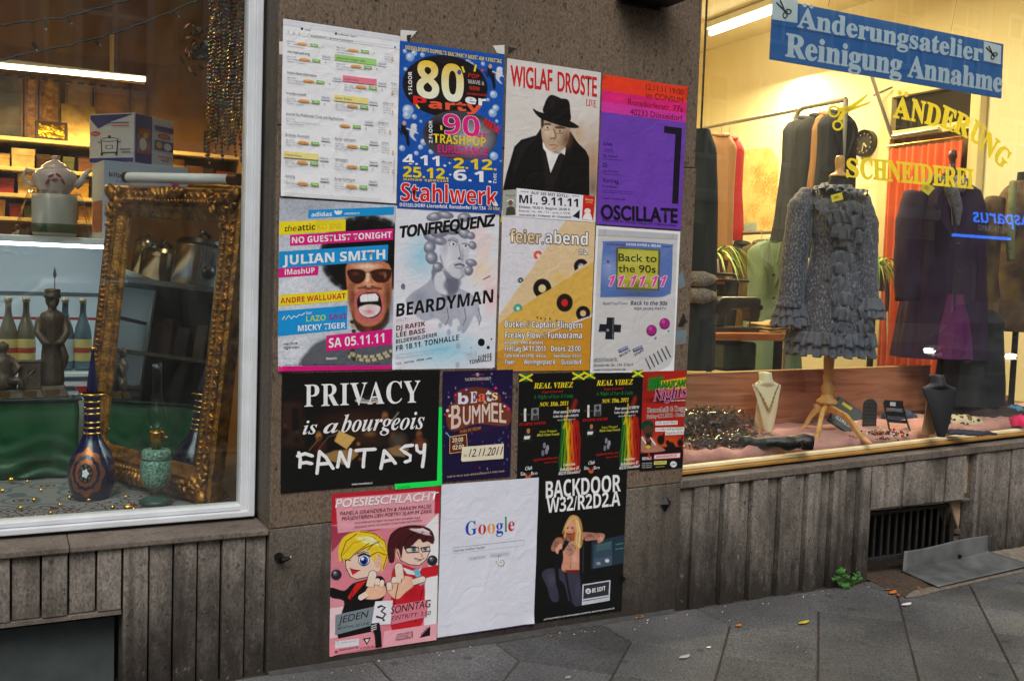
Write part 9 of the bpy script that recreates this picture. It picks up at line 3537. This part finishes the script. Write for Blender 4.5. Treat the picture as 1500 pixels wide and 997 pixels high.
# across the street (met in the glass)
FAC=mat('ochre_render',(206,178,118),.85,noise=(.6,.5,(190,158,96)))
FACW=mat('white_window_paint',(220,216,204),.5)
PANE=mat('dark_window',(40,42,46),.05,coat=.6)
ROOF=mat('roof_tile',(96,62,48),.8,noise=(3,.6,(70,46,38)))
BY0=-17.0
def house(label,x0,x1,h,nwin,m,ground=True):
 b=thing('town_house',label,'building',((x0+x1)/2,BY0-5,GZ),'houses across the street')
 MB().box((x0,BY0-10,GZ-.05),(x1,BY0,h)).build('wall',m,b)
 MB().prism([(x0-.1,BY0+.25,h),(x0-.1,BY0-10.2,h),(x0-.1,BY0-5,h+3.2)],None,(x1-x0+.2,0,0)).build('roof',ROOF,b)
 mb=MB()
 mb.box((x0,BY0,h-.45),(x1,BY0+.22,h-.02))
 mb.box((x0,BY0,3.7),(x1,BY0+.16,4.0))
 mb.build('cornice',FACW,b)
 st=(x1-x0)/nwin
 z=4.9
 while z+2.1<h-.6:
  for k in range(nwin):
   cx_=x0+st*(k+.5)
   f=MB()
   w2=.58
   f.box((cx_-w2-.12,BY0+.001,z-.12),(cx_-w2,BY0+.07,z+2.15))
   f.box((cx_+w2,BY0+.001,z-.12),(cx_+w2+.12,BY0+.07,z+2.15))
   f.box((cx_-w2,BY0+.001,z+2.0),(cx_+w2,BY0+.07,z+2.15))
   f.box((cx_-w2,BY0+.001,z-.12),(cx_+w2,BY0+.10,z))
   f.box((cx_-.05,BY0+.001,z),(cx_+.05,BY0+.06,z+2.0))
   f.box((cx_-w2,BY0+.001,z+1.35),(cx_-.05,BY0+.055,z+1.43))
   f.box((cx_+.05,BY0+.001,z+1.35),(cx_+w2,BY0+.055,z+1.43))
   w_=f.build('window',FACW,b)
   MB().box((cx_-w2,BY0+.001,z),(cx_+w2,BY0+.02,z+2.0)).build('pane',PANE,w_)
  z+=3.2
 if ground:
  f=MB()
  for k in range(nwin//2):
   cx_=x0+(x1-x0)*(k+.5)/(nwin//2)
   f.box((cx_-1.3,BY0+.001,.6),(cx_+1.3,BY0+.03,3.1))
  f.build('shop_front',PANE,b)
 return b
house('cream rendered house across the street, met in the left pane',.8,12.5,13.5,5,FAC)
house('pale house across the street, met in the right pane',12.6,27,14.5,6,mat('pale_render',(196,186,160),.85,noise=(.6,.5,(176,166,142))))
house('brown house across the street with the neon sign',27.1,45,13.8,7,mat('brown_render',(150,124,92),.85,noise=(.6,.5,(130,104,76))))
house('low house with a tiled roof left across the street',-14,.7,4.6,5,mat('grey_render',(150,140,126),.85),False)
house('tall grey house far left across the street',-34,-14.1,13.0,7,mat('grey_render2',(140,134,126),.85))
house('plain tall house at the right end across the street',45.1,90,14.0,14,mat('ochre_render2',(186,160,112),.85))
NEON=emission('blue_neon',(40,120,255),9.0)
WNEON=emission('white_neon',(190,200,190),1.6)
def mir(px,py,y):
 p=at(px,py,2*GY-y)
 return V(p[0],y,p[2])
NY=BY0+.35
a,b_=mir(1514,324,NY),mir(1425,318,NY)
ns=thing('neon_sign','blue neon script of a restaurant across the street, reversed in the right pane','sign',(a+b_)/2)
mb=MB()
ex=(b_-a)
hN=abs(float(mir(1470,315,NY)[2]-mir(1470,332,NY)[2]))
v,f=layout('Asparus','it',.012)
mb.add([a+ex*(p[0])+V(0,0,p[1]*hN*1.25-hN*.4)for p in v],f)
mb.build('neon_script',NEON,ns,recalc=False)
mb=MB()
a2,b2=mir(1475,338,NY),mir(1432,334,NY)
v,f=layout('RESTAURANT','reg',.01)
mb.add([a2+(b2-a2)*p[0]+V(0,0,p[1]*hN*.5-hN*.2)for p in v],f)
mb.build('small_lettering',WNEON,ns,recalc=False)
MB().tube([mir(1396,344,NY),mir(1480,350,NY)],.045,8).build('neon_line',NEON,ns)
MB().box((min(a[0],b_[0])-1.2,BY0+.001,a[2]-1.3),(max(a[0],b_[0])+.4,BY0+.28,a[2]+.8)).build('sign_board',mat('sign_board',(30,28,30),.5),ns)
TYRE=mat('tyre',(20,20,20),.8)
HEADL=emission('headlamp',(255,240,214),22.0)
LAMPG=mat('lamp_glass_off',(190,196,200),.1,.3)
GRB=mat('grille_black',(16,16,18),.3)
sec=[(0,.30,.62,.70),(.10,.24,.72,.80),(.6,.20,.86,.86),(1.15,.20,.95,.87),(1.3,.20,1.0,.87),(1.95,.20,1.42,.70),(2.9,.20,1.46,.70),(3.6,.20,1.36,.68),(4.1,.22,1.02,.80),(4.4,.34,.92,.76)]
def make_car(label,x,y,fx,fy,paint,lit):
 car=thing('parked_car',label,'car',(x,y,GZ-.10),'cars in the street')
 fw=V(fx,fy,0)/math.hypot(fx,fy)
 sdv=V(-fw[1],fw[0],0)
 g0=V(x,y,GZ-.10)
 def cpt(l,s_,z):
  return g0-fw*l+sdv*s_+V(0,0,z)
 def carf(u,v):
  l,zb,zt3,wt=[np.interp(v,np.linspace(0,1,len(sec)),[q[k]for q in sec])for k in range(4)]
  th=2*math.pi*u
  c3_,s3=math.cos(th),math.sin(th)
  yy=math.copysign(abs(c3_)**.45,c3_)
  z=math.copysign(abs(s3)**.45,s3)
  wz=.88 if z<0 else .88+(wt-.88)*z
  return tuple(cpt(l,yy*wz,(zb+zt3)/2+z*(zt3-zb)/2))
 mb=MB().grid(carf,40,36,closed_u=True)
 mb.prism([cpt(.0,.68*math.cos(t_),.46+.16*math.sin(t_))for t_ in np.linspace(0,6.28,17)[:-1]],None,-fw*.05)
 mb.build('body',paint,car,smooth=True)
 for s_ in(-1,1):
  MB().lathe([(.001,-.05),(.06,-.045),(.085,0),(.07,.04),(.001,.05)],cpt(.07,.62*s_,.60),16,1.2,1.2).build('headlight',HEADL if lit else LAMPG,car,smooth=True)
  for l in(.85,3.5):
   c_=cpt(l,.80*s_,.32)
   w_=MB().tube([c_-sdv*.10,c_+sdv*.10],.32,22).build('wheel',TYRE,car,smooth='auto')
   MB().tube([c_-sdv*.105,c_+sdv*.105],.19,18).build('rim',STEEL,w_,smooth='auto')
  for la,lb,ta,tb in((1.55,2.42,1.98,2.42),(2.50,3.55,2.50,3.30)):
   q=[cpt(la,.875*s_,1.0),cpt(lb,.875*s_,1.0),cpt(tb,.775*s_,1.36),cpt(ta,.775*s_,1.36)]
   MB().prism(q,None,sdv*s_*.012).build('side_window',PANE,car)
 MB().prism([cpt(1.34,-.62,1.02),cpt(1.34,.62,1.02),cpt(1.90,.52,1.38),cpt(1.90,-.52,1.38)],None,fw*.05+V(0,0,.05)).build('windscreen',PANE,car)
 MB().hexa([cpt(-.03,-.36,.42),cpt(-.03,.36,.42),cpt(.06,.36,.42),cpt(.06,-.36,.42),cpt(-.03,-.40,.66),cpt(-.03,.40,.66),cpt(.08,.40,.66),cpt(.08,-.40,.66)]).build('grille',GRB,car)
 mb=MB()
 cc=cpt(-.05,0,.56)
 mb.tube([cc+sdv*.10*math.cos(t_)+V(0,0,.10*math.sin(t_))for t_ in np.linspace(0,6.28,25)[:-1]],.012,6,closed=True)
 for t_ in(math.pi/2,math.pi*7/6,math.pi*11/6):
  mb.tube([cc,cc+sdv*.10*math.cos(t_)+V(0,0,.10*math.sin(t_))],.010,6)
 mb.build('emblem',STEEL,car)
cpos=mir(1419,502,-7.0)
make_car('dark car with lit headlights in the street, met in the right pane',cpos[0],cpos[1],-.93,.37,mat('dark_car_paint',(22,24,30),.15,.3,coat=.8),True)
make_car('dark blue car parked at the far kerb, met in the left pane',-1.6,-6.4,-1,.0,mat('blue_car_paint',(20,28,50),.2,.3,coat=.8),False)
make_car('dark green car parked behind the blue one, met in the right pane',5.9,-6.3,-1,.0,mat('green_car_paint',(26,40,36),.2,.3,coat=.8),False)
